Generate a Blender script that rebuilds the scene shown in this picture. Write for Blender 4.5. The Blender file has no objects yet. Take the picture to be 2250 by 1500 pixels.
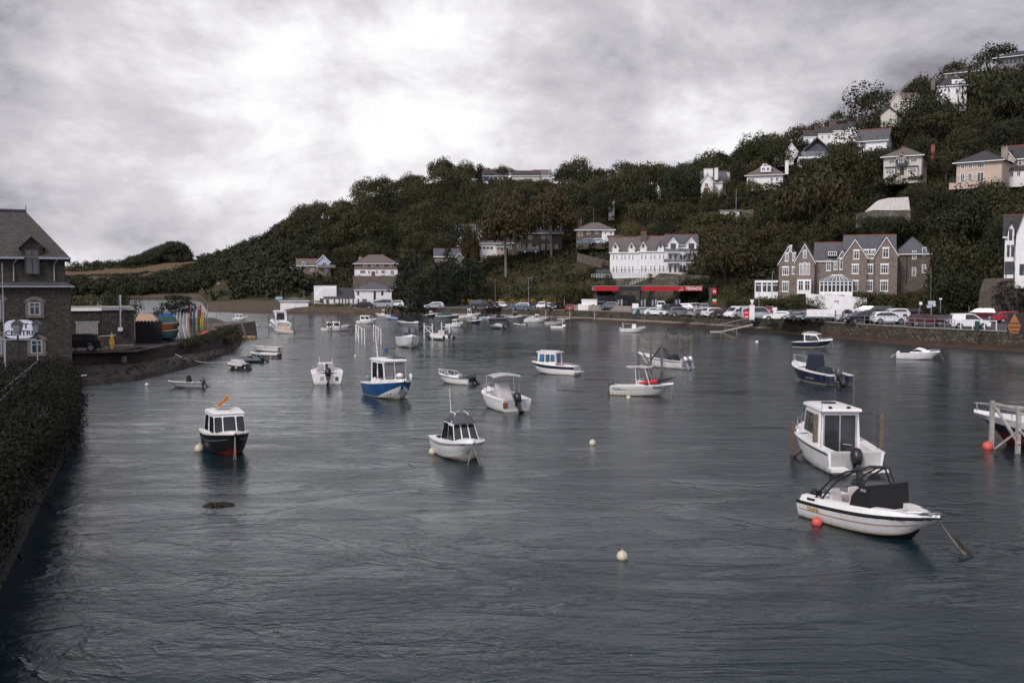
import bpy, math, random
import numpy as np
from mathutils import Vector, Matrix
random.seed(7); np.random.seed(7)
R = math.radians; PI = math.pi
S = bpy.context.scene
COL = S.collection
# ------------------------------------------------------------------ camera, sky, sun
F, CX, CY, HZ, CH = 2208.0, 1125.0, 750.0, 628.0, 7.0
PT = math.atan((CY-HZ)/F); CP, SP = math.cos(PT), math.sin(PT)
cd = bpy.data.cameras.new('camera'); cam = bpy.data.objects.new('camera', cd); COL.objects.link(cam)
cd.sensor_width = 36; cd.lens = 36*F/2250; cd.clip_end = 9000; cd.clip_start = .2
cam.location = (0, 0, CH); cam.rotation_euler = (PI/2-PT, 0, 0); S.camera = cam
SUN_EL, SUN_AZ = 40, -142       # azimuth measured from +Y towards +X
w = bpy.data.worlds.new('World'); S.world = w; w.use_nodes = True
wt = w.node_tree; wn = wt.nodes; wl = wt.links
for n in list(wn): wn.remove(n)
def N(t, typ, **k):
    n = t.nodes.new(typ)
    for a, b in k.items(): setattr(n, a, b)
    return n
def math_n(t, op, a, b=None, clamp=False):
    n = N(t, 'ShaderNodeMath', operation=op); n.use_clamp = clamp
    for i, v in enumerate((a, b)):
        if v is None: continue
        if isinstance(v, (int, float)): n.inputs[i].default_value = v
        else: t.links.new(v, n.inputs[i])
    return n.outputs[0]
def ramp(t, fac, pts, interp='LINEAR'):
    n = N(t, 'ShaderNodeValToRGB'); n.color_ramp.interpolation = interp
    e = n.color_ramp.elements
    while len(e) < len(pts): e.new(.5)
    for i, (p, c) in enumerate(pts):
        e[i].position = p; e[i].color = (*c, 1) if len(c) == 3 else c
    t.links.new(fac, n.inputs[0]); return n.outputs[0]
def mixc(t, fac, a, b, mode='MIX'):
    n = N(t, 'ShaderNodeMix', data_type='RGBA', blend_type=mode)
    for i, v in ((0, fac), (6, a), (7, b)):
        if isinstance(v, (int, float)): n.inputs[i].default_value = v
        elif isinstance(v, tuple): n.inputs[i].default_value = (*v, 1) if len(v) == 3 else v
        else: t.links.new(v, n.inputs[i])
    return n.outputs[2]
sky = N(wt, 'ShaderNodeTexSky', sky_type='NISHITA'); sky.sun_disc = False
sky.sun_elevation = R(SUN_EL); sky.sun_rotation = R(SUN_AZ)
tc = N(wt, 'ShaderNodeTexCoord'); sep = N(wt, 'ShaderNodeSeparateXYZ'); wl.new(tc.outputs['Generated'], sep.inputs[0])
zc = math_n(wt, 'MAXIMUM', sep.outputs[2], 0.0)
zz = math_n(wt, 'ADD', zc, .16)
cb = N(wt, 'ShaderNodeCombineXYZ')
wl.new(math_n(wt, 'DIVIDE', sep.outputs[0], zz), cb.inputs[0]); wl.new(math_n(wt, 'DIVIDE', sep.outputs[1], zz), cb.inputs[1])
def wnoise(scale, detail, rough, dist, off):
    mp = N(wt, 'ShaderNodeMapping'); mp.inputs[1].default_value = off; wl.new(cb.outputs[0], mp.inputs[0])
    n = N(wt, 'ShaderNodeTexNoise'); n.inputs['Scale'].default_value = scale; n.inputs['Detail'].default_value = detail
    n.inputs['Roughness'].default_value = rough; n.inputs['Distortion'].default_value = dist
    wl.new(mp.outputs[0], n.inputs[0]); return n.outputs[0]
SKYSEED = (3.1, 7.7, 0)
n1 = wnoise(.62, 7, .52, .25, SKYSEED); n2 = None
mp2 = N(wt, 'ShaderNodeMapping'); mp2.inputs[3].default_value = (4.6, 4.6, 7.6); mp2.inputs[1].default_value = (2.3, .7, 1.9); wl.new(tc.outputs['Generated'], mp2.inputs[0])
nn2 = N(wt, 'ShaderNodeTexNoise'); nn2.inputs['Scale'].default_value = 1.0; nn2.inputs['Detail'].default_value = 9; nn2.inputs['Roughness'].default_value = .62; nn2.inputs['Distortion'].default_value = .15
wl.new(mp2.outputs[0], nn2.inputs[0]); n2 = nn2.outputs[0]; n3 = wnoise(.35, 3, .5, .2, (1.5, 4.4, 2))
# brightness field of the cloud deck: it is thinnest (brightest) low in the north-west and heaviest to the sides and overhead-left
vd = N(wt, 'ShaderNodeVectorMath', operation='DOT_PRODUCT'); wl.new(tc.outputs['Generated'], vd.inputs[0])
vd.inputs[1].default_value = Vector((-.10, 1, .15)).normalized()
glow = N(wt, 'ShaderNodeMapRange'); glow.inputs[1].default_value = .90; glow.inputs[2].default_value = 1.0; glow.clamp = True
wl.new(vd.outputs['Value'], glow.inputs[0])
g2 = math_n(wt, 'POWER', glow.outputs[0], 1.35)
base = math_n(wt, 'ADD', math_n(wt, 'MULTIPLY', n1, .55), math_n(wt, 'MULTIPLY', n2, 1.15))
base = math_n(wt, 'SUBTRACT', base, .365)
base = math_n(wt, 'ADD', base, math_n(wt, 'MULTIPLY', g2, .47))
cc = ramp(wt, base, [(.34, (.15, .135, .165)), (.50, (.28, .27, .31)), (.62, (.47, .46, .50)), (.76, (.66, .64, .675)), (.90, (.90, .89, .91)), (1.0, (1.05, 1.05, 1.06))])
# gaps of pale sky
gap = ramp(wt, n3, [(.60, (0, 0, 0)), (.68, (1, 1, 1))])
gapf = math_n(wt, 'MULTIPLY', gap, .45)
skb = N(wt, 'ShaderNodeVectorMath', operation='SCALE'); skb.inputs[3].default_value = 1.0
wl.new(sky.outputs[0], skb.inputs[0])
# strength: Nishita at .1; the cloud deck is scaled to the same units
cl = N(wt, 'ShaderNodeVectorMath', operation='SCALE'); cl.inputs[3].default_value = 7.4
wl.new(cc, cl.inputs[0])
# brightness added to the unseen deck behind and above the camera, lighting the walls
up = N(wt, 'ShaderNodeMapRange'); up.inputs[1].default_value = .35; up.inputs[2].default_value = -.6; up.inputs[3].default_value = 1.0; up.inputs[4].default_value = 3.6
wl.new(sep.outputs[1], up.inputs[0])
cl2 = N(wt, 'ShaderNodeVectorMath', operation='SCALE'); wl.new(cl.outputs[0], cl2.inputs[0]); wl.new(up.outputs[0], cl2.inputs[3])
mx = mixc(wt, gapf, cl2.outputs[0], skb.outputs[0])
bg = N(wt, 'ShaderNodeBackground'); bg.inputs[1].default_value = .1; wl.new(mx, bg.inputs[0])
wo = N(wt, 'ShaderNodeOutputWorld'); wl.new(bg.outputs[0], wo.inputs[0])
sd = bpy.data.lights.new('sun', 'SUN'); sd.energy = 1.5; sd.angle = R(14); sd.color = (1, .95, .9)
so = bpy.data.objects.new('sun', sd); COL.objects.link(so)
sdir = Vector((math.sin(R(SUN_AZ))*math.cos(R(SUN_EL)), math.cos(R(SUN_AZ))*math.cos(R(SUN_EL)), math.sin(R(SUN_EL))))
so.rotation_euler = sdir.to_track_quat('Z', 'Y').to_euler(); so.location = sdir*50
S.view_settings.view_transform = 'Standard'; S.view_settings.look = 'None'; S.view_settings.exposure = .5; S.view_settings.gamma = 1
S.cycles.max_bounces = 5; S.cycles.diffuse_bounces = 2; S.cycles.glossy_bounces = 3; S.cycles.transmission_bounces = 4; S.cycles.transparent_max_bounces = 6
S.cycles.use_denoising = True; S.cycles.sample_clamp_indirect = 4
# ------------------------------------------------------------------ picture geometry
def ray(px, py):
    u = (px-CX)/F; v = (CY-py)/F; y = CP+v*SP
    return u/y, (v*CP-SP)/y
def W(px, py, z=0):
    sx, sz = ray(px, py); Y = (z-CH)/sz; return Vector((sx*Y, Y, z))
def P(px, py, Y):
    sx, sz = ray(px, py); return Vector((sx*Y, Y, CH+sz*Y))
def proj(x, y, z):
    dz = z-CH; f = y*CP-dz*SP; return CX+F*x/f, CY-F*(y*SP+dz*CP)/f
# ------------------------------------------------------------------ materials
MATS = {}
def newmat(name):
    m = bpy.data.materials.new(name); m.use_nodes = True; t = m.node_tree
    b = t.nodes['Principled BSDF']; return m, t, b
def coords(t, scale=(1, 1, 1), rot=(0, 0, 0)):
    c = N(t, 'ShaderNodeTexCoord'); mp = N(t, 'ShaderNodeMapping'); mp.inputs[3].default_value = scale; mp.inputs[2].default_value = rot
    t.links.new(c.outputs['Object'], mp.inputs[0]); return mp.outputs[0]
def noise(t, co, scale, detail=3, rough=.5, dist=0):
    n = N(t, 'ShaderNodeTexNoise'); n.inputs['Scale'].default_value = scale; n.inputs['Detail'].default_value = detail
    n.inputs['Roughness'].default_value = rough; n.inputs['Distortion'].default_value = dist
    t.links.new(co, n.inputs[0]); return n.outputs[0]
def bump(t, b, h, dist, strength=1):
    n = N(t, 'ShaderNodeBump'); n.inputs['Distance'].default_value = dist; n.inputs['Strength'].default_value = strength
    t.links.new(h, n.inputs['Height']); t.links.new(n.outputs[0], b.inputs['Normal']); return n
def paint(name, c, rough=.45, metal=0, var=.12, scale=3, bmp=0, dirt=None, wl_=False):
    if name in MATS: return MATS[name]
    m, t, b = newmat(name); co = coords(t)
    n = noise(t, co, scale, 5, .6)
    lo = tuple(max(0, x*(1-var)) for x in c); hi = tuple(min(1, x*(1+var*.6)) for x in c)
    out = ramp(t, n, [(.3, lo), (.7, hi)])
    if dirt:
        n2_ = noise(t, coords(t, (3, 3, .5)), 1.6, 5, .7)
        out = mixc(t, ramp(t, n2_, [(.5, (0, 0, 0)), (.75, (.75, .75, .75))]), out, dirt)
    if wl_:   # rust streaks and the weedy scum line at the waterline of a hull
        tz = N(t, 'ShaderNodeTexCoord'); sz_ = N(t, 'ShaderNodeSeparateXYZ'); t.links.new(tz.outputs['Object'], sz_.inputs[0])
        hgt = math_n(t, 'ADD', sz_.outputs[2], math_n(t, 'MULTIPLY', noise(t, coords(t, (2, 2, .3)), 3, 4, .7), .30))
        out = mixc(t, ramp(t, hgt, [(.17, (.8, .8, .8)), (.23, (.35, .35, .35)), (.42, (0, 0, 0))]), out, (.20, .17, .10))
        st_ = noise(t, coords(t, (7, 7, .35)), 1.0, 4, .7); out = mixc(t, ramp(t, st_, [(.55, (0, 0, 0)), (.78, (.4, .4, .4))]), out, (.42, .36, .28))
    t.links.new(out, b.inputs['Base Color']); b.inputs['Roughness'].default_value = rough; b.inputs['Metallic'].default_value = metal
    if bmp: bump(t, b, n, bmp)
    m.diffuse_color = (*c, 1); MATS[name] = m; return m
def stone(name, c1, c2, mortar, scale=1.6, zs=2.2, mort=.05, bd=.03, patch=None):
    if name in MATS: return MATS[name]
    m, t, b = newmat(name); co = coords(t, (1, 1, zs))
    v = N(t, 'ShaderNodeTexVoronoi'); v.inputs['Scale'].default_value = scale; t.links.new(co, v.inputs[0])
    v2 = N(t, 'ShaderNodeTexVoronoi', feature='DISTANCE_TO_EDGE'); v2.inputs['Scale'].default_value = scale; t.links.new(co, v2.inputs[0])
    sp = N(t, 'ShaderNodeSeparateColor'); t.links.new(v.outputs['Color'], sp.inputs[0])
    c = mixc(t, sp.outputs[0], c1, c2)
    c = mixc(t, math_n(t, 'MULTIPLY', noise(t, co, scale*3, 3, .7), .5), c, tuple(x*.5 for x in c1))
    e = ramp(t, v2.outputs[0], [(mort*.4, (1, 1, 1)), (mort, (0, 0, 0))])
    c = mixc(t, e, c, mortar)
    if patch:
        pn = ramp(t, noise(t, coords(t), patch[1], 4, .65), [(.45, (0, 0, 0)), (.62, (.85, .85, .85))]); c = mixc(t, pn, c, patch[0])
    t.links.new(c, b.inputs['Base Color']); b.inputs['Roughness'].default_value = .9
    bump(t, b, v2.outputs[0], bd); MATS[name] = m; return m
def slate(name, c, rows=1.6, moss=.25):
    if name in MATS: return MATS[name]
    m, t, b = newmat(name); tcn = N(t, 'ShaderNodeTexCoord')
    sx = N(t, 'ShaderNodeSeparateXYZ'); t.links.new(tcn.outputs['Object'], sx.inputs[0])
    cbn = N(t, 'ShaderNodeCombineXYZ'); t.links.new(math_n(t, 'ADD', sx.outputs[0], sx.outputs[1]), cbn.inputs[0]); t.links.new(sx.outputs[2], cbn.inputs[1])
    br = N(t, 'ShaderNodeTexBrick'); br.inputs['Scale'].default_value = rows; br.inputs['Mortar Size'].default_value = .03
    br.inputs['Color1'].default_value = (*[x*.75 for x in c], 1); br.inputs['Color2'].default_value = (*[min(1, x*1.3) for x in c], 1)
    br.inputs['Mortar'].default_value = (*[x*.35 for x in c], 1)
    t.links.new(cbn.outputs[0], br.inputs[0])
    n = noise(t, tcn.outputs['Object'], 1.1, 5, .7)
    o = mixc(t, ramp(t, n, [(.45, (0, 0, 0)), (.8, (moss, moss, moss))]), br.outputs[0], (.16, .13, .06))
    o = mixc(t, math_n(t, 'MULTIPLY', noise(t, tcn.outputs['Object'], 5, 3), .5), o, tuple(x*.6 for x in c))
    t.links.new(o, b.inputs['Base Color']); b.inputs['Roughness'].default_value = .7
    bump(t, b, br.outputs['Fac'], .02).invert = True; MATS[name] = m; return m
def foliage(name, cols, rough=.7, nscale=.35):
    if name in MATS: return MATS[name]
    m, t, b = newmat(name); oi = N(t, 'ShaderNodeObjectInfo'); co = coords(t)
    cols = cols if len(cols) > 1 else cols*2; pts = [(i/(len(cols)-1), c) for i, c in enumerate(cols)]
    a = ramp(t, oi.outputs['Random'], pts)
    geo = N(t, 'ShaderNodeNewGeometry')
    n = noise(t, co, nscale, 4, .65)
    k = math_n(t, 'ADD', math_n(t, 'MULTIPLY', geo.outputs['Random Per Island'], .25), math_n(t, 'MULTIPLY', n, 1.0))
    c2 = mixc(t, k, (.35, .38, .32), (1.35, 1.3, 1.1))
    o = mixc(t, 1.0, a, c2, 'MULTIPLY')
    t.links.new(o, b.inputs['Base Color']); b.inputs['Roughness'].default_value = rough
    b.inputs['Specular IOR Level'].default_value = .25
    MATS[name] = m; return m
WHITE = paint('white_gelcoat', (.76, .75, .735), .34, var=.08, scale=2, wl_=True)
CREAM = paint('off_white_gelcoat', (.64, .61, .56), .4, var=.12, wl_=True)
DWHITE = paint('weathered_white', (.66, .63, .60), .5, var=.2, dirt=(.3, .26, .2))
NAVY = paint('navy_paint', (.012, .018, .045), .28, var=.3, wl_=True)
BLUE = paint('blue_paint', (.02, .09, .24), .35, var=.3)
LBLUE = paint('light_blue', (.25, .45, .55), .5)
BLACK = paint('black_plastic', (.012, .012, .014), .35)
MATTE = paint('matt_black_cloth', (.010, .010, .011), .95)
DCLOTH = paint('navy_cloth', (.012, .018, .03), .85)
GCLOTH = paint('grey_cloth', (.42, .40, .40), .9, var=.15)
DGCLOTH = paint('dark_grey_cloth', (.07, .075, .085), .85)
TCLOTH = paint('tan_cloth', (.50, .32, .23), .9)
GRCLOTH = paint('green_cloth', (.02, .06, .06), .9)
REDP = paint('red_antifoul', (.16, .012, .012), .6, var=.4)
RED = paint('red_paint', (.55, .02, .03), .4)
GREYP = paint('grey_paint', (.24, .26, .29), .4)
DGREY = paint('dark_grey_paint', (.06, .065, .075), .4)
SILVER = paint('steel', (.6, .6, .62), .25, .9)
RIBG = paint('grey_rubber', (.10, .11, .125), .7)
CRIM = paint('off_white_rubber', (.62, .60, .58), .6)
WOODV = paint('varnished_wood', (.19, .06, .025), .4, var=.35, scale=8)
WOODG = paint('weathered_timber', (.15, .115, .09), .85, var=.4, scale=6)
WOODP = paint('pale_timber', (.36, .33, .30), .8, var=.35, scale=5)
ROPE = paint('rope', (.30, .26, .20), .9)
GROPE = paint('green_rope', (.12, .32, .30), .9)
YEL = paint('yellow_paint', (.55, .30, .045), .5)
ORG = paint('orange_plastic', (.62, .10, .075), .5, var=.2)
BUOY = paint('cream_buoy', (.62, .56, .42), .5, var=.2, dirt=(.2, .16, .09))
SEAT = paint('pale_vinyl', (.58, .53, .51), .55)
SOLAR = paint('solar_panel', (.015, .02, .035), .15)
TYRE = paint('tyre', (.02, .02, .02), .85)
RIM = paint('alloy', (.35, .35, .37), .35, .8)
LAMPR = paint('tail_lamp', (.28, .01, .015), .2)
LAMPW = paint('head_lamp', (.75, .77, .8), .12)
PLATE = paint('number_plate', (.5, .36, .06), .5)
def glassm(name, c, rough=.06):
    m, t, b = newmat(name); n = noise(t, coords(t), .9, 2)
    t.links.new(ramp(t, n, [(.35, tuple(x*.6 for x in c)), (.7, tuple(x*1.6 for x in c))]), b.inputs['Base Color'])
    b.inputs['Roughness'].default_value = rough; b.inputs['Specular IOR Level'].default_value = .6; MATS[name] = m; return m
GLASS = glassm('tinted_glass', (.02, .022, .026)); HGLASS = glassm('window_glass', (.03, .032, .036), .12); BGLASS = glassm('blue_window_blind', (.03, .14, .36), .3)
CGLASS = glassm('pale_screen', (.12, .13, .14), .08)
# stones and roofs
LST = stone('rubble_stone', (.17, .135, .11), (.08, .065, .055), (.045, .038, .03), 2.6, 1.9)
DST = stone('dark_rubble_stone', (.085, .074, .064), (.024, .020, .018), (.010, .009, .008), 3.4, 2.4, .07, .03, patch=((.020, .018, .010), .3))
QST = stone('quay_stone', (.15, .12, .09), (.04, .034, .026), (.010, .009, .007), 1.9, 1.5, .10, .14, patch=((.03, .028, .014), .35))
HST = stone('dressed_brown_stone', (.29, .235, .20), (.135, .105, .088), (.09, .075, .064), 2.6, 2.6, .05, .01)
CST = stone('retaining_stone', (.25, .21, .18), (.10, .085, .072), (.045, .038, .032), 1.5, 1.6, .08, .08, patch=((.06, .05, .03), .3))
SLATE = slate('slate', (.115, .118, .135)); SLATEB = slate('brown_slate', (.17, .14, .13)); SLATED = slate('dark_slate', (.05, .052, .062), moss=.4)
RENDW = paint('white_render', (.76, .75, .745), .8, var=.07, scale=.6, dirt=(.5, .47, .43))
RENDC = paint('cream_render', (.50, .395, .32), .85, var=.12, scale=.5, dirt=(.33, .27, .22))
RENDY = paint('pale_cream_render', (.54, .50, .43), .85, var=.12, scale=.5, dirt=(.36, .32, .27))
RENDB = paint('blue_render', (.38, .43, .56), .8, var=.08)
RENDG = paint('grey_block', (.20, .19, .185), .85, var=.2)
BRICKD = paint('dark_cladding', (.05, .06, .075), .7)
RIDGE = paint('red_ridge_tile', (.26, .07, .05), .8)
UPVC = paint('white_frame', (.78, .78, .77), .4, var=.04)
BLKF = paint('black_frame', (.012, .012, .014), .4)
LEADP = paint('gutter_paint', (.22, .25, .28), .5)
CONC = paint('concrete', (.27, .245, .215), .9, var=.25, scale=1.2, dirt=(.10, .085, .07))
BARK = paint('bark', (.05, .04, .032), .95, var=.4, scale=4)
PBARK = paint('pale_bark', (.20, .18, .16), .95, var=.4, scale=4)
# ------------------------------------------------------------------ mesh builder
class MB:
    def __init__(s): s.v = []; s.f = []; s.m = []; s.mats = []
    def mi(s, mat):
        if mat not in s.mats: s.mats.append(mat)
        return s.mats.index(mat)
    def add(s, vs, fs, mat):
        o = len(s.v); k = s.mi(mat); s.v += [tuple(v) for v in vs]
        for f in fs: s.f.append([i+o for i in f]); s.m.append(k)
        return s
    def poly(s, pts, mat): return s.add(pts, [range(len(pts))], mat)
    def hexa(s, b, t, mat):
        return s.add(list(b)+list(t), [(3, 2, 1, 0), (4, 5, 6, 7), (0, 1, 5, 4), (1, 2, 6, 5), (2, 3, 7, 6), (3, 0, 4, 7)], mat)
    def box(s, x0, x1, y0, y1, z0, z1, mat, tx=0, ty=0):
        return s.hexa([(x0, y0, z0), (x1, y0, z0), (x1, y1, z0), (x0, y1, z0)],
                      [(x0+tx, y0+ty, z1), (x1-tx, y0+ty, z1), (x1-tx, y1-ty, z1), (x0+tx, y1-ty, z1)], mat)
    def cyl(s, p0, p1, r0, mat, r1=None, n=8, cap=True):
        p0 = Vector(p0); p1 = Vector(p1); r1 = r0 if r1 is None else r1
        d = (p1-p0).normalized(); a = d.orthogonal().normalized(); b = d.cross(a)
        vs = []
        for p, r in ((p0, r0), (p1, r1)):
            for i in range(n):
                t = 2*PI*i/n; vs.append(p+(a*math.cos(t)+b*math.sin(t))*r)
        fs = [(i, (i+1) % n, n+(i+1) % n, n+i) for i in range(n)]
        if cap: fs += [tuple(range(n-1, -1, -1)), tuple(range(n, 2*n))]
        return s.add(vs, fs, mat)
    def tube(s, pts, r, mat, n=5):
        for a, b in zip(pts[:-1], pts[1:]): s.cyl(a, b, r, mat, n=n)
        return s
    def loft(s, rings, mat, closed=True, caps=True, mats=None):
        n = len(rings[0]); o = len(s.v)
        for r in rings: s.v += [tuple(v) for v in r]
        e = n if closed else n-1
        for i in range(len(rings)-1):
            for j in range(e):
                s.f.append([o+i*n+j, o+i*n+(j+1) % n, o+(i+1)*n+(j+1) % n, o+(i+1)*n+j]); s.m.append(s.mi(mats[j] if mats else mat))
        if caps and closed:
            s.f.append([o+j for j in range(n-1, -1, -1)]); s.m.append(s.mi(mat))
            q = o+(len(rings)-1)*n; s.f.append([q+j for j in range(n)]); s.m.append(s.mi(mat))
        return s
    def ball(s, c, r, mat, n=12, k=8, sz=1.0):
        rings = []
        for i in range(k+1):
            a = PI*i/k; rr = max(.001, math.sin(a))*r
            rings.append([(c[0]+rr*math.cos(2*PI*j/n), c[1]+rr*math.sin(2*PI*j/n), c[2]-math.cos(a)*r*sz) for j in range(n)])
        return s.loft(rings, mat)
    def prism(s, pts, a, b, mat, axis='y'):
        f = {'y': lambda p, q: (p[0], q, p[1]), 'x': lambda p, q: (q, p[0], p[1]), 'z': lambda p, q: (p[0], p[1], q)}[axis]
        n = len(pts); return s.add([f(p, a) for p in pts]+[f(p, b) for p in pts],
            [tuple(range(n)), tuple(range(2*n-1, n-1, -1))]+[(i, i+n, (i+1) % n+n, (i+1) % n) for i in range(n)], mat)
    def build(s, name, parent=None, smooth=False, loc=None):
        me = bpy.data.meshes.new(name); me.from_pydata(s.v, [], s.f)
        for m in s.mats: me.materials.append(m)
        if len(s.mats) > 1: me.polygons.foreach_set('material_index', s.m)
        if smooth:
            me.polygons.foreach_set('use_smooth', [True]*len(me.polygons))
            if smooth != 'all': me.set_sharp_from_angle(angle=R(38))
        me.validate(); me.update()
        o = bpy.data.objects.new(name, me); COL.objects.link(o)
        if parent is not None: o.parent = parent
        if loc is not None: o.location = loc
        return o
def tag(o, label=None, cat=None, group=None, kind=None):
    for k, v in (('label', label), ('category', cat), ('group', group), ('kind', kind)):
        if v: o[k] = v
    return o
def empty(name, label, cat, loc, rz=0, group=None):
    o = bpy.data.objects.new(name, None); COL.objects.link(o); o.location = loc; o.rotation_euler = (0, 0, rz); o.empty_display_size = .3
    return tag(o, label, cat, group)
def copy_tree(o, parent=None):
    c = o.copy(); COL.objects.link(c)
    if parent is not None: c.parent = parent
    for ch in o.children: copy_tree(ch, c)
    return c
def textmesh(txt, size, mat, parent, loc, rot, name='lettering', ext=.01, sx=1, bold=0):
    cu = bpy.data.curves.new('t', 'FONT'); cu.body = txt; cu.size = size; cu.extrude = ext; cu.align_x = 'CENTER'; cu.align_y = 'CENTER'; cu.offset = bold; cu.resolution_u = 3
    ob = bpy.data.objects.new('t', cu); COL.objects.link(ob); dg = bpy.context.evaluated_depsgraph_get(); dg.update()
    me = bpy.data.meshes.new_from_object(ob.evaluated_get(dg)); bpy.data.objects.remove(ob)
    me.materials.clear(); me.materials.append(mat)
    o = bpy.data.objects.new(name, me); COL.objects.link(o); o.parent = parent; o.location = loc; o.rotation_euler = rot; o.scale = (sx, 1, 1)
    return o
def lerp(a, b, t): return a+(b-a)*t
def smooth01(t): t = max(0, min(1, t)); return t*t*(3-2*t)
# ------------------------------------------------------------------ terrain
# columns of the far bank: azimuth (as px of the horizon), shoreline distance, then (distance, height) up the hill
COLS = [
 (-900, 560, [(600, 3), (700, 8), (800, 14), (900, 20), (1050, 27), (1600, 20)]),
 (150, 560, [(600, 3), (700, 8), (800, 14), (900, 20), (1050, 27), (1600, 20)]),
 (300, 560, [(600, 3), (700, 7), (800, 14), (900, 22), (1000, 29.5), (1600, 22)]),
 (400, 545, [(580, 3), (680, 10), (780, 17), (880, 25), (1000, 33), (1600, 26)]),
 (436, 520, [(560, 3), (660, 9), (760, 15), (860, 24), (1000, 32.5), (1600, 26)]),
 (456, 275, [(345, 1.6), (500, 1.8), (590, 6), (720, 17), (900, 28), (1500, 30)]),
 (560, 255, [(330, 2.6), (400, 9), (470, 15), (550, 22), (640, 26), (1300, 24)]),
 (640, 249, [(285, 3), (310, 9), (370, 18), (430, 25), (520, 30), (1200, 30)]),
 (680, 247, [(283, 3), (310, 10), (350, 18), (380, 26), (415, 31), (1200, 34)]),
 (820, 241, [(288, 2.8), (305, 10.5), (340, 18), (370, 30), (415, 41), (1200, 42)]),
 (1000, 231, [(262, 2.6), (285, 12), (300, 17), (350, 33), (405, 49), (1200, 46)]),
 (1150, 217, [(245, 2.6), (262, 11), (290, 17), (340, 33), (405, 47), (1200, 46)]),
 (1300, 200, [(230, 2.5), (248, 11), (272, 18.5), (310, 29), (390, 45), (1200, 46)]),
 (1440, 182, [(221, 2.4), (226, 9.3), (254, 17), (290, 30), (350, 40), (1200, 44)]),
 (1600, 163, [(200, 2.6), (220, 9), (250, 21), (290, 33), (340, 44), (1200, 46)]),
 (1750, 145, [(184, 3), (196, 6), (225, 17), (270, 35), (320, 49), (1200, 50)]),
 (1850, 133, [(178, 3), (196, 6), (222, 17), (265, 37), (318, 53), (1200, 54)]),
 (2000, 119, [(168, 2.6), (190, 7), (215, 24), (250, 40), (305, 60), (1200, 62)]),
 (2150, 111, [(157, 2.6), (175, 9), (210, 26), (250, 46), (305, 69), (1200, 72)]),
 (2250, 106, [(150, 2.6), (167, 9), (205, 27), (255, 50), (320, 75), (1200, 78)]),
 (3200, 60, [(95, 2.6), (110, 9), (150, 27), (210, 50), (300, 72), (1200, 78)]),
 (4800, 20, [(45, 2.6), (60, 9), (100, 27), (170, 50), (280, 72), (1200, 78)])]
def colat(px):
    px = max(COLS[0][0], min(COLS[-1][0]-1e-3, px))
    for a, b in zip(COLS[:-1], COLS[1:]):
        if a[0] <= px < b[0]:
            t = (px-a[0])/(b[0]-a[0]); return lerp(a[1], b[1], t), [(lerp(p[0], q[0], t), lerp(p[1], q[1], t)) for p, q in zip(a[2], b[2])]
def quayz(px): return 1.9
def gz(px, d):
    d0, h = colat(px)
    if d < d0+3.4: return lerp(-.1, .45, (d-d0)/3.4)
    pts = [(d0+3.9, 1.9)]+h
    for a, b in zip(pts[:-1], pts[1:]):
        if d <= b[0]:
            t = (d-a[0])/(b[0]-a[0]); return lerp(a[1], b[1], t)
    return pts[-1][1]
def hn(x, y):
    return (math.sin(x*.11+1.3)*math.cos(y*.093)+.6*math.sin(x*.23+y*.19)+.4*math.sin(x*.051-y*.07))*.8
def XY(px, d): return ((px-CX)/F*d, d)
def pxof(x, y): return CX+F*x/y
pxs = [-900, -600, -300, 0, 100]+list(range(150, 440, 30))+[436, 446, 456]+list(range(470, 2300, 20))+list(range(2300, 4800, 150))
def grid(rowfun, name, mat, kind='structure', smooth=True):
    mb = MB(); rows = [rowfun(px) for px in pxs]; n = len(rows[0])
    for r in rows: mb.v += r
    k = mb.mi(mat)
    for i in range(len(rows)-1):
        for j in range(n-1):
            mb.f.append([i*n+j, (i+1)*n+j, (i+1)*n+j+1, i*n+j+1]); mb.m.append(k)
    o = mb.build(name, smooth='all' if smooth else False); tag(o, kind=kind); return o
# hillside + fields material
m, t, b = newmat('hill_ground'); co = coords(t)
n_a = noise(t, co, .02, 5, .6); n_b = noise(t, co, .9, 5, .7)
g = mixc(t, n_b, (.026, .027, .011), (.062, .058, .024))
g = mixc(t, ramp(t, noise(t, co, .06, 4, .6), [(.45, (0, 0, 0)), (.65, (.8, .8, .8))]), g, (.055, .036, .02))
# field mosaic far away
fv = N(t, 'ShaderNodeTexVoronoi'); fv.inputs['Scale'].default_value = .006; t.links.new(co, fv.inputs[0])
fs_ = N(t, 'ShaderNodeSeparateColor'); t.links.new(fv.outputs['Color'], fs_.inputs[0])
fld = ramp(t, fs_.outputs[0], [(0, (.085, .07, .035)), (.35, (.13, .085, .05)), (.6, (.065, .065, .028)), (1, (.15, .105, .06))], 'CONSTANT')
fld = mixc(t, math_n(t, 'MULTIPLY', n_b, .3), fld, (.05, .045, .02))
sx = N(t, 'ShaderNodeSeparateXYZ'); t.links.new(co, sx.inputs[0])
far = N(t, 'ShaderNodeMapRange'); far.inputs[1].default_value = 640; far.inputs[2].default_value = 660; t.links.new(sx.outputs[1], far.inputs[0])
left = N(t, 'ShaderNodeMapRange'); left.inputs[1].default_value = -120; left.inputs[2].default_value = -140; t.links.new(sx.outputs[0], left.inputs[0])
g = mixc(t, math_n(t, 'MULTIPLY', far.outputs[0], left.outputs[0]), g, fld)
t.links.new(g, b.inputs['Base Color']); b.inputs['Roughness'].default_value = .95; b.inputs['Specular IOR Level'].default_value = .2; bump(t, b, n_b, .4)
HILL = m
m, t, b = newmat('asphalt'); co = coords(t); n_ = noise(t, co, .5, 6, .7)
t.links.new(ramp(t, n_, [(.3, (.035, .036, .04)), (.7, (.075, .076, .08))]), b.inputs['Base Color']); b.inputs['Roughness'].default_value = .75; ASPH = m
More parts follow.
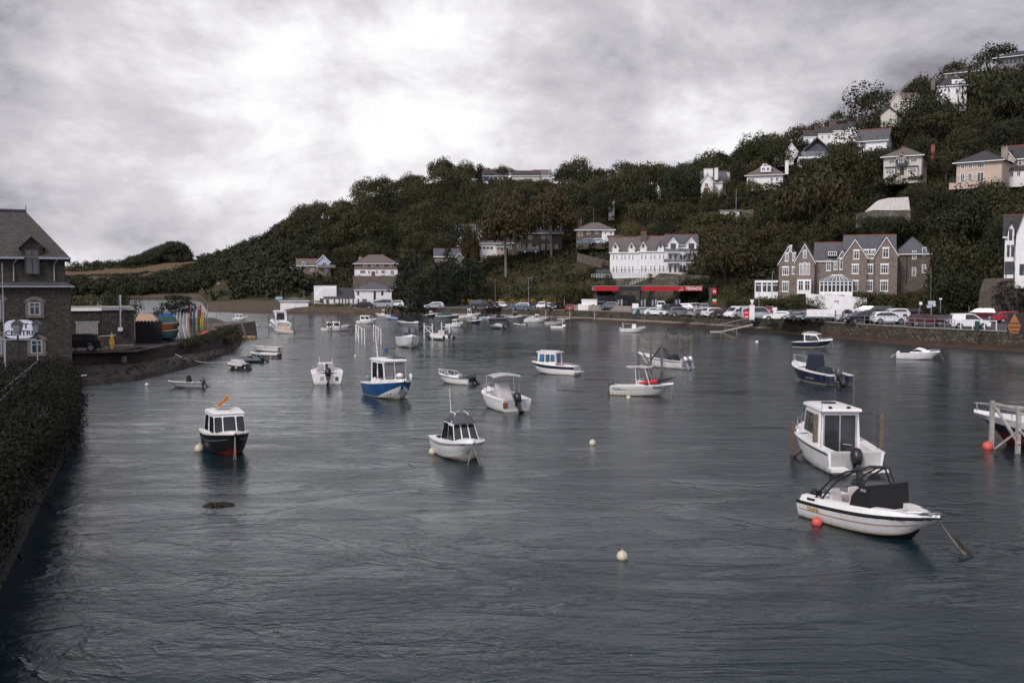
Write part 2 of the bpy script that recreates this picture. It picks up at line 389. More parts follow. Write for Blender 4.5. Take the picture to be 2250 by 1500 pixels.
m, t, b = newmat('estuary_mud'); co = coords(t); n_ = noise(t, co, .8, 8, .75)
t.links.new(ramp(t, n_, [(.3, (.018, .011, .007)), (.5, (.052, .026, .014)), (.75, (.11, .06, .036))]), b.inputs['Base Color']); b.inputs['Roughness'].default_value = .6; bump(t, b, n_, .35); MUD = m
m, t, b = newmat('salt_grass'); co = coords(t); n_ = noise(t, co, .7, 6, .75)
t.links.new(ramp(t, n_, [(.3, (.022, .020, .011)), (.5, (.065, .048, .027)), (.75, (.14, .105, .06))]), b.inputs['Base Color']); b.inputs['Roughness'].default_value = .95; bump(t, b, n_, .4); SGRASS = m
m, t, b = newmat('foreshore_rubble'); co = coords(t); n_ = noise(t, co, 1.4, 8, .8)
v_ = N(t, 'ShaderNodeTexVoronoi'); v_.inputs['Scale'].default_value = 2.2; t.links.new(co, v_.inputs[0])
c_ = mixc(t, .5, ramp(t, n_, [(.3, (.02, .016, .013)), (.55, (.12, .095, .08)), (.8, (.30, .25, .215))]), v_.outputs['Color'], 'MULTIPLY')
c_ = mixc(t, ramp(t, noise(t, co, .25, 4), [(.45, (0, 0, 0)), (.65, (.8, .8, .8))]), c_, (.035, .022, .012))
t.links.new(c_, b.inputs['Base Color']); b.inputs['Roughness'].default_value = .8; bump(t, b, n_, .7); RUBBLE = m

def mudrow(px):
    d0, h = colat(px); out = []
    for i in range(7):
        u = i/6; d = d0-4+u*7.6+(.7*math.sin(px*.13)+.5*math.sin(px*.031+2))*(1-u)
        out.append((*XY(px, d), lerp(-.55, .5, u)+.05*math.sin(px*.5+i*2)))
    return out
grid(mudrow, 'mud_bank', MUD)
def hillrow(px):
    d0, h = colat(px); out = []
    F0 = h[0]
    st = [F0[0]-.5]+list(np.linspace(F0[0]+.5, h[4][0], 34))+list(np.linspace(h[4][0]+30, h[5][0], 8))+[3000]
    for d in st:
        x, y = XY(px, d); z = gz(px, d)
        k = smooth01((d-F0[0])/25)
        out.append((x, y, z+hn(x, y)*k*(1 if d < 450 else 1.6)))
    return out
grid(hillrow, 'hillside', HILL)
def flatrow(px):
    d0, h = colat(px); a = d0+3.5
    return [(*XY(px, a+(h[0][0]+.4-a)*i/6), lerp(1.9, h[0][1], i/6)-.004) for i in range(7)]
pall = pxs
pxs = [p for p in pall if p >= 870]; grid(flatrow, 'car_park', ASPH)
def bankrow(px):
    d0, h = colat(px); a = d0+3.4; out = []
    for i in range(9):
        u = i/8; d = lerp(a, h[0][0]+.5, u); x, y = XY(px, d)
        out.append((x, y, lerp(.5, 1.9, smooth01(u*5))*1.0+(h[0][1]-1.9)*u+.12*math.sin(px*.7+i)*(u > 0)))
    return out
pxs = [p for p in pall if p <= 890]; grid(bankrow, 'grassy_bank', SGRASS); pxs = pall
# ------------------------------------------------------------------ water
m, t, b = newmat('river_water')
b.inputs['Roughness'].default_value = .12; b.inputs['IOR'].default_value = 1.33
co = coords(t)
murk = ramp(t, noise(t, co, .03, 4, .6), [(.35, (.004, .014, .020)), (.65, (.009, .023, .030))]); t.links.new(murk, b.inputs['Base Color'])
rg = ramp(t, noise(t, coords(t, (.55, 1, 1)), .05, 4, .6, 1.2), [(.38, (.25, .25, .25)), (.62, (1, 1, 1))])       # calm slicks and ruffled patches
wa = noise(t, coords(t, (.62, 1.25, 1), (0, 0, R(12))), .85, 3, .55, .6)
wb = noise(t, coords(t, (.8, 1.3, 1), (0, 0, R(-9))), 3.4, 4, .6, .8)
wc = noise(t, co, 13, 3, .6, .4)
sw = noise(t, co, .30, 4, .5, 3.2)
m2 = ramp(t, noise(t, coords(t, (.40, 1, 1), (0, 0, R(6))), .55, 4, .6, .8), [(.36, (0, 0, 0)), (.64, (1, 1, 1))])
h = math_n(t, 'ADD', math_n(t, 'MULTIPLY', wa, .12), math_n(t, 'MULTIPLY', wb, .13))
h = math_n(t, 'ADD', h, math_n(t, 'MULTIPLY', wc, .034))
h = math_n(t, 'MULTIPLY', h, math_n(t, 'ADD', math_n(t, 'MULTIPLY', rg, math_n(t, 'ADD', math_n(t, 'MULTIPLY', m2, 1.25), .22)), .10))
rl = noise(t, coords(t, (.5, 1, 1)), .16, 5, .55, 2.6); cr = math_n(t, 'ABSOLUTE', math_n(t, 'SUBTRACT', rl, .5)); crl = ramp(t, cr, [(0, (1, 1, 1)), (.035, (0, 0, 0))]); h = math_n(t, 'ADD', h, math_n(t, 'MULTIPLY', crl, .05))
h = math_n(t, 'ADD', h, math_n(t, 'MULTIPLY', sw, .13))
bump(t, b, h, .20)
t.links.new(math_n(t, 'ADD', math_n(t, 'MULTIPLY', m2, .12), math_n(t, 'ADD', math_n(t, 'MULTIPLY', rg, .08), .04)), b.inputs['Roughness'])
fv_ = N(t, 'ShaderNodeTexVoronoi'); fv_.inputs['Scale'].default_value = 3.2; t.links.new(co, fv_.inputs[0]); dots = ramp(t, fv_.outputs[0], [(.05, (1, 1, 1)), (.075, (0, 0, 0))])
fm_ = ramp(t, noise(t, co, .35, 5, .7, 1.5), [(.57, (0, 0, 0)), (.64, (1, 1, 1))]); foam = math_n(t, 'MULTIPLY', dots, fm_); t.links.new(mixc(t, foam, murk, (.5, .52, .52)), b.inputs['Base Color'])
WATER = m
mb = MB(); mb.poly([(-1500, -40, 0), (1500, -40, 0), (1500, 620, 0), (-1500, 620, 0)], WATER); tag(mb.build('water'), kind='structure')
mb = MB(); mb.poly([(-3000, -200, -1.2), (3000, -200, -1.2), (3000, 3200, -1.2), (-3000, 3200, -1.2)], MUD); tag(mb.build('riverbed'), kind='structure')
# ------------------------------------------------------------------ quay wall of the far bank
def ribbon(pts, z0, z1, th, mat, mb=None, lean=.0):
    """vertical wall along pts (x,y) with thickness th behind"""
    mb = mb or MB(); rings = []
    for i, p in enumerate(pts):
        a = Vector(pts[max(0, i-1)]); c = Vector(pts[min(len(pts)-1, i+1)]); d = (c-a).normalized(); n = Vector((-d.y, d.x))
        if n.y < 0: n = -n
        q0 = z0[i] if isinstance(z0, (list, tuple)) else z0; q1 = z1[i] if isinstance(z1, (list, tuple)) else z1
        p = Vector(p); f = p; g_ = p+n*lean; bk = p+n*th
        rings.append([(f.x, f.y, q0), (g_.x, g_.y, q1), (bk.x, bk.y, q1), (bk.x, bk.y, q0)])
    mb.loft(rings, mat); return mb
qp = [XY(px, colat(px)[0]+3.3) for px in range(885, 2400, 15)]
e = empty('quay_wall', 'long weedy stone quay wall holding up the car park above the brown mud', 'wall', (0, 0, 0))
ribbon(qp, .2, 1.9, .5, QST, lean=.15).build('wall', e)
ribbon([(x, y+.1) for x, y in qp], 1.905, 2.02, .55, CONC).build('coping', e)
qp2 = [XY(px, colat(px)[0]+2.6) for px in range(885, 1700, 15)]
ribbon(qp2, .2, .62, .65, CONC).build('footing', e)
# ------------------------------------------------------------------ vegetation
FOL_D = foliage('dark_leaves', [(.014, .019, .009), (.022, .026, .011), (.034, .036, .014), (.040, .036, .016), (.020, .027, .012)])
FOL_B = foliage('autumn_leaves', [(.040, .036, .016), (.046, .036, .016), (.034, .034, .015)])
FOL_G = foliage('olive_leaves', [(.040, .046, .016), (.058, .058, .022), (.046, .042, .018)])
FOL_C = foliage('conifer_needles', [(.009, .014, .008), (.013, .018, .009)], nscale=.6)
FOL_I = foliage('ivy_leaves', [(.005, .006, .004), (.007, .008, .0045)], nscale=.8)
FOL_U = foliage('scrub_leaves', [(.026, .028, .012)], nscale=.06)
FOL_Y = foliage('yellow_flowers', [(.45, .28, .03), (.40, .22, .03)])
FOL_W = foliage('wood_leaves', [(.024, .028, .014)], nscale=.05)
rs = np.random.RandomState(11)
def quads_mesh(name, C, Nrm, size, mat, asp=.7):
    """leaf clumps: one small bent-free rhombus per point, facing roughly along Nrm"""
    n = len(C); r = rs.normal(size=(n, 3)); Nn = Nrm+.32*r; Nn /= np.linalg.norm(Nn, axis=1)[:, None]+1e-9
    a = np.cross(Nn, rs.normal(size=(n, 3))); a /= np.linalg.norm(a, axis=1)[:, None]+1e-9; b_ = np.cross(Nn, a)
    s = (size*(.6+.8*rs.rand(n)))[:, None] if np.isscalar(size) else (size*(.6+.8*rs.rand(n)))[:, None]
    V = np.stack([C+a*s, C+b_*s*asp, C-a*s, C-b_*s*asp], 1).reshape(-1, 3)
    me = bpy.data.meshes.new(name); me.vertices.add(4*n); me.vertices.foreach_set('co', V.ravel())
    me.loops.add(4*n); me.loops.foreach_set('vertex_index', np.arange(4*n)); me.polygons.add(n)
    me.polygons.foreach_set('loop_start', np.arange(0, 4*n, 4)); me.polygons.foreach_set('loop_total', np.full(n, 4))
    me.materials.append(mat); me.update(); me.validate(); return me
def lobes(cent, rad, dens, zsq=.8, low=-.35):
    """points on the outside of many small lobes"""
    Cs, Ns = [], []
    for c, r in zip(cent, rad):
        k = max(6, int(dens*r*r)); d = rs.normal(size=(k, 3)); d /= np.linalg.norm(d, axis=1)[:, None]
        d = d[d[:, 2] > low]; rr = r*(.72+.42*rs.rand(len(d)))[:, None]
        p = d*rr; p[:, 2] *= zsq; Cs.append(p+np.array(c)); Ns.append(d)
    return np.concatenate(Cs), np.concatenate(Ns)
def crown_round(name, mat, Rr=1., H=1.3, K=46, leaf=.036, dens=900, base=.22, seed=0, ragged=.2):
    """unit crown: radius ~1, foliage from z=base*H to z=H"""
    rs.seed(seed+100); cent, rad = [], []
    for i in range(K):
        d = rs.normal(size=3); d /= np.linalg.norm(d); d[2] = abs(d[2])*1.0-.32*rs.rand()
        k = .52+.30*rs.rand()+ragged*(rs.rand()-.5)
        zc = base*H+(H-base*H)*.42; cent.append((d[0]*k*Rr, d[1]*k*Rr, zc+d[2]*k*(H-base*H)*.62)); rad.append((.17+.16*rs.rand())*Rr)
    C, Nn = lobes(cent, rad, dens/Rr**2); return quads_mesh(name, C, Nn, leaf, mat)
def trunk_mesh(name, H, r, mat, n=5, spread=.5, seed=0, split=.35):
    rd = random.Random(seed); mb = MB(); top = (rd.uniform(-.05, .05), rd.uniform(-.05, .05), H*split)
    mb.cyl((0, 0, -.12), top, r, mat, r*.7, n=7)
    for i in range(n):
        a = 2*PI*i/n+rd.random(); q = (math.cos(a)*spread*rd.uniform(.5, 1), math.sin(a)*spread*rd.uniform(.5, 1), H*rd.uniform(.6, .85))
        mid = (q[0]*.45, q[1]*.45, lerp(top[2], q[2], .45)); mb.cyl(top, mid, r*.5, mat, r*.33, n=5); mb.cyl(mid, q, r*.33, mat, r*.1, n=5)
    o = mb.build(name); return o
PROTO = {}
def proto(kind, crown_me, trunk_ob):
    trunk_me = trunk_ob.data; bpy.data.objects.remove(trunk_ob); PROTO.setdefault(kind, []).append((crown_me, trunk_me))
for i in range(5): proto('round', crown_round('crown', FOL_D, seed=i, ragged=.16, K=44+i*3), trunk_mesh('trunk', 1.2, .05, BARK, seed=i))
for i in range(3): proto('brown', crown_round('crown', FOL_B, seed=20+i, K=60, leaf=.034, dens=950, base=.12), trunk_mesh('trunk', 1.2, .045, BARK, seed=i))
for i in range(3): proto('olive', crown_round('crown', FOL_G, seed=30+i, ragged=.25, K=44), trunk_mesh('trunk', 1.2, .04, BARK, seed=i))
for i in range(2): proto('beech', crown_round('crown', FOL_B, seed=40+i, K=96, leaf=.032, dens=1500, base=.14, H=1.5, ragged=.3), trunk_mesh('trunk', 1.5, .045, PBARK, seed=i, split=.5))
for i in range(2): proto('bigdark', crown_round('crown', FOL_D, seed=50+i, K=90, leaf=.03, dens=1150, base=.06, H=1.25, ragged=.3), trunk_mesh('trunk', 1.2, .045, BARK, seed=i))
for i in range(3): proto('bush', crown_round('crown', FOL_G if i else FOL_D, seed=60+i, K=26, leaf=.09, dens=240, base=-.12, H=1.0), trunk_mesh('trunk', .5, .06, BARK, seed=i))
def crown_pts(name, mat, cent, rad, leaf, dens, zsq=.8, low=-.35): C, Nn = lobes(cent, rad, dens, zsq, low); return quads_mesh(name, C, Nn, leaf, mat)
rs.seed(5)   # tall airy poplar-like tree: many upright tufts with sky between
cent = []
for i in range(70):
    a = rs.rand()*2*PI; h = .32+.68*rs.rand(); rr = (.15+.85*rs.rand())*.52*(1.05-.45*abs(h-.6)); cent.append((rr*math.cos(a), rr*math.sin(a)*.7, h*2.6-.1+.25*rs.rand()))
proto('airy', crown_pts('crown', FOL_D, cent, [.09+.09*rs.rand() for _ in cent], .03, 1500, 1.5, -1), trunk_mesh('trunk', 2.7, .045, BARK, n=9, spread=.42, seed=3, split=.22))
cent = [(rs.uniform(-1, 1)*(1-.25*l)*.9, rs.uniform(-1, 1)*.8, 1.15+l*.22+.06*rs.rand()) for l in range(4) for _ in range(14)]
proto('pine', crown_pts('crown', FOL_C, cent, [.16+.14*rs.rand() for _ in cent], .04, 700, .45, -.5), trunk_mesh('trunk', 1.9, .05, BARK, n=7, spread=.7, seed=4, split=.4))
cent, rad = [], []
for l in range(16):      # layered conifer, wide at the foot, boughs droop
    z = .05+l*.105; rr = 1.0*(1-(l/17)**1.3)+.05
    for k in range(max(4, int(15*rr))):
        a = rs.rand()*2*PI; q = rr*(.35+.65*rs.rand()); cent.append((q*math.cos(a), q*math.sin(a), z-.07*q+.05*rs.rand())); rad.append(.11+.12*rs.rand())
proto('conifer', crown_pts('crown', FOL_C, cent, rad, .035, 1000, .5, -.6), trunk_mesh('trunk', 1.6, .04, BARK, n=3, spread=.1, seed=6, split=.9))
cent, rad = [], []
for l in range(4):      # cedar: flat plates
    for k in range(13):
        a = rs.rand()*2*PI; q = rs.rand()**.5*(1.0-.18*l); cent.append((q*math.cos(a), q*math.sin(a), .38+l*.15+.14*rs.rand()-.1*q)); rad.append(.13+.15*rs.rand())
proto('cedar', crown_pts('crown', FOL_C, cent, rad, .035, 1000, .28, -.6), trunk_mesh('trunk', 1.0, .05, BARK, n=9, spread=.8, seed=7, split=.25))
cent = [((rs.rand()-.5)*.35*(1-l/14), (rs.rand()-.5)*.35*(1-l/14), .1+l*.2) for l in range(13) for _ in range(4)]
proto('cypress', crown_pts('crown', FOL_C, cent, [.2+.08*rs.rand() for _ in cent], .05, 600, 1.2, -1), trunk_mesh('trunk', 1.2, .05, BARK, n=2, spread=.05, seed=8))
KH = {'round': 1.3, 'brown': 1.3, 'olive': 1.3, 'beech': 1.5, 'bigdark': 1.25, 'bush': 1.0, 'airy': 2.75, 'pine': 2.0, 'conifer': 1.72, 'cedar': 1.0, 'cypress': 2.75}
KR = {'airy': .55, 'cypress': .33}
NAMES = {'airy': 'tall_tree', 'pine': 'pine_tree', 'conifer': 'conifer_tree', 'cedar': 'cedar_tree', 'cypress': 'cypress_tree', 'bush': 'bush', 'brown': 'autumn_tree', 'beech': 'beech_tree'}
ntree = 0
def tree(kind, loc, rad, ht, label, group=None, var=None):
    """copies the prototype meshes; scaled so the crown is rad wide and ht tall"""
    global ntree; ntree += 1
    ps = PROTO[kind]; cm, tm = ps[(ntree if var is None else var) % len(ps)]
    sx = rad/KR.get(kind, 1.); sz = ht/KH[kind]
    e = empty(NAMES.get(kind, 'broadleaf_tree'), label, 'bush' if kind == 'bush' else 'tree', loc, rs.rand()*6.28, group)
    e.scale = (sx, sx, sz)
    c = bpy.data.objects.new('crown', cm); COL.objects.link(c); c.parent = e
    if kind != 'bush':
        k = bpy.data.objects.new('trunk', tm); COL.objects.link(k); k.parent = e
    return e
# houses and things that must stay visible: (px0, px1, py0, py1, distance)
KEEP = [(1340, 1500, 508, 612, 229), (1500, 1532, 508, 575, 230), (652, 728, 560, 603, 310), (778, 877, 556, 612, 300), (688, 866, 618, 674, 270), (612, 690, 650, 676, 262),
 (1032, 1078, 524, 560, 285), (1120, 1232, 512, 552, 275), (1264, 1350, 486, 534, 262), (1046, 1118, 376, 402, 398), (1128, 1215, 376, 396, 398), (474, 498, 618, 637, 560),
 (1435, 1452, 402, 442, 300), (1534, 1600, 370, 436, 285), (1640, 1722, 355, 406, 275), (1728, 1832, 308, 352, 285), (1336, 1350, 440, 472, 285), (1765, 1905, 272, 300, 300),
 (1884, 1952, 284, 328, 250), (1938, 2032, 318, 388, 222), (2090, 2250, 320, 416, 206), (1915, 2000, 432, 500, 195), (1956, 1992, 205, 240, 270), (2060, 2132, 176, 226, 262), (2080, 2250, 112, 150, 300),
 (1712, 2030, 518, 642, 190), (1658, 1712, 615, 645, 186), (2196, 2250, 480, 640, 150), (1300, 1600, 610, 700, 219), (1580, 1625, 452, 486, 255), (1265, 1380, 545, 560, 240), (780, 860, 600, 625, 280),
 (2076, 2140, 150, 200, 290), (1000, 1045, 494, 530, 295), (1480, 1660, 460, 480, 250), (1230, 1345, 600, 640, 222), (950, 1020, 548, 575, 268)]
def blocked(px, top, bot, wpx, Y, frac=.3):
    for a, b_, c, d, Yk in KEEP:
        if Yk not in (229, 230, 262, 270, 190, 219, 222): d = d-.28*(d-c)
        if Y < Yk+6 and px+wpx*.42 > a and px-wpx*.42 < b_ and bot > c and top < d: return True
    return False
# hand-placed trees ------------------------------------------------ kind, px centre, px width, base py, top py, distance, label
HT = [('bigdark', 1592, 165, 655, 488, 214, 'huge dark round tree hiding the right end of the white terrace'),
 ('brown', 1790, 205, 560, 362, 222, 'largest brownish tree on the hill above the brown stone hotel'),
 ('bigdark', 1862, 130, 470, 300, 236, 'black-green tree beside the glass fronted modern house'),
 ('beech', 1112, 134, 574, 405, 262, 'left of the two tall russet beeches before the half hidden stone house'),
 ('beech', 1212, 134, 564, 415, 266, 'right of the two tall russet beeches before the half hidden stone house'),
 ('conifer', 900, 112, 686, 550, 236, 'dark drooping conifer on the shore right of the white riverside hall'),
 ('conifer', 968, 120, 676, 575, 246, 'broad dark conifer behind the parked silver car'),
 ('conifer', 1035, 110, 664, 570, 252, 'dark conifer above the shrubs left of the tall roadside lamp'),
 ('conifer', 988, 70, 612, 545, 258, 'dark conifer in front of the grey roofed bungalow'),
 ('round', 1012, 60, 545, 478, 278, 'dark leafy tree over the roof left of the slender pale stemmed tree'),
 ('round', 1320, 66, 480, 420, 285, 'leafy tree left of the narrow white gable end'),
 ('beech', 1034, 46, 590, 478, 268, 'slender pale stemmed tree before the white glazed house'),
 ('airy', 1896, 108, 330, 183, 268, 'tall airy tree standing alone against the sky above the modern house'),
 ('pine', 1584, 58, 392, 337, 320, 'flat topped pine against the sky left of the round hilltop tree'),
 ('bigdark', 1658, 98, 386, 298, 300, 'round topped dark tree on the skyline left of the white gabled houses'),
 ('bigdark', 1495, 104, 455, 358, 275, 'dark rounded tree between the white gable and the bay windowed white house'),
 ('round', 1455, 42, 430, 366, 310, 'small greyish tree peeping over the white gable on the skyline'),
 ('round', 1365, 90, 480, 374, 292, 'tall tree in front of the white wall left of the white gable'),
 ('round', 1415, 84, 490, 392, 284, 'green brown tree right below the skyline left of the white gable'),
 ('bigdark', 1024, 60, 412, 352, 392, 'dome shaped dark tree on the crest left of the hilltop houses'),
 ('cypress', 1054, 20, 402, 361, 392, 'narrow dark cypress beside the white hilltop gable'),
 ('olive', 1100, 42, 395, 361, 408, 'small round tree rising behind the grey hilltop house'),
 ('bigdark', 2170, 200, 420, 132, 262, 'largest black-green tree on the top right skyline'),
 ('bigdark', 2042, 130, 330, 192, 250, 'dark tree right of the pale gabled house near the hilltop'),
 ('bigdark', 2250, 180, 330, 150, 250, 'dark tree at the far right edge above the cream houses'),
 ('bigdark', 2080, 190, 600, 430, 206, 'dark tree mass behind the right end of the brown stone hotel'),
 ('bigdark', 2170, 170, 560, 400, 186, 'dark tree below the terrace of the pink cream house'),
 ('bigdark', 2010, 100, 520, 455, 203, 'dark tree overlapping the whitewashed gable ruin'),
 ('bigdark', 2120, 180, 690, 520, 166, 'dark tree right of the hotel behind the car park signs'),
 ('bigdark', 2200, 110, 620, 470, 170, 'dark tree left of the white house with arched windows'),
 ('cedar', 396, 112, 712, 648, 138, 'flat topped cedar behind the upright kayaks'),
 ('bigdark', 655, 50, 560, 462, 372, 'left most tree of the wooded hill above the grey stone house'),
 ('round', 690, 60, 552, 462, 376, 'second dark tree at the left shoulder of the wooded hill'),
 ('bigdark', 800, 130, 548, 446, 335, 'wide dark tree above the house with the long hipped roof'),
 ('olive', 1595, 46, 690, 625, 183, 'pale olive bush tree right of the fuel price sign'),
 ('olive', 1338, 32, 624, 600, 218.6, 'small olive tree above the fuel station canopy'),
 ('brown', 2010, 40, 690, 650, 158, 'palm like orange brown shrub right of the hotel hedge'),
 ('bigdark', 1560, 60, 478, 410, 262, 'dark bushy tree under the bay windowed white house'),
 ('brown', 1598, 36, 420, 385, 262, 'golden leaved small tree right of the bay windowed white house')]
for kind, px, wp, pb, ptop, Y, lab in HT:
    p = P(px, pb, Y); top = P(px, ptop, Y); g_ = gz(pxof(p.x, p.y), Y)+hn(p.x, p.y) if kind != 'cedar' else p.z
    z0 = min(p.z, g_)-.2; tree(kind, (p.x, Y, z0), wp/F*Y/2, top.z-z0, lab)
# wooded hillside: every tree its own object --------------------------------
LAND = [(690, 'at the left shoulder of the wood'), (740, 'above the grey stone cottage'), (800, 'left above the long hipped roof'), (860, 'straight above the long hipped roof'), (920, 'above the shore conifer'), (990, 'left below the dome tree on the crest'),
 (1060, 'below the white crest cottage'), (1130, 'below the solar roofed crest house'), (1200, 'below the long cream crest terrace'), (1270, 'right of the crest houses'), (1335, 'above the hipped stone house'), (1400, 'left of the white skyline gable'), (1480, 'right below the white skyline gable'),
 (1550, 'below the bay windowed white house'), (1630, 'below the flat topped pine'), (1700, 'around the dormer bungalow'), (1780, 'below the glass fronted modern house'), (1860, 'above the hotel gables'), (1930, 'below the tall airy tree'), (2000, 'by the whitewashed gable'), (2070, 'below the half timbered house'), (2150, 'left of the peach house'), (2220, 'around the peach house'), (9999, 'at the right edge of the picture')]
KL = {'round': 'dark green', 'brown': 'rusty brown', 'olive': 'olive green'}
pts = []; rd = random.Random(21); tries = 0
while tries < 9000 and len(pts) < 262:
    tries += 1; px = rd.uniform(636, 2330); u = rd.random()
    d0, h = colat(px); d = lerp(h[1][0]+2, h[4][0]+7, u**.85)
    x, y = XY(px, d); z = gz(px, d)+hn(x, y)
    big = rd.random(); rad = rd.uniform(4.2, 7.2) if d > 250 else rd.uniform(3.6, 5.8)
    if px > 1900: rad *= 1.1
    ht = rad*rd.uniform(1.5, 2.0)
    if u > .95: ht *= .72
    X0, yb = proj(x, y, z); _, yt = proj(x, y, z+ht); wp = 2*rad/d*F
    if blocked(X0, yt, yb-4, wp, d): continue
    if any((x-a)**2+((y-c)*.62)**2 < ((rad+r2)*.60)**2 for a, c, r2 in pts): continue
    if 1290 < px < 1560 and d < 285 and rd.random() < .6: continue
    pts.append((x, y, rad)); fr_ = (d-h[1][0])/(h[4][0]-h[1][0]); k = rd.choice(['round', 'round', 'round', 'brown', 'olive'] if px < 1700 else ['round', 'round', 'round', 'round', 'brown'])
    lm = next((q for q in LAND if X0 < q[0]), LAND[-1])[1]; vv = 'low on the slope' if fr_ < .3 else 'halfway up' if fr_ < .68 else 'near the crest'
    lab = KL[k]+' '+('small' if rad < 4.6 else 'broad' if rad > 6 else 'round')+' tree '+vv+', '+lm; tree(k, (x, y, z-.3), rad, ht, lab, lab)
print('scatter trees', len(pts))
# undergrowth of the slope: nobody could count it
rd = random.Random(4); cent, rad = [], []
for i in range(14000):
    px = rd.uniform(600, 2320); d0, h = colat(px); u = rd.random()
    d = lerp(h[0][0]+1.0, h[4][0]+8, u); x, y = XY(px, d); z = gz(px, d)+hn(x, y)*smooth01((d-h[0][0])/25)
    r = rd.uniform(.7, 1.9)*(1.35 if d > 300 else 1)
    X0, yb = proj(x, y, z); _, yt = proj(x, y, z+r); 
    if blocked(X0, yt, yb-2, 2*r/d*F, d): continue
    # open grass patches
    if 1360 < X0 < 1450 and 470 < yb < 512 or 745 < X0 < 790 and 556 < yb < 582 or 868 < X0 < 920 and 548 < yb < 575: continue
    cent.append((x, y, z+r*.1)); rad.append(r)
me = crown_pts('undergrowth', FOL_U, cent, rad, .30, 22, .8, -.1); o = bpy.data.objects.new('undergrowth', me); COL.objects.link(o); tag(o, 'dark scrub and brambles covering the hillside between the trees', 'undergrowth', kind='stuff')
# far wooded ridge
cent, rad = [], []
rd = random.Random(9)
def blobtree(x, y, z, R_, H_, n=11):
    for _ in range(n):
        a = rd.random()*6.28; q = rd.random()**.5*.75; zz1 = rd.uniform(.25, 1); w_ = math.sin(PI*min(.95, zz1*.75+.1)); cent.append((x+R_*q*w_*math.cos(a), y+R_*q*w_*math.sin(a), z+H_*(zz1-.22))); rad.append(R_*rd.uniform(.26, .46))
for i in range(1050):
    px = rd.uniform(440, 690); d0, h = colat(px); d = lerp(h[0][0]+4 if px > 455 else 560, h[4][0]+6, rd.random())
    if px < 470 and d < 420: continue
    x, y = XY(px, d); R_ = rd.uniform(3.2, 6.5)*(1 if d > 420 else .75); X0, yb = proj(x, y, gz(px, d))
    if blocked(X0, yb-R_*1.5/d*F, yb, 2*R_/d*F, d): continue
    blobtree(x, y, gz(px, d)+hn(x, y), R_, R_*rd.uniform(1.3, 2.0))
for i in range(520):     # lower slopes left of the ridge
    px = rd.uniform(100, 445); d = rd.uniform(565, 620 if px < 280 else lerp(620, 820, (px-280)/165)); x, y = XY(px, d); R_ = rd.uniform(3, 6.5); blobtree(x, y, gz(px, d), R_, R_*rd.uniform(1.0, 1.7))
me = crown_pts('far_woodland', FOL_W, cent, rad, .55, 10, 1.15, -.2); o = bpy.data.objects.new('far_woodland', me); COL.objects.link(o); tag(o, 'wooded ridge running down to the far bend of the river', 'woodland', kind='stuff')
cent, rad = [], []; rd = random.Random(44)
for i in range(260):     # the wood goes on beyond the right edge of the picture
    px = rd.uniform(2370, 3600); d0, h = colat(px); d = lerp(h[0][0]+6, h[4][0]+6, rd.random()); x, y = XY(px, d)
    if x*x+y*y > 90**2: blobtree(x, y, gz(px, d)+hn(x, y), rd.uniform(3.2, 6), rd.uniform(6, 10), 9)
me = crown_pts('hillside_wood', FOL_W, cent, rad, .42, 16, 1.0, -.2); o = bpy.data.objects.new('hillside_wood', me); COL.objects.link(o); tag(o, 'dark wood continuing over the hillside past the right edge', 'woodland', kind='stuff')
cent, rad = [], []
for i in range(560):      # copse on the far field, taller to the right
    u = rd.random(); px = lerp(284, 418, u); d = rd.uniform(935, 985); x, y = XY(px, d); r = rd.uniform(2.2, 5.2)
    hh = lerp(4, 16, smooth01(u*1.4))*(1-.55*smooth01((u-.85)/.15)); cent.append((x, y, gz(px, d)+rd.random()*hh)); rad.append(r)
for p_ in range(9):
    px = [165, 205, 216, 228, 240, 250, 262, 180, 275][p_]; x, y = XY(px, 930)
    for k in range(6): cent.append((x+rd.uniform(-5, 5), y, gz(px, 930)+rd.uniform(1, 5))); rad.append(rd.uniform(2.5, 4))
for i in range(240):      # hedgerows
    px = lerp(140, 330, rd.random()); d = 790+(px-150)*.2+rd.choice([0, 95]); x, y = XY(px, d); cent.append((x, y, gz(px, d)+.5)); rad.append(rd.uniform(1.0, 2.0))
me = crown_pts('far_copse', FOL_W, cent, rad, .6, 10, 1.0, -.2); o = bpy.data.objects.new('far_copse', me); COL.objects.link(o); tag(o, 'dark copse and hedgerows on the brown fields of the farthest hill', 'copse', kind='stuff')
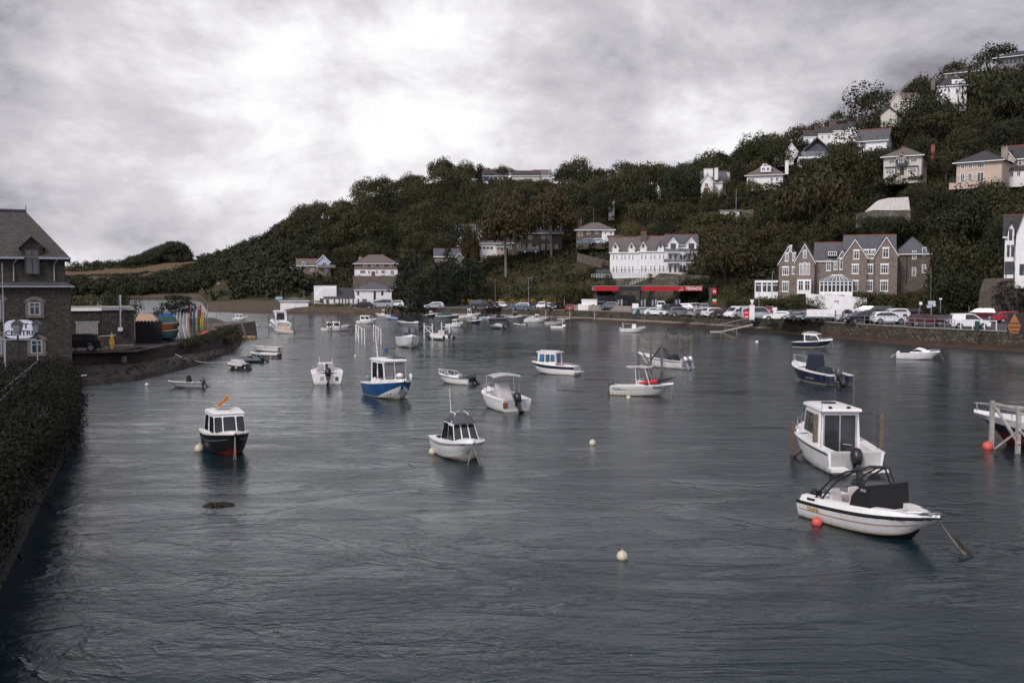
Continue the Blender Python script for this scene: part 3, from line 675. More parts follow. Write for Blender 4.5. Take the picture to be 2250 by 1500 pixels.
# ------------------------------------------------------------------ buildings
HS = []
class House:
    def __init__(s, name, label, px, py, Y, rz=0, cat='house', group=None):
        p = P(px, py, Y); az = math.atan2(p.x, p.y); s.e = empty(name, label, cat, p, R(rz)-az, group); s.e.scale = (math.cos(az), 1, 1); HS.append((s, Y))
    def w_(s, mb, name='wall'): return mb.build(name, s.e)
    def block(s, x, y, w, d, h, roof, rh, wall, rm=None, z=0, oh=.35, sink=1.8, fascia=UPVC, hipend=None):
        rm = rm or SLATE; mb = MB(); x1, y1 = x+w, y+d
        if roof == 'gy': mb.prism([(x, z-sink), (x1, z-sink), (x1, z+h), ((x+x1)/2, z+h+rh), (x, z+h)], y, y1, wall, 'y')
        elif roof == 'gx': mb.prism([(y, z-sink), (y1, z-sink), (y1, z+h), ((y+y1)/2, z+h+rh), (y, z+h)], x, x1, wall, 'x')
        elif roof == 'mono': mb.prism([(y, z-sink), (y1, z-sink), (y1, z+h+rh), (y, z+h)], x, x1, wall, 'x')
        elif roof == 'monox': mb.prism([(x, z-sink), (x1, z-sink), (x1, z+h+rh), (x, z+h)], y, y1, wall, 'y')
        else: mb.box(x, x1, y, y1, z-sink, z+h, wall)
        s.w_(mb); r = MB(); t = .14; zz_ = z+h+.02
        if roof in ('gy', 'gx'):
            half = (w if roof == 'gy' else d)/2; k = rh/half
            for sg in (-1, 1):
                c = (x+x1)/2 if roof == 'gy' else (y+y1)/2
                a = (c+sg*(half+oh), zz_-k*oh); q = (c, zz_+rh)
                pts_ = [a, q, (q[0], q[1]+t), (a[0]+sg*0, a[1]+t)]
                if roof == 'gy': r.prism(pts_, y-oh, y1+oh, rm, 'y')
                else: r.prism(pts_, x-oh, x1+oh, rm, 'x')
            ro = r.build('roof', s.e)
            rg = MB(); c = (x+x1)/2 if roof == 'gy' else (y+y1)/2
            if roof == 'gy': rg.box(c-.14, c+.14, y-oh-.02, y1+oh+.02, zz_+rh+t-.06, zz_+rh+t+.09, RIDGE)
            else: rg.box(x-oh-.02, x1+oh+.02, c-.14, c+.14, zz_+rh+t-.06, zz_+rh+t+.09, RIDGE)
            rg.build('ridge_tiles', ro)
            if roof == 'gy' and fascia:
                f = MB()
                for sg in (-1, 1):
                    c = (x+x1)/2; a = (c+sg*(half+oh), zz_-k*oh-.05); q = (c, zz_+rh-.05)
                    f.prism([a, q, (q[0], q[1]-.22), (a[0], a[1]-.22)], y-oh+.02, y-oh+.08, fascia, 'y')
                f.build('bargeboard', ro)
            elif fascia: MB().box(x-oh, x1+oh, y-oh-.06, y-oh-.003, zz_-k*oh-.1, zz_-k*oh+.1, fascia).build('gutter', ro)
        elif roof == 'hip':
            X0, X1, Y0, Y1 = x-oh, x1+oh, y-oh, y1+oh; m_ = min(w, d)/2+oh
            if w >= d: ra, rb = (X0+m_, (Y0+Y1)/2), (X1-m_, (Y0+Y1)/2)
            else: ra, rb = ((X0+X1)/2, Y0+m_), ((X0+X1)/2, Y1-m_)
            zt = zz_+rh; b0 = [(X0, Y0, zz_), (X1, Y0, zz_), (X1, Y1, zz_), (X0, Y1, zz_)]
            if w >= d: fs = [(0, 1, 5, 4), (1, 2, 5), (2, 3, 4, 5), (3, 0, 4)]
            else: fs = [(0, 1, 4), (1, 2, 5, 4), (2, 3, 5), (3, 0, 4, 5)]
            r.add(b0+[(*ra, zt), (*rb, zt+.001)], fs+[(3, 2, 1, 0)], rm); ro = r.build('roof', s.e)
            rg = MB()
            for a, q in ((b0[0], ra), (b0[1], ra if w < d else rb), (b0[2], rb), (b0[3], rb if w < d else ra)): rg.cyl(a, (*q, zt+.02), .09, rm, n=5)
            rg.build('ridge_tiles', ro)
            if fascia: MB().box(X0-.01, X1+.01, Y0-.08, Y0-.003, zz_-.12, zz_+.04, fascia).build('gutter', ro)
        elif roof in ('mono', 'monox'):
            if roof == 'mono':
                k = rh/d; r.prism([(y-oh, zz_-k*oh), (y1+oh, zz_+rh+k*oh), (y1+oh, zz_+rh+k*oh+t), (y-oh, zz_-k*oh+t)], x-oh, x1+oh, rm, 'x')
            else:
                k = rh/w; r.prism([(x-oh, zz_-k*oh), (x1+oh, zz_+rh+k*oh), (x1+oh, zz_+rh+k*oh+t), (x-oh, zz_-k*oh+t)], y-oh, y1+oh, rm, 'y')
            r.build('roof', s.e)
        elif roof == 'flat': r.box(x-oh, x1+oh, y-oh, y1+oh, z+h+.003, z+h+.2, rm).build('roof', s.e)
        return s
    def win(s, x, z, w, h, y=0, face='f', nx=2, nz=1, fm=None, gm=None, arch=False, lintel=None, name='window', fr=.09, xf=0):
        """face f: on plane y facing -y at x; face r / l: on plane xf facing +x / -x, x is then the y position"""
        fm = fm or UPVC; gm = gm or HGLASS; f = MB(); pr = .05
        def bx(a, b_, c, d_, q0, q1, m_, mb):
            if face == 'f': mb.box(a, b_, y-q1, y-q0, c, d_, m_)
            elif face == 'r': mb.box(xf+q0, xf+q1, a, b_, c, d_, m_)
            else: mb.box(xf-q1, xf-q0, a, b_, c, d_, m_)
        x0, x1, z0, z1 = x-w/2, x+w/2, z, z+h
        bx(x0-fr*.3, x0+fr, z0, z1, .004, pr, fm, f); bx(x1-fr, x1+fr*.3, z0, z1, .004, pr, fm, f)
        bx(x0+fr, x1-fr, z1-fr, z1, .004, pr, fm, f); bx(x0+fr, x1-fr, z0, z0+fr, .004, pr, fm, f)
        for i in range(1, nx): c = x0+w*i/nx; bx(c-fr*.4, c+fr*.4, z0+fr, z1-fr, .004, pr-.01, fm, f)
        for i in range(1, nz): c = z0+h*(.66 if nz == 2 else i/nz); bx(x0+fr, x1-fr, c-fr*.35, c+fr*.35, .004, pr-.015, fm, f)
        if arch and face == 'f':
            n = 8; o_ = [(x+(w/2+.12)*math.cos(PI*i/n), z1+(w/2+.12)*math.sin(PI*i/n)) for i in range(n+1)]; i_ = [(x+w/2*.8*math.cos(PI*i/n), z1+w/2*.8*math.sin(PI*i/n)) for i in range(n, -1, -1)]
            for q in range(n): f.prism([o_[q], o_[q+1], i_[n-q-1], i_[n-q]], y-pr, y-.004, fm, 'y')
        if lintel: bx(x0-.12, x1+.12, z1+.01, z1+.24, .003, .07, lintel, f); bx(x0-.1, x1+.1, z0-.14, z0-.01, .003, .09, lintel, f)
        o = f.build(name, s.e); g_ = MB(); bx(x0+fr*.9, x1-fr*.9, z0+fr*.9, z1-fr*.9, .002, .012, gm, g_)
        if arch and face == 'f': g_.prism([(x+w/2*.8*math.cos(PI*i/8), z1-.1+w/2*.9*math.sin(PI*i/8)) for i in range(9)], y-.012, y-.002, gm, 'y')
        g_.build('pane', o); return o
    def wins(s, xs, z, w, h, **k):
        for x in xs: s.win(x, z, w, h, **k)
    def chim(s, x, y, z, w=.7, d=.5, h=1.4, m=None, pots=2):
        m = m or HST; c = MB(); c.box(x-w/2, x+w/2, y-d/2, y+d/2, z-1.4, z+h, m); c.box(x-w/2-.06, x+w/2+.06, y-d/2-.06, y+d/2+.06, z+h-.2, z+h+.003, m)
        o = c.build('chimney', s.e); q = MB()
        for i in range(pots): px_ = x-w/2+w*(i+.5)/pots; q.cyl((px_, y, z+h), (px_, y, z+h+.38), .12, RIDGE, .1)
        q.build('chimney_pot', o); return o
    def part(s, name, mb, lab=None): o = mb.build(name, s.e); return tag(o, lab)
def scl(px, Y): return px/F*Y
# --- white hipped riverside hall (690-863)
Y = 262; H = House('riverside_hall', 'white hall beside the river with a pyramid slate roof at its right end', 690, 671, Y, cat='building'); k = Y/F
H.block(91*k, 0, 82*k, 9, 34*k, 'hip', 2.3, RENDW)
H.block(0, 2, 50*k, 10, 5.0, 'monox', 0.01, RENDW, RENDW, oh=.05, sink=2)
mb = MB(); mb.prism([(0, 17*k), (21*k, 39*k), (50*k, 38.5*k), (50*k, 10*k), (0, 10*k)], 1.6, 2.2, RENDW, 'y'); H.part('gable_wall', mb)
H.block(22*k, .4, 69*k, 8, 15*k, 'mono', 2.6, RENDW, SLATED, oh=.15)
for x in (17,): H.win(x*k, 5*k, .9, 1.2, y=1.6, fm=BLKF, nx=1)
H.win(30*k, 5*k, 6*k, 8*k, y=.4, fm=BLKF)
for x in (45, 56, 63, 70, 77, 87): H.win(x*k, 4.5*k, 2.6*k, 9*k, y=.4, nx=1, fm=BLKF)
for x, z, w_, h_ in ((98, 22, 3.2, 9), (98, 5, 3.2, 9), (152, 22, 4.5, 9), (152, 5, 4.5, 9)): H.win(x*k, z*k, w_*k, h_*k, nx=1, fm=BLKF)
H.win(112*k, 2*k, 10*k, 12*k, nx=3, nz=2, fm=LEADP); H.win(135*k, 6*k, 4.5*k, 25*k, nx=1, nz=3, fm=BLKF)
Y = 255; k = Y/F; H = House('boat_shed', 'low white shed with grey hipped roof left of the riverside hall', 616, 676, Y, cat='shed')
H.block(0, 0, 62*k, 7, 15*k, 'hip', .9, RENDW, SLATE); H.part('door', MB().box(6*k, 32*k, -.05, -.004, .1, 13*k, UPVC))
Y = 296; k = Y/F; H = House('detached_house', 'long house with hipped brown slate roof, brown upper storey and white ground floor', 779, 605, Y)
H.block(0, 0, 95*k, 9, 12.5*k, 'none', 0, RENDW); H.block(.02, .02, 95*k-.04, 8.96, 13*k, 'hip', 2.8, HST, SLATEB, z=12.5*k, sink=0, oh=.5)
for x in (24, 42, 60, 80): H.win(x*k, 19.5*k, 9*k if x < 70 else 6*k, 5*k, y=.02, nx=3)
for x, w_ in ((18, 12), (63, 9), (83, 8)): H.win(x*k, 4*k, w_*k, 7.5*k, nx=3)
H.win(32*k, 3.5*k, 5*k, 8*k, nx=2); H.win(49*k, 3.5*k, 6*k, 8*k, nx=3); H.part('door', MB().box(37*k, 45*k, -.06, -.004, 0, 9*k, WOODV))
H.chim(13*k, 4, 29*k, w=.9, h=1.6, m=CONC); H.chim(66*k, 5, 32*k, w=.6, h=1.2, m=CONC)
mb = ribbon([(P(770, 0, 290).x, 290), (P(870, 0, 288).x, 288)], 3, P(820, 606, 289).z, .6, LST); tag(mb.build('garden_wall'), 'grey stone garden wall under the long hipped roof house', 'wall')
Y = 304; k = Y/F; H = House('stone_cottage', 'grey stone cottage with a pale blue gable and balcony by the road', 653, 603, Y)
H.block(0, 0, 45*k, 7, 20*k, 'gx', 1.9, HST, SLATEB); H.block(43*k, -.8, 29*k, 7, 29*k, 'gy', 1.9, RENDB, SLATEB, sink=0); H.block(42.5*k, -1.1, 31*k, 7, 15*k, 'none', 0, HST)
H.part('balcony', MB().box(45*k, 84*k, -2.2, -1.1, 15*k, 16*k, CONC).box(45*k, 84*k, -2.2, -2.12, 16*k, 21*k, CGLASS))
H.block(10*k, -.3, 11*k, 2, 20*k, 'gy', 1.4, SLATED, SLATED, sink=-2.0)
H.win(15.5*k, 21*k, 9*k, 6*k, y=-.3, nx=3); H.win(60*k, 18*k, 10*k, 9*k, y=-.8, nx=2); H.win(33*k, 7*k, 7*k, 6*k, nx=2); H.win(64*k, 7*k, 8*k, 6*k, y=-1.1, gm=BGLASS)
# --- houses in the trees, middle
Y = 283; k = Y/F; H = House('glazed_house', 'white house with a row of dark windows half hidden behind slender trees', 1033, 562, Y)
H.block(0, 0, 66*k, 7, 27*k, 'hip', 1.2, RENDW, SLATE); H.wins([(6+8.2*i)*k for i in range(6)], 14*k, 7*k, 6.5*k, nx=1, fr=.07); H.block(58*k, -1.2, 22*k, 5, 20*k, 'gx', 1.4, RENDC, SLATE); H.win(70*k, 8*k, .9, 1.3, y=-1.2)
Y = 296; k = Y/F; H = House('hidden_white_house', 'white house glimpsed through tree tops left of the two russet beeches', 1002, 530, Y); H.block(0, 0, 68*k, 6, 28*k, 'gx', 1.2, RENDW, SLATE)
H.wins([8*k, 24*k, 40*k], 12*k, .9, 1.3)
Y = 275; k = Y/F; H = House('stone_house', 'dark stone house with pale framed bay windows behind the two beech trunks', 1130, 553, Y)
H.block(0, 0, 105*k, 8, 41*k, 'gx', 2, LST, SLATED)
for x, w_ in ((10, 7), (21, 5), (35, 7), (63, 8), (75, 5)):
    H.win(x*k, 4*k, w_*k, 13*k, nx=2, nz=2, fm=RENDY)
    H.win(x*k, 27*k, w_*k, 8*k, nx=2, fm=RENDY)
H.part('door', MB().box(48*k, 53*k, -.06, -.004, 0, 14*k, RENDY)); H.block(-14*k, 1, 16*k, 6, 20*k, 'gx', 1.5, LST, SLATED)
for dx in (-9, 92): H.win(dx*k, 6*k, .8, 1.2, y=1 if dx < 0 else 0, fm=RENDY)
Y = 262; k = Y/F; H = House('hipped_stone_house', 'stone house with grey hipped roof and white right end above the white terrace', 1266, 532, Y)
H.block(0, 0, 82*k, 8, 26*k, 'hip', 2.2, LST, SLATEB, oh=.5); H.part('wall', MB().box(56*k, 82.6*k, -.04, 8.04, 0, 26*k, RENDW))
H.win(9*k, 13*k, 10*k, 10*k, nx=3, fm=RENDY); H.win(27*k, 17*k, 8*k, 6*k, nx=3, fm=RENDY); H.win(45*k, 17*k, 8*k, 6*k, nx=3, fm=RENDY); H.win(64*k, 17*k, 4*k, 6*k, y=-.04, nx=1); H.win(76*k, 17*k, 7*k, 6*k, y=-.04)
H.chim(7*k, 3, 36*k, w=1.3, h=1.6, m=LST, pots=4); H.block(70*k, -3, 40*k, 4, 12*k, 'flat', 0, RENDG, CONC)
# --- crest houses
Y = 398; k = Y/F; H = House('crest_cottage', 'small white gabled house beside the cypress on the hill crest', 1046, 401, Y); H.block(0, 0, 14*k, 7, 12*k, 'gy', 1.8, RENDW, SLATE); H.win(7*k, 8*k, 3*k, 4*k)
MB_ = MB().box(-6*k, 26*k, -5, -4.6, -6*k, 0, RENDW); H.part('garden_wall', MB_)
H = House('solar_roof_house', 'long dark blue grey house with solar panels on the hill crest', 1063, 397, Y+6); H.block(0, 0, 54*k, 7, 11*k, 'gx', 2.4, BRICKD, SLATED); H.wins([14*k, 22*k, 32*k, 42*k], 4*k, 3.5*k, 3.5*k, gm=CGLASS)
r = MB()
for i in range(6): r.hexa([((2+3.6*i)*k, -.1, 12.1*k), ((5.2+3.6*i)*k, -.1, 12.1*k), ((5.2+3.6*i)*k, 3, 16.6*k+.9), ((2+3.6*i)*k, 3, 16.6*k+.9)], [((2+3.6*i)*k, -.2, 12.5*k), ((5.2+3.6*i)*k, -.2, 12.5*k), ((5.2+3.6*i)*k, 2.9, 17*k+.9), ((2+3.6*i)*k, 2.9, 17*k+.9)], SOLAR)
H.part('solar_panels', r); H.chim(24*k, 4, 20*k, w=1, h=.8, m=RENDW)
H = House('crest_terrace', 'low cream house with long brown roof at the right of the hill crest group', 1125, 395, Y+4); H.block(0, 0, 60*k, 8, 9*k, 'gx', 2.2, RENDY, SLATED); H.block(50*k, 2, 36*k, 8, 11*k, 'gx', 2.4, RENDW, SLATEB); H.wins([12*k, 24*k, 36*k], 3*k, 3*k, 3.5*k); H.chim(10*k, 4, 16*k, m=RENDW, h=.9); H.chim(46*k, 4, 17*k, h=.9); H.chim(84*k, 5, 17*k, m=RENDW, h=.9)
# --- white terrace
Y = 228; k = Y/F
H = House('terrace_house', 'white house pair at the left end of the white terrace, two gabled dormers', 1340, 604, Y)
H.block(0, 0, 61*k, 9, 50*k, 'gx', 3.4, RENDW, SLATEB, oh=.25)
for x in (12, 47):
    H.block((x-7)*k, -.25, 14*k, 5, 60*k, 'gy', 1.2, RENDW, SLATE, sink=-49*k, oh=.2); H.win(x*k, 58*k, 4*k, 8*k, y=-.25, nx=1, nz=2, fm=BLKF)
for x in (8, 15, 26, 33, 42, 50): H.win(x*k, 33*k, 3.6*k, 11*k, nx=1, nz=2); H.win(x*k, 5*k, 3.6*k, 15*k, nx=1, nz=2)
H2 = House('terrace_house', 'middle white house pair of the white terrace, one dormer edged in blue', 1401, 603, Y-.6, rz=1.5)
H2.block(.05, 0, 62*k, 9, 51*k, 'gx', 3.4, RENDW, SLATEB, oh=.25)
for x in (12, 50):
    H2.block((x-7)*k, -.25, 14*k, 5, 60*k, 'gy', 1.2, RENDW, SLATE, sink=-49*k, oh=.2, fascia=BLUE if x == 50 else UPVC); H2.win(x*k, 58*k, 4*k, 8*k, y=-.25, nx=1, nz=2, fm=BLKF)
for x in (9, 17, 29, 37, 48, 56): H2.win(x*k, 33*k, 3.6*k, 11*k, nx=1, nz=2); H2.win(x*k, 5*k, 3.6*k, 15*k, nx=1, nz=2)
H2.chim(14*k, 3, 82*k, w=1.3, h=1.0, pots=6, m=LST)
H3 = House('terrace_house', 'right end house of the white terrace with glass balconies and dark patio doors', 1463, 602, Y-1.2, rz=3.1)
H3.block(.05, 0, 70*k, 9, 58*k, 'gx', 2.9, RENDW, SLATE, oh=.25)
for x in (15, 54): H3.block((x-11)*k, -1, 22*k, 6, 66*k, 'gy', 1.4, RENDW, SLATE, sink=0, oh=.2); H3.win(x*k, 50*k, 11*k, 16*k, y=-1, nx=2, fm=DGREY)
for x in (9, 20, 33, 40, 50, 62): H3.win(x*k, 27*k, 4.5*k, 15*k, y=-1 if x not in (33, 40) else 0, nx=1, fm=DGREY); H3.win(x*k, 3*k, 4.5*k, 16*k, y=-1 if x not in (33, 40) else 0, nx=1, fm=DGREY)
H3.win(35*k, 50*k, 10*k, 13*k, nx=2)
for z in (23.5, 45.5):
    o = H3.part('balcony', MB().box(-6*k, 66*k, -2.3, -1.02, z*k, (z+1.5)*k, UPVC)); MB().box(-6*k, 66*k, -2.3, -2.27, (z+1.5)*k, (z+8.5)*k, CGLASS).build('glass_rail', o)
e = empty('terrace_front_wall', 'low white front wall and railings along the terrace gardens', 'wall', (0, 0, 0)); Y1 = 224.5
w0 = MB()
for a, b_, y0, y1 in ((1345, 1378, 598, 612), (1380, 1418, 602, 614), (1420, 1450, 600, 613), (1462, 1512, 598, 606)): w0.hexa([P(a, y1, Y1), P(b_, y1, Y1), P(b_, y1, Y1+.4), P(a, y1, Y1+.4)], [P(a, y0, Y1), P(b_, y0, Y1), P(b_, y0, Y1+.4), P(a, y0, Y1+.4)], RENDW)
w0.build('wall', e); w1 = MB()
for a in range(1340, 1512, 5): w1.cyl(P(a, 606, Y1-.3), P(a, 592, Y1-.3), .03, DGREY, n=4)
w1.tube([P(1340, 592, Y1-.3), P(1512, 592, Y1-.3)], .04, DGREY, 4); w1.build('railing', e)
# dark stone retaining wall behind the fuel station, in two stages
Y = 219.5; mb = MB()
mb.prism([(P(px_, py_, Y).x, P(px_, py_, Y).z) for px_, py_ in ((1225, 690), (1232, 640), (1300, 622), (1345, 612), (1440, 609), (1452, 600), (1560, 606), (1570, 690))], Y, Y+2.2, CST, 'y')
tag(mb.build('retaining_wall'), 'high rubble retaining wall under the white terrace behind the fuel station', 'wall')
mb = MB()
pl = [P(1300, 610, 219.2), P(1345, 611, 219.2), P(1430, 611, 219.2)]; ps_ = [P(1430, 611, 219.2), P(1385, 628, 219.2)]
for line in (pl, ps_):
    for dz in (0, .45): mb.tube([q+Vector((0, 0, .3+dz)) for q in line], .035, UPVC, 4)
    for a, b_ in zip(line[:-1], line[1:]):
        for i in range(9): q = a.lerp(b_, i/8); mb.cyl(q, q+Vector((0, 0, .8)), .035, UPVC, n=4)
tag(mb.build('steps_handrail'), 'white metal handrail of the steps below the white terrace', 'railing')
# --- houses above
Y = 290; k = Y/F; H = House('white_wall_house', 'narrow white gable end behind the trees above the hipped stone house', 1337, 470, Y); H.block(0, 0, 13*k, 8, 29*k, 'mono', .3, RENDW)
Y = 302; k = Y/F; H = House('white_gable_house', 'white steep gabled house with black bargeboards on the skyline', 1434, 443, Y); H.block(0, 0, 21*k, 9, 17*k, 'gy', 3.2, RENDW, SLATE, fascia=BLKF); H.win(10*k, 10*k, 6*k, 9*k, nz=2); H.win(6*k, 0, 8*k, 6*k)
H.block(21*k, 2, 36*k, 6, 12*k, 'gx', 2.4, RENDW, SLATE)
Y = 285; k = Y/F; H = House('bay_windowed_house', 'white house with grey roofs, tall white chimneys and a two storey bay window', 1540, 434, Y)
H.block(0, 3, 55*k, 8, 36*k, 'gx', 3.2, RENDW, SLATE); H.block(2*k, 0, 24*k, 8, 36*k, 'gy', 1.9, RENDW, SLATE); H.win(12*k, 22*k, 8*k, 9*k, nx=2); H.win(12*k, 3*k, 10*k, 11*k, nx=4); H.part('tile_panel', MB().box(6*k, 18*k, -.07, -.004, 15*k, 21*k, RIDGE))
H.chim(16*k, 5, 58*k, w=2.6, h=1.0, m=RENDW, pots=6); H.chim(33*k, 2, 50*k, w=1, h=1.9, m=RENDW); H.chim(60*k, 6, 50*k, w=.9, h=1, m=RENDY)
Y = 275; k = Y/F; H = House('dormer_bungalow', 'white bungalow with a wide grey hipped roof and a white box dormer', 1641, 405, Y, rz=-8)
H.block(0, 0, 78*k, 9, 18*k, 'hip', 3.3, RENDW, SLATEB, oh=.6); H.part('dormer', MB().box(30*k, 52*k, 0, 5, 25*k, 38*k, RENDW)); H.wins([36*k, 46*k], 28*k, 7*k, 7*k, y=0, nx=2); H.wins([6*k, 13*k, 54*k, 66*k], 4*k, 6*k, 9*k)
H.chim(34*k, 5, 40*k, w=1.4, h=.8, m=RENDW); H.chim(83*k, 4, 33*k, w=.9, h=2.2, m=RENDW)
Y = 292; k = Y/F; H = House('white_gabled_cottage', 'white gabled cottage with dark roof left of the glass fronted modern house', 1726, 350, Y); H.block(0, 0, 26*k, 8, 18*k, 'gy', 2.2, RENDW, SLATED); H.win(8*k, 12*k, .9, 1.2); H.block(-26*k, 2, 28*k, 6, 8*k, 'flat', 0, RENDY, SLATED)
Y = 280; k = Y/F; H = House('modern_house', 'modern house with a big overhanging dark gable and glazed balcony front', 1752, 358, Y)
H.block(4*k, 2, 76*k, 9, 19*k, 'gy', 4.4, BRICKD, SLATED, oh=1.5, fascia=DGREY)
H.part('balcony', MB().box(2*k, 52*k, -2, 1.9, 7*k, 11*k, RENDW).box(8*k, 58*k, -2, -1.9, 11*k, 22*k, CGLASS)); H.part('glazed_gable', MB().prism([(10*k, 12*k), (72*k, 12*k), (62*k, 32*k), (42*k, 42*k), (20*k, 26*k)], 1.9, 1.98, HGLASS, 'y'))
H.block(0, -1, 46*k, 4, 7*k, 'none', 0, RENDW); H.wins([8*k, 20*k, 32*k, 42*k], 0, 8*k, 6*k, y=-1)
Y = 302; k = Y/F; H = House('skyline_terrace', 'row of grey roofed white houses with big chimney stacks on the skyline', 1765, 322, Y)
for i in range(4): H.block(i*32*k, -i*.3, 31.9*k, 8, (20+i*5)*k, 'gx', 2.3, RENDW, SLATED, oh=.1); H.wins([(9+32*i)*k, (23+32*i)*k], (10+i*5)*k, 5*k, 7*k, y=-i*.3)
for i in (1, 2, 4): H.chim(i*31.5*k, 4, (40+i*5)*k, w=2.2, h=1.0, pots=6, m=LST)
Y = 252; k = Y/F; H = House('skylight_house', 'white gabled house with long grey slate roof and a skylight below the airy tree', 1884, 330, Y, rz=-10)
H.block(0, 0, 64*k, 8, 20*k, 'gx', 3, RENDW, SLATE, oh=.5); H.win(12*k, 2*k, 14*k, 14*k, nx=3, gm=CGLASS); H.part('skylight', MB().hexa([(38*k, .9, 28*k), (44*k, .9, 28*k), (44*k, 1.8, 32*k), (38*k, 1.8, 32*k)], [(38*k, .8, 28.8*k), (44*k, .8, 28.8*k), (44*k, 1.7, 32.8*k), (38*k, 1.7, 32.8*k)], CGLASS))
Y = 222; k = Y/F; H = House('half_timbered_house', 'cream house with brown hipped roof, dark timber gable and two bow windows', 1941, 387, Y, rz=-9)
H.block(0, 0, 82*k, 9, 40*k, 'hip', 2.4, RENDY, SLATEB, oh=.7); H.block(29*k, -1.1, 22*k, 4, 33*k, 'gy', 1.3, BRICKD, SLATEB, z=0, sink=-19*k, fascia=RENDY); H.win(40*k, 26*k, 12*k, 10*k, y=-1.1, nx=3)
H.win(17*k, 26*k, 14*k, 8*k, nx=4); H.win(66*k, 26*k, 14*k, 9*k, nx=4)
for x in (16, 64): H.part('bow_window', MB().box((x-11)*k, (x+11)*k, -.9, -.01, -.5, 15*k, RENDY).box((x-12)*k, (x+12)*k, -1.1, -.01, 15.1*k, 18*k, SLATED)); H.win(x*k, 3*k, 20*k, 11*k, y=-.9, nx=6, nz=2)
H.part('door', MB().box(36*k, 45*k, -.06, -.004, 0, 17*k, BLKF)); H.chim(100*k, 5, 43*k, w=.8, h=2.2, m=RIDGE); H.chim(34*k, 5, 56*k, w=.8, h=.9, m=RIDGE)
Y = 206; k = Y/F; H = House('peach_house', 'peach rendered house with grey hipped roof and a railed terrace', 2101, 402, Y, rz=-16)
H.block(0, 0, 100*k, 10, 42*k, 'hip', 2.7, RENDC, SLATED, oh=.7)
for x, w_ in ((14, 9), (31, 9), (54, 15)): H.win(x*k, 29*k, w_*k, (12 if w_ > 10 else 13)*k, nx=2 if w_ < 10 else 3, nz=1)
for x, w_ in ((14, 9), (31, 9), (54, 15)): H.win(x*k, 0, w_*k, 20*k, nx=2)
H.part('terrace', MB().box(-4*k, 62*k, -3.5, -.01, -1.6, -.3, RENDC)); r = MB()
for i in range(20): r.cyl(((-4+3.4*i)*k, -3.4, -.3), ((-4+3.4*i)*k, -3.4, .8), .025, DGREY, n=4)
r.tube([(-4*k, -3.4, .8), (62*k, -3.4, .8)], .035, DGREY, 4); H.part('railing', r); H.chim(97*k, 3, 56*k, w=1.3, h=1.6, m=CONC, pots=2)
Y = 208; k = Y/F; H = House('bay_cream_house', 'cream stone trimmed house with gabled bays at the right edge beside the peach house', 2204, 395, Y, rz=-12)
H.block(0, 0, 80*k, 9, 44*k, 'gx', 3, RENDC, SLATED); H.block(3*k, -1.2, 24*k, 4, 44*k, 'gy', 1.4, RENDC, SLATED); H.wins([9*k, 20*k], 29*k, 5.5*k, 13*k, y=-1.2, nz=2, nx=1); H.wins([37*k, 52*k], 28*k, 7*k, 13*k, nz=2, nx=1); H.block(0, -2.4, 60*k, 2.3, 17*k, 'mono', .9, RENDW, SLATED); H.wins([10*k, 25*k, 40*k], 3*k, 8*k, 11*k, y=-2.4, nx=2); H.chim(24*k, 4, 62*k, w=1.8, h=.9, m=RENDY, pots=4)
Y = 272; k = Y/F; H = House('pale_gabled_house', 'pale gabled house with red brown roof near the top of the hill', 1957, 242, Y, rz=6); H.block(0, 0, 26*k, 9, 20*k, 'gy', 2.2, RENDY, SLATEB, fascia=UPVC); H.win(10*k, 3*k, 10*k, 12*k, nx=2, gm=CGLASS); H.block(22*k, 0, 40*k, 9, 20*k, 'gx', 2.4, RENDY, SLATEB)
Y = 256; k = Y/F; H = House('small_gabled_house', 'small cream house with a dark gable below the pale gabled house', 1935, 265, Y, rz=-10); H.block(0, 0, 36*k, 7, 14*k, 'gy', 1.6, RENDY, SLATED, fascia=BLKF); H.win(22*k, 6*k, 5*k, 6*k)
Y = 262; k = Y/F; H = House('tall_white_house', 'tall white house with a grey mansard roof near the hilltop', 2060, 232, Y, rz=4)
H.block(0, 0, 62*k, 9, 40*k, 'hip', 3.6, RENDW, SLATED); H.wins([8*k, 24*k, 42*k], 25*k, 6*k, 10*k); H.win(24*k, 2*k, 7*k, 12*k); H.part('dormer', MB().box(30*k, 60*k, .3, 3, 44*k, 54*k, RENDW)); H.wins([38*k, 52*k], 45*k, 5*k, 7*k, y=.3); H.chim(-8*k, 4, 52*k, w=1, h=1)
Y = 292; k = Y/F; H = House('long_hilltop_house', 'low long roofed building on the ridge above the tall white house', 2076, 178, Y, rz=-8); H.block(0, 0, 80*k, 8, 14*k, 'hip', 1.6, RENDG, SLATED); H.chim(38*k, 3, 24*k, w=.8, h=1)
Y = 300; k = Y/F; H = House('hilltop_hotel', 'long flat glazed building with dark roof at the top right corner', 2186, 150, Y, rz=-8); H.block(0, 0, 150*k, 12, 20*k, 'hip', 2.6, RENDG, SLATED, oh=.8); H.wins([(8+9*i)*k for i in range(14)], 6*k, 7*k, 10*k, nx=1, fm=DGREY)
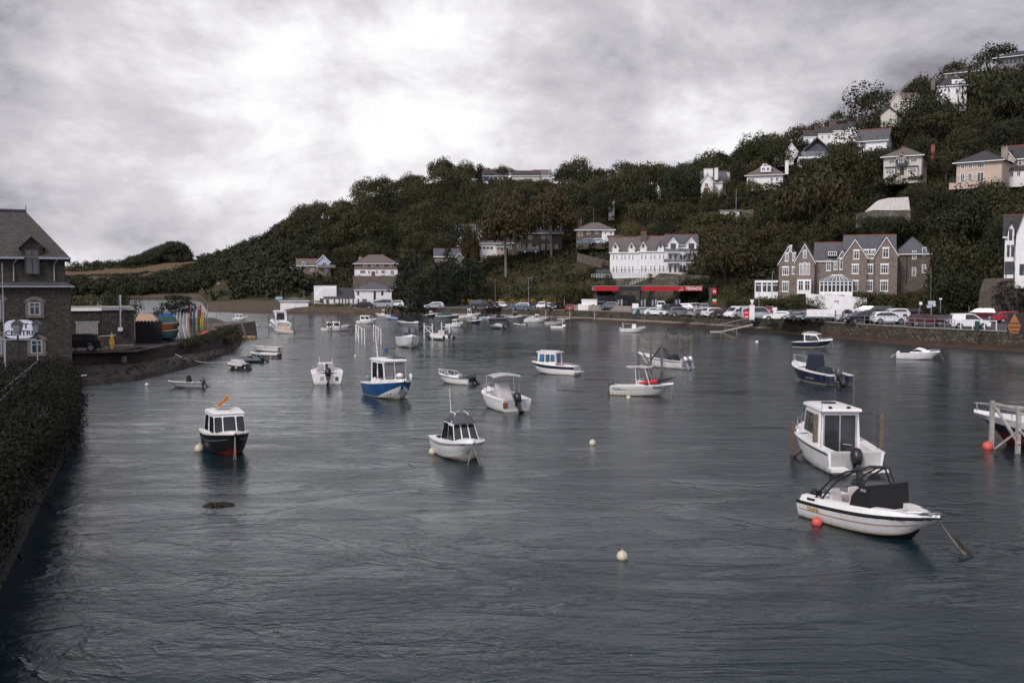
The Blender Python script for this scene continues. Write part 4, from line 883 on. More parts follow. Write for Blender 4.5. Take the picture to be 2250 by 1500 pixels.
# ruined whitewashed gable and its wall
Y = 194; z0 = P(1960, 462, Y).z
mb = MB(); mb.prism([(P(a, b_, Y).x, P(a, b_, Y).z) for a, b_ in ((1921, 462), (1921, 460), (1944, 440), (1952, 435), (1996, 433), (2000, 462))], Y, Y+5, DWHITE, 'y'); tag(mb.build('whitewashed_gable'), 'ruined whitewashed gable wall standing in the trees above the hotel', 'ruin')
mb = MB(); mb.prism([(P(a, b_, Y-1).x, P(a, b_, Y-1).z) for a, b_ in ((1896, 500), (1896, 466), (2000, 461), (2000, 500))], Y-1.2, Y+3, CST, 'y'); tag(mb.build('retaining_wall'), 'brown and white stone wall under the whitewashed gable', 'wall')
Y = 250; k = Y/F; H = House('garage_block', 'small white garage with dark doors on the slope left of the big dark tree', 1582, 485, Y, cat='garage'); H.block(0, 0, 42*k, 5, 21*k, 'flat', 0, RENDW, CONC); H.win(12*k, 0, 11*k, 13*k, nx=3, fm=DGREY)
mb = MB(); mb.prism([(P(a, b_, 252).x, P(a, b_, 252).z) for a, b_ in ((1530, 500), (1530, 474), (1580, 466), (1655, 460), (1660, 500))], 252, 254, CST, 'y'); tag(mb.build('retaining_wall'), 'stone terrace wall below the bungalow, left of the white garage', 'wall')
mb = MB(); mb.prism([(P(a, b_, 243).x, P(a, b_, 243).z) for a, b_ in ((1268, 575), (1268, 556), (1340, 573), (1372, 583), (1372, 598), (1330, 592))], 243, 244, LST, 'y'); tag(mb.build('garden_steps'), 'sloping stone path wall left of the white terrace', 'wall')
mb = MB(); mb.prism([(P(a, b_, 225).x, P(a, b_, 225).z) for a, b_ in ((1311, 612), (1311, 592), (1340, 592), (1346, 612))], 225, 228, DGREY, 'y'); tag(mb.build('dark_fence'), 'dark timber fence at the left end of the white terrace', 'fence')
# --- brown stone hotel
Y = 190; k = Y/F; H = House('stone_hotel', 'large brown stone hotel with white windows, gables and a conservatory', 1711, 645, Y, rz=-5, cat='hotel')
def gab(x, w_, h_, y, rh, d=9): H.block(x*k, y, w_*k, d, h_*k, 'gy', rh, HST, SLATE, oh=.22)
gab(0, 42, 68, -.6, 3.1); gab(36, 42, 71, -1.6, 3.2)
H.block(76*k, 0, 88*k, 9, 71*k, 'gx', 3.4, HST, SLATE, oh=.2)
H.block(138*k, -1.3, 108*k, 13, 84*k, 'gx', 3.6, HST, SLATE, oh=.2)
gab(138, 50, 79, -2, 3.2, 8); H.block(204*k, -2.2, 46*k, 8, 84*k, 'gy', 3.1, HST, SLATE, oh=.22)
H.block(246*k, 1.5, 72*k, 12, 84*k, 'hip', 3.2, LST, SLATE, oh=.3)
def WW(x, z, w_, h_, y, nx=2, nz=2, **q): H.win(x*k, z*k, w_*k, h_*k, y=y, nx=nx, nz=nz, lintel=UPVC, **q)
WW(15, 5, 13, 20, -.6, 3); WW(15, 41, 13, 16, -.6, 3); WW(33, 43, 8, 14, -.6); WW(17, 71, 7, 16, -.6); WW(33, 72, 6, 15, -.6); WW(25, 92, 5, 11, -.6)
H.part('bay_window', MB().box(42*k, 72*k, -2.5, -1.61, 0, 31*k, UPVC)); H.wins([50*k, 64*k], 7*k, 11*k, 21*k, y=-2.5, nx=2, nz=2)
for x, h_ in ((49, 27), (57, 27), (65, 27)): H.win(x*k, 40*k, 6*k, (22 if x != 57 else 24)*k, y=-1.6, nx=2, nz=2, arch=True)
H.win(57*k, 76*k, 7*k, 14*k, y=-1.6, nx=2, nz=2, arch=True)
WW(107, 50, 9, 20, 0); WW(122, 52, 7, 14, 0); WW(137, 52, 11, 22, -1.3)
H.block(128*k, -1.7, 17*k, 3, 78*k, 'gy', 1.3, HST, SLATE, oh=.15)
H.win(137*k, 52*k, 11*k, 22*k, y=-1.7, nx=2, nz=2, lintel=UPVC)
H.part('dormer', MB().box(104*k, 126*k, 0, 2.4, 80*k, 93*k, SLATE)); H.win(115*k, 82*k, 18*k, 9*k, y=0, nx=4)
for x, y_, w_ in ((162, -2, 13), (191, -1.3, 15), (222, -2.2, 15)):
    WW(x+2, 6, w_, 21, y_ if x != 162 else -2, 3); WW(x+2, 43, w_, 18, y_, 3); 
WW(166, 74, 11, 17, -2); WW(186, 75, 10, 17, -1.3); WW(200, 75, 9, 17, -1.3); WW(226, 76, 12, 19, -2.2)
for x, z in ((285, 73), (305, 80), (285, 38), (305, 44)): H.win(x*k, z*k, 8*k, 18*k, y=1.5, nx=2, nz=2)
H.part('drainpipe', MB().cyl((203.5*k, -1.45, 0), (203.5*k, -1.45, 84*k), .06, BLKF, n=6).cyl((247*k, 1.3, 0), (247*k, 1.3, 84*k), .06, BLKF, n=6).cyl((270*k, 1.4, 20*k), (270*k, 1.4, 84*k), .06, BLKF, n=6))
H.chim(190*k, 5, 106*k, w=1.2, h=1.0, m=RIDGE); H.chim(241*k, 5, 118*k, w=.5, h=.5, m=RIDGE)
# conservatory
cx0, cx1 = 92*k, 160*k; mb = MB(); mb.box(cx0, cx1, -6, -.05, -1, 5*k, UPVC); mb.box(cx0, cx1, -6, -.05, 25*k, 27*k, UPVC)
for i in range(9): xx = lerp(cx0+.06, cx1-.06, i/8); mb.box(xx-.07, xx+.07, -6.02, -5.9, 5*k, 25*k, UPVC)
mb.box(cx0, cx1, -6.03, -5.92, 19*k, 20*k, UPVC)
for i in range(5): yy = lerp(-5.9, -.3, i/4); mb.box(cx0, cx0+.1, yy-.05, yy+.05, 5*k, 25*k, UPVC); mb.box(cx1-.1, cx1, yy-.05, yy+.05, 5*k, 25*k, UPVC)
o = H.part('conservatory', mb); MB().box(cx0+.1, cx1-.1, -5.88, -.2, 5*k, 25*k, HGLASS).build('glass', o)
rb = [(cx0-.1, -6.1, 27*k), (cx1+.1, -6.1, 27*k), (cx1+.1, 0, 27*k), (cx0-.1, 0, 27*k)]; rt = [(116*k, -3.4, 40*k), (138*k, -3.4, 40*k), (138*k, 0, 40*k), (116*k, 0, 40*k)]
r = MB().hexa(rb, rt, CGLASS).build('glass_roof', o); r = MB()
for i in range(9): r.cyl(Vector(rb[0]).lerp(Vector(rb[1]), i/8), Vector(rt[0]).lerp(Vector(rt[1]), i/8), .07, UPVC, n=4)
for i in range(4): r.cyl(Vector(rb[0]).lerp(Vector(rb[3]), i/3), Vector(rt[0]).lerp(Vector(rt[3]), i/3), .07, UPVC, n=4); r.cyl(Vector(rb[1]).lerp(Vector(rb[2]), i/3), Vector(rt[1]).lerp(Vector(rt[2]), i/3), .07, UPVC, n=4)
r.tube([rt[0], rt[1]], .09, UPVC); r.build('glazing_bars', o)
H.part('sun_porch', MB().box(-52*k, -1*k, -1, 3, -1, 4*k, UPVC).box(-52*k, -1*k, -1.1, 3, 24*k, 29*k, UPVC).box(-52*k, -50*k, -1, -.9, 4*k, 24*k, UPVC).box(-38*k, -34*k, -1, -.9, 4*k, 24*k, UPVC).box(-26*k, -24*k, -1, -.9, 4*k, 24*k, UPVC).box(-16*k, -12*k, -1, -.9, 4*k, 24*k, UPVC).box(-52*k, -2*k, -1, -.92, 18*k, 19.5*k, UPVC).box(-51*k, -1.5*k, -.9, 2.9, 4*k, 24*k, HGLASS))
e = H.part('ramp', MB().hexa([(66*k, -9, -1.8), (190*k, -12, -4.5), (190*k, -7, -4.5), (66*k, -6.5, -1.8)], [(66*k, -9, 1*k), (190*k, -12, -.6), (190*k, -7, -.6), (66*k, -6.5, 1*k)], RENDW)); tag(e, 'white rendered access ramp and terrace wall')
# --- white house with arched windows, right edge
Y = 150; k = Y/F; H = House('arched_window_house', 'white house with arched dark windows on the cliff at the right edge', 2206, 607, Y)
H.block(0, 0, 40*k, 9, 88*k, 'gx', 3.2, RENDW, SLATED); H.block(24*k, -1.4, 60*k, 9, 96*k, 'gy', 5.5, RENDW, SLATED, fascia=BLKF); H.block(6*k, -.7, 14*k, 3, 105*k, 'gy', 1.0, RENDW, SLATED, oh=.3, fascia=BLKF)
for x in (8, 17): H.win(x*k, 42*k, 5*k, 22*k, y=-.7, nx=1, fm=BLKF, arch=True)
H.win(12*k, 78*k, 6*k, 20*k, y=-.7, nx=1, fm=BLKF, arch=True); H.win(11*k, 4*k, 20*k, 28*k, y=-.7, nx=2, fm=BLKF); H.win(38*k, 2*k, 9*k, 24*k, y=-1.4, nx=1, fm=BLKF)
MBc = MB().prism([(P(a, b_, Y-1).x, P(a, b_, Y-1).z) for a, b_ in ((2175, 700), (2180, 640), (2190, 612), (2330, 608), (2330, 710))], Y-1.8, Y+3, LST, 'y'); tag(MBc.build('retaining_wall'), 'overgrown stone cliff wall beneath the white house at the right edge', 'wall')
Y = 560; H = House('far_pale_house', 'tiny pale blue house alone on the wooded far ridge', 478, 637, Y); k = Y/F; H.block(0, 0, 18*k, 8, 15*k, 'gx', 1.0, RENDW, SLATED); H.wins([4*k, 9*k, 14*k], 9*k, 2*k, 3*k); H.wins([4*k, 9*k, 14*k], 3*k, 2*k, 3*k)
Y = 420; k = Y/F; H = House('hillside_barn', 'tiny brown roofed barn on the left shoulder of the wooded hill', 618, 558, Y, cat='barn'); H.block(0, 0, 16*k, 6, 5*k, 'gx', 1.2, RENDY, SLATEB)
Y = 268; k = Y/F; H = House('slate_roofed_bungalow', 'grey roofed bungalow half hidden by conifers left of the glazed house', 955, 572, Y); H.block(0, 0, 66*k, 8, 9*k, 'gx', 2.0, RENDG, SLATE); H.block(46*k, -1, 16*k, 4, 8*k, 'gy', 1.2, RENDG, SLATE)
# --- fuel station
Y = 209; k = Y/F; zg = 2.3
def GX(px, Y=209): return P(px, 640, Y).x
e = empty('fuel_station_canopy', 'long red and black fuel station canopy on dark columns', 'canopy', (GX(1304), Y-2, zg)); X0 = GX(1304)
L_ = GX(1539)-X0; zt = P(1400, 629, Y).z-zg; zb = P(1400, 639, Y).z-zg
SRED = paint('canopy_red', (.38, .004, .008), .4); 
o = MB().box(0, L_, 0, 9, zb+.02, zt, CONC).build('roof', e)
MB().box(-.05, 52*k, -.09, -.003, zb, zt, SRED).box(52*k, 103*k, -.09, -.003, zb, zt, BLACK).box(103*k, L_+.05, -.09, -.003, zb, zt, SRED).build('fascia', e)
MB().box(-.15, L_+.15, -.1, 9.1, zt+.005, zt+.12, CONC).build('roof_edge', e)
textmesh('TEXACO', .82, UPVC, e, (216*k, -.11, (zt+zb)/2), (PI/2, 0, 0), bold=.02)
MB().box(183*k, 194*k, -.11, -.092, zb+.15, zb+.22, UPVC).box(188*k, 193*k, -.11, -.092, zb+.5, zb+.58, UPVC).build('logo', e)
for x in (5, 50, 104, 127, 178): MB().box(x*k-.2, x*k+.2, 2, 2.4, 0, zb, DGREY).build('column', e)
H = House('fuel_station_shop', 'dark glazed fuel station shop with shop signs above its windows', 1310, 690, Y+4, cat='shop'); k4 = (Y+4)/F
H.block(0, 0, 86*k4, 6, 41*k4, 'none', 0, DGREY); H.win(42*k4, 1*k4, 80*k4, 20*k4, nx=6, fm=BLKF, gm=HGLASS); H.part('sign_panel', MB().box(2*k4, 84*k4, -.1, -.005, 23*k4, 33*k4, BLACK))
textmesh('COSTA', .55, UPVC, H.e, (8*k4, -.12, 27*k4), (PI/2, 0, 0)); textmesh('Costcutter', .85, GREYP, H.e, (50*k4, -.12, 27.5*k4), (PI/2, 0, 0), bold=.02)
for x in (13, 21): H.part('window', MB().box(x*k4, (x+6)*k4, -.13, -.1, 24*k4, 30*k4, GREYP))
H = House('white_kiosk', 'white flat roofed service block left of the fuel station shop', 1270, 690, Y-.5, cat='building'); H.block(0, 0, 42*k, 6, 21*k, 'none', 0, RENDW); H.block(8*k, .6, 34*k, 5, 30*k, 'flat', 0, RENDW, RENDW, oh=.05); H.part('door', MB().box(30*k, 37*k, -.05, -.004, 2, 13*k, DGREY))
mb = ribbon([(GX(1258, 212), 212), (GX(1388, 199), 199)], 1.5, P(1320, 671, 205).z, .5, CONC); tag(mb.build('forecourt_wall'), 'stained concrete wall in front of the fuel station', 'wall')
mb = ribbon([(GX(1389, 199.5), 199.5), (GX(1500, 197), 197)], 1.5, P(1440, 674, 198).z, .4, RENDG); tag(mb.build('forecourt_wall'), 'low dark grey wall right of the stained concrete wall', 'wall')
def pump(px, lab):
    e = empty('fuel_pump', lab, 'fuel pump', (GX(px, 208), 208, zg)); MB().box(-.55, .55, -.3, .3, 0, 2.1, BLACK, .04).build('body', e); MB().box(-.5, -.1, -.34, -.305, .6, 1.8, GREYP).box(.2, .5, -.34, -.305, .3, 1.9, SILVER).build('panel', e)
    MB().box(-.5, .1, -.36, -.3, 3.4, 3.9, SRED).box(.12, .5, -.36, -.3, 3.35, 3.95, GREYP).cyl((0, 0, 2), (0, 0, 3.9), .05, DGREY).build('number_sign', e)
for px, lab in ((1362, 'fuel pump under the black part of the canopy'), (1413, 'fuel pump at the second canopy column'), (1437, 'dark fuel pump right beside the middle canopy column'), (1489, 'rightmost fuel pump under the canopy')): pump(px, lab)
p = P(1563, 690, 190); e = empty('price_sign', 'tall fuel price totem with a red star badge', 'sign', (p.x, p.y, 2.2)); z1 = P(1563, 632, 190).z-2.2
MB().box(-.45, .0, -.15, .15, 0, z1, DGREY).build('pylon', e); MB().box(.01, .95, -.15, .15, z1-1.35, z1-.05, SRED).box(.01, .95, -.15, .15, z1-2.1, z1-1.4, BLACK).box(.2, .9, -.16, .15, z1-2.6, z1-2.15, paint('lit_green', (.45, .75, .4))).box(.2, .9, -.16, .15, z1-3.1, z1-2.65, RED).build('price_panel', e)
st = []
for i in range(10): a = PI/2+i*PI/5; r_ = .42 if i % 2 == 0 else .17; st.append((.48+r_*math.cos(a), z1-.7+r_*math.sin(a)))
MB().prism(st, -.19, -.152, UPVC, 'y').build('star_logo', e); textmesh('T', .34, SRED, e, (.48, -.2, z1-.72), (PI/2, 0, 0), bold=.02)

# shrubs round the foot of the hillside houses
rd = random.Random(31); cc_, rr_ = [], []
for h_, Y_ in HS:
    if not (215 < Y_ < 420) or h_.e.name.startswith(('terrace_house', 'fuel', 'white_kiosk', 'riverside', 'boat_shed')): continue
    bx = [c for c in h_.e.children if c.name.startswith('wall')]; x1 = max(max(v.co.x for v in c.data.vertices) for c in bx); x0 = min(min(v.co.x for v in c.data.vertices) for c in bx)
    bpy.context.view_layer.update(); M_ = h_.e.matrix_basis
    for i in range(int((x1-x0)*3.2)): q = M_ @ Vector((rd.uniform(x0-1, x1+1), -rd.uniform(.9, 3.2), 0)); r_ = rd.uniform(.5, 1.15); cc_.append((q.x, q.y, q.z-rd.uniform(.3, 2.4))); rr_.append(r_)
me = crown_pts('garden_shrubs', FOL_U, cc_, rr_, .22, 46, .8, -.4); o = bpy.data.objects.new('garden_shrubs', me); COL.objects.link(o); tag(o, 'dark garden shrubs crowding the feet of the hillside houses', 'shrubs', kind='stuff')
# ------------------------------------------------------------------ boats
TW = {(1918, 1163): 320, (1822, 1012): 192, (1790, 838): 128, (1787, 764): 89, (2018, 789): 96, (1391, 730): 55, (1455, 806): 122, (1412, 868): 140, (1218, 821): 108, (1102, 895): 107, (1000, 842): 84, (857, 872): 113, (718, 838): 68, (408, 850): 80, (497, 992): 112, (1010, 1003): 125,
 (898, 762): 55, (968, 746): 50, (738, 727): 64, (806, 711): 46, (842, 696): 34, (862, 702): 28, (897, 714): 48, (1000, 719): 34, (1044, 711): 27, (1094, 722): 30, (945, 697): 30, (983, 699): 42, (1032, 699): 42, (1071, 701): 32, (1096, 703): 40, (1133, 702): 42, (1177, 708): 46, (1142, 716): 26, (1219, 713): 38, (1240, 704): 26, (528, 703): 34, (541, 725): 54, (533, 734): 32, (541, 744): 42, (585, 771): 68, (582, 785): 70, (548, 795): 66, (521, 810): 52, (614, 722): 46, (624, 732): 44}
class Boat:
    """local frame: +x bow, +y port, z = 0 waterline; placed by the picture point of its waterline centre"""
    def __init__(s, label, px, py, L, B, ang, fb=.95, fs=.6, name='moored_boat', cat='boat', group=None, sw=.88, rake=.13, tilt=(0, 0), tw=None):
        p = W(px, py); s.az = math.atan2(p.x, p.y); s.e = empty(name, label, cat, p, R(ang)-s.az, group)
        s.e.rotation_euler = (R(tilt[0]), R(tilt[1]), R(ang)-s.az)
        tw = tw or TW.get((px, py))
        s.L, s.B, s.fb, s.fs, s.sw, s.rake = L, B, fb, fs, sw, rake
        if tw and py < 726 and 930 < px < 1260: tw *= 1.16
        if tw:
            ex = [s.xx(u/12)*math.cos(R(ang))-sg*s.hb(u/12)*math.sin(R(ang)) for u in range(13) for sg in (-1, 1)]; s.e.scale = (tw/((max(ex)-min(ex))*F/(p.y*math.cos(s.az))),)*3
    def hb(s, u):
        b = s.B/2
        if u < .5: return b*(s.sw+(1-s.sw)*math.sin(PI*u))
        return b*max(0, 1-((u-.5)/.5)**2.3)
    def sz(s, u): return s.fs+(s.fb-s.fs)*u**1.7
    def xx(s, u, t=1): return -s.L/2+u*s.L-s.rake*s.L*(1-t)*u**5
    def hull(s, low=WHITE, side=WHITE, band=WHITE, rail=WHITE, boot=None, cut=(.0, .14, .78), tmat=None, nm='hull'):
        boot = boot or low; mb = MB(); N_ = 17
        lev = [(.0, low), (cut[1], boot), (.45, side), (cut[2], side), (1, band)]
        rings = []
        for i in range(N_):
            u = (i/(N_-1))**.92; b = max(.012, s.hb(u)); zs = s.sz(u); kz = -.22+(zs*.62+.22)*max(0, (u-.72)/.28)**2.4; cz = min(zs-.12, .02+.5*zs*u**4.5); cb = b*(.86-.42*u**2.2)
            hp = [(s.xx(u, 0), 0, kz), (s.xx(u, .15), cb, cz)]
            for t, _ in lev[1:]:
                z = lerp(cz, zs, t); y = lerp(cb, b, t**.75); hp.append((s.xx(u, .15+.85*t), y, z))
            hp += [(s.xx(u, 1), b+.035, zs+.01), (s.xx(u, 1), b+.035, zs+.06), (s.xx(u, 1)-.0, max(.004, b-.13), zs+.07)]
            ring = [(x, -y, z) for x, y, z in reversed(hp[1:])]+hp
            rings.append(ring)
        half = [low, boot, side, side, band, rail, rail, rail]
        ms = list(reversed(half[1:]))+[low]+half; n = len(rings[0]); ms = (list(reversed(half))+half)[:n-1]
        mb.loft(rings, low, closed=False, mats=ms)
        r0 = rings[0]; mb.poly(list(reversed(r0)), tmat or side); s.h = mb.build(nm, s.e, smooth=True); s.rings = rings; return s
    def deck(s, sd=.6, mat=None, floor=None, fz=.1, side=.2, x0=.03, aft=0, liner=None, camber=.09):
        mat = mat or WHITE; floor = floor or mat; liner = liner or mat; mb = MB(); N_ = 22; rows = []
        us = [(i/N_) for i in range(N_+1)]
        prev = None
        for u in us:
            b = max(.004, s.hb(u)-.12); z = s.sz(u)+.065; x = s.xx(u)
            if u >= sd or u < aft: ring = [(x, -b, z), (x, -b*.5, z+camber*.7), (x, 0, z+camber), (x, b*.5, z+camber*.7), (x, b, z)]; ty = 1
            else: i_ = max(.05, b-side); q = smooth01((u-.6)/.4); fq = lerp(fz, z*.66, q); xf_ = lerp(x, s.xx(u, .5), q); wf = i_*lerp(.97, .5, q); ring = [(x, -b, z), (x, -i_, z+.01), (xf_, -wf, fq), (xf_, 0, fq), (xf_, wf, fq), (x, i_, z+.01), (x, b, z)]; ty = 0
            if prev and prev[1] == ty: mb.loft([prev[0], ring], mat, closed=False, mats=None if ty else [mat, liner, floor, floor, liner, mat])
            elif prev:   # bulkhead
                z2 = ring if ty else prev[0]; c = (prev[0] if ty else ring)
                xq = c[0][0]; bb = abs(c[1][1]); q = smooth01((u-.6)/.4); fq = lerp(fz, s.sz(u)*.66, q); xf_ = lerp(xq, xq-.5*s.rake*s.L*u**5, q); mb.poly([(xf_, -bb*lerp(.9, .5, q), fq), (xf_, bb*lerp(.9, .5, q), fq), (xq, bb, c[0][2]), (xq, 0, c[0][2]+camber), (xq, -bb, c[0][2])], liner)
                if ty:
                    o_ = [(xq, q[1], q[2]) for q in [ring[0], ring[1], ring[2], ring[3], ring[4]]]; mb.loft([o_, ring], mat, closed=False)
                else:
                    o_ = [(x-.001, q[1], q[2]) for q in prev[0]]; mb.loft([prev[0], o_], mat, closed=False)
            prev = (ring, ty)
        if aft == 0:   # low transom bulwark
            b = s.hb(0)-.12; x = s.xx(0); z = s.sz(0)+.066; mb.box(x, x+.16, -b, b, fz, z, mat)
        s.fz = fz; s.e_deck = mb.build('deck', s.e, smooth=True); return s
    def quad(s, mb, c4, u0, u1, v0, v1, mat, off=.012, cut=.06):
        A, B_, C, D = [Vector(q) for q in c4]
        def at(u, v): return A.lerp(B_, u).lerp(D.lerp(C, u), v)
        n = (B_-A).cross(D-A).normalized()*off; k = cut*(v1-v0); ku = k*(D-A).length/max(.01, (B_-A).length)
        pts = [at(*q)+n for q in ((u0+ku, v0), (u1-ku, v0), (u1, v0+k), (u1, v1-k), (u1-ku, v1), (u0+ku, v1), (u0, v1-k), (u0, v0+k))]
        mb.poly(pts, mat)
    def cabin(s, x0, x1, wb, wt, z0, z1, fr=.4, br=.05, mat=None, wins=None, glass=None, roof=.08, rmat=None, over=.1, open_back=False, name='cabin'):
        """x0 aft, x1 front; fr/br: rake of front/back"""
        mat = mat or WHITE; glass = glass or GLASS; mb = MB()
        b = [(x0, -wb, z0), (x1, -wb*.82, z0), (x1, wb*.82, z0), (x0, wb, z0)]; t = [(x0+br, -wt, z1), (x1-fr, -wt*.88, z1), (x1-fr, wt*.88, z1), (x0+br, wt, z1)]
        mb.hexa(b, t, mat); c = mb.build(name, s.e)
        faces = {'r': (b[0], b[1], t[1], t[0]), 'f': (b[1], b[2], t[2], t[1]), 'l': (b[2], b[3], t[3], t[2]), 'b': (b[3], b[0], t[0], t[3])}
        for f, u0, u1, v0, v1, *g_ in (wins or []):
            m2 = MB(); s.quad(m2, faces[f], u0-.02, u1+.02, v0-.04, v1+.04, BLKF if mat is not BLKF else mat, .008); s.quad(m2, faces[f], u0, u1, v0, v1, g_[0] if g_ else glass, .016); m2.build('window', c)
        if roof:
            m3 = MB(); o = over; rr = [[(x0+br-o+i_, -wt-.04+i_, z1+h_), (x1-fr+o-i_, -wt*.9-.04+i_, z1+h_), (x1-fr+o-i_, wt*.9+.04-i_, z1+h_), (x0+br-o+i_, wt+.04-i_, z1+h_)] for i_, h_ in ((.02, .0), (0, .03), (.03, roof), (.22, roof+.05))]
            m3.loft(rr, rmat or mat); m3.build('roof', s.e, smooth=True)
        s.cz = z1+roof+.05; return s
    def rail(s, u0=.45, h=.42, n=4, both=True, r=.017, mat=None, inset=.1, pulpit=True):
        mb = MB(); mat = mat or SILVER; P_ = []
        for i in range(n*2+1):
            u = lerp(u0, .985, i/(n*2)); P_.append((s.xx(u), max(.07, s.hb(u)-inset), s.sz(u)+.06+h*min(1, (i+.35)*.8)))
        for sg in (1, -1):
            mb.tube([(x, y*sg, z) for x, y, z in P_], r, mat)
            for i in range(0, n*2+1, 2): x, y, z = P_[i]; mb.cyl((x-.05, y*sg, s.sz(lerp(u0, .985, i/(n*2)))+.05), (x, y*sg, z), r*.85, mat, n=5)
        x, y, z = P_[-1]; mb.tube([(x, y, z), (x+.14, 0, z), (x, -y, z)], r, mat); mb.build('guard_rail', s.e); return s
    def motor(s, y=0, tilt=35, sc=1., cow=None, x=None, leg=None, z=None):
        cow = cow or BLACK; leg = leg or cow; x = s.xx(0)-.12 if x is None else x; z = s.fs*.75 if z is None else z
        e = bpy.data.objects.new('outboard_motor', None); COL.objects.link(e); e.parent = s.e; e.location = (x, y, z); e.rotation_euler = (0, R(tilt), 0); e.scale = (sc,)*3
        mb = MB(); rings = []
        for zq, xa, xb, w_ in ((.0, -.16, .10, .12), (.06, -.27, .14, .17), (.22, -.34, .17, .20), (.40, -.36, .17, .20), (.52, -.30, .13, .17), (.58, -.20, .06, .10)):
            rings.append([((xa+xb)/2+(xb-xa)/2*math.cos(a), w_*math.sin(a), zq) for a in [2*PI*i/12 for i in range(12)]])
        mb.loft(rings, cow); mb.build('cowling', e, smooth='all')
        l_ = MB(); l_.box(-.17, .02, -.07, .07, -.55, .04, leg, .01); l_.box(-.30, .04, -.11, .11, -.58, -.54, leg); l_.cyl((-.24, 0, -.78), (.14, 0, -.78), .065, leg, .035, n=8); l_.box(-.12, .04, -.025, .025, -1.0, -.55, leg); l_.box(.02, .16, -.12, .12, -.1, .05, leg); l_.build('leg', e)
        pr = MB()
        for i in range(3): a = 2*PI*i/3; pr.hexa([(-.26, .02*math.cos(a), -.78), (-.29, .14*math.cos(a)-.04*math.sin(a), -.78+.14*math.sin(a)+.04*math.cos(a)), (-.29, .15*math.cos(a)+.04*math.sin(a), -.78+.15*math.sin(a)-.04*math.cos(a)), (-.26, -.02, -.77)], [(-.27, .02*math.cos(a), -.78), (-.31, .14*math.cos(a)-.04*math.sin(a), -.78+.14*math.sin(a)+.04*math.cos(a)), (-.30, .15*math.cos(a)+.04*math.sin(a), -.78+.15*math.sin(a)-.04*math.cos(a)), (-.27, -.02, -.77)], leg)
        pr.build('propeller', e); return s
    def part(s, name, mb, lab=None, smooth=False): return tag(mb.build(name, s.e, smooth=smooth), lab)
    def screen(s, u, h=.4, back=.5, mat=None, w_=.8, fm=None):
        mat = mat or CGLASS; fm = fm or BLKF; x = s.xx(u); b = s.hb(u)*w_; z = s.sz(u)+.1; mb = MB(); fr = MB()
        lo = [(x-back, -b*1.08, z), (x, -b*.6, z+.03), (x+.1, 0, z+.05), (x, b*.6, z+.03), (x-back, b*1.08, z)]; hi = [(p[0]-.32, p[1]*.93, p[2]+h) for p in lo]
        mb.loft([lo, hi], mat, closed=False); o = mb.build('windscreen', s.e); fr.tube(hi, .018, fm, 4); fr.tube(lo, .018, fm, 4)
        for a, b_ in zip(lo, hi): fr.cyl(a, b_, .018, fm, n=4)
        fr.build('frame', o); return s
    def cover(s, x0, x1, w0, w1, z0, h, mat, ridge=.6, name='cover', n=9, sag=.05, front=.25, back=.25, zb=None):
        mb = MB(); rings = []
        for i in range(n):
            t = i/(n-1); x = lerp(x0, x1, t); w_ = lerp(w0, w1, t); hh = h*min(1, .15+t/front if front else 1, .15+(1-t)/back if back else 1)*(1-sag*math.sin(t*PI*5)**2)
            ring = []
            for j in range(9): a = PI*j/8; c, q = math.cos(a), math.sin(a); ring.append((x, w_*abs(c)**ridge*(1 if c > 0 else -1), z0+hh*q**.8))
            rings.append(ring)
        mb.loft(rings, mat, closed=True); mb.build(name, s.e, smooth=True); return s
    def seat(s, x, y, z=None, mat=None, w_=.5, face=1, h=.5):
        z = s.fz if z is None else z; mat = mat or SEAT; mb = MB(); mb.cyl((x, y, z), (x, y, z+.3), .07, SILVER); mb.loft([[(x-w_/2+i, y-w_/2+i, zz1), (x+w_/2-i, y-w_/2+i, zz1), (x+w_/2-i, y+w_/2-i, zz1), (x-w_/2+i, y+w_/2-i, zz1)] for i, zz1 in ((.05, z+.3), (0, z+.35), (0, z+.43), (.06, z+.47))], mat)
        bx = x-face*w_*.42; mb.loft([[(bx-.05-face*k*.1, y-w_*.46*q, z+.4+k*h), (bx+.05-face*k*.1, y-w_*.46*q, z+.4+k*h), (bx+.05-face*k*.1, y+w_*.46*q, z+.4+k*h), (bx-.05-face*k*.1, y+w_*.46*q, z+.4+k*h)] for k, q in ((0, .85), (.3, 1), (.8, 1), (1, .75))], mat); mb.build('seat', s.e, smooth=True); return s
    def mast(s, x, y, z, h, lean=0, r=.02, mat=None, name='aerial'): s.part(name, MB().cyl((x, y, z), (x-lean, y, z+h), r, mat or WHITE, r*.6, n=5)); return s
    def rope(s, u=.99, dx=.9, dy=0, mat=None, z0=None):
        x = s.xx(u); z0 = s.sz(u) if z0 is None else z0; pts = [(x+dx*t, dy*t, z0*(1-t)**1.25-.1*t) for t in (0, .25, .5, .75, 1)]; s.part('mooring_rope', MB().tube(pts, .017, mat or ROPE)); return s
    def stripe(s, t0, t1, mat, u0=.02, u1=.93, off=.008, name='stripe'):
        """a painted band along both topsides between heights t0..t1 of the side"""
        mb = MB()
        for sg in (1, -1):
            lo, hi = [], []
            for i in range(15):
                u = lerp(u0, u1, i/14); b = s.hb(u); zs = s.sz(u); cz = min(zs-.12, .02+.5*zs*u**4.5); cb = b*(.86-.42*u**2.2)
                for t, L_ in ((t0, lo), (t1, hi)): L_.append((s.xx(u, .15+.85*t), sg*(lerp(cb, b, t**.75)+off), lerp(cz, zs, t)))
            mb.loft([lo, hi] if sg > 0 else [hi, lo], mat, closed=False)
        s.part(name, mb); return s
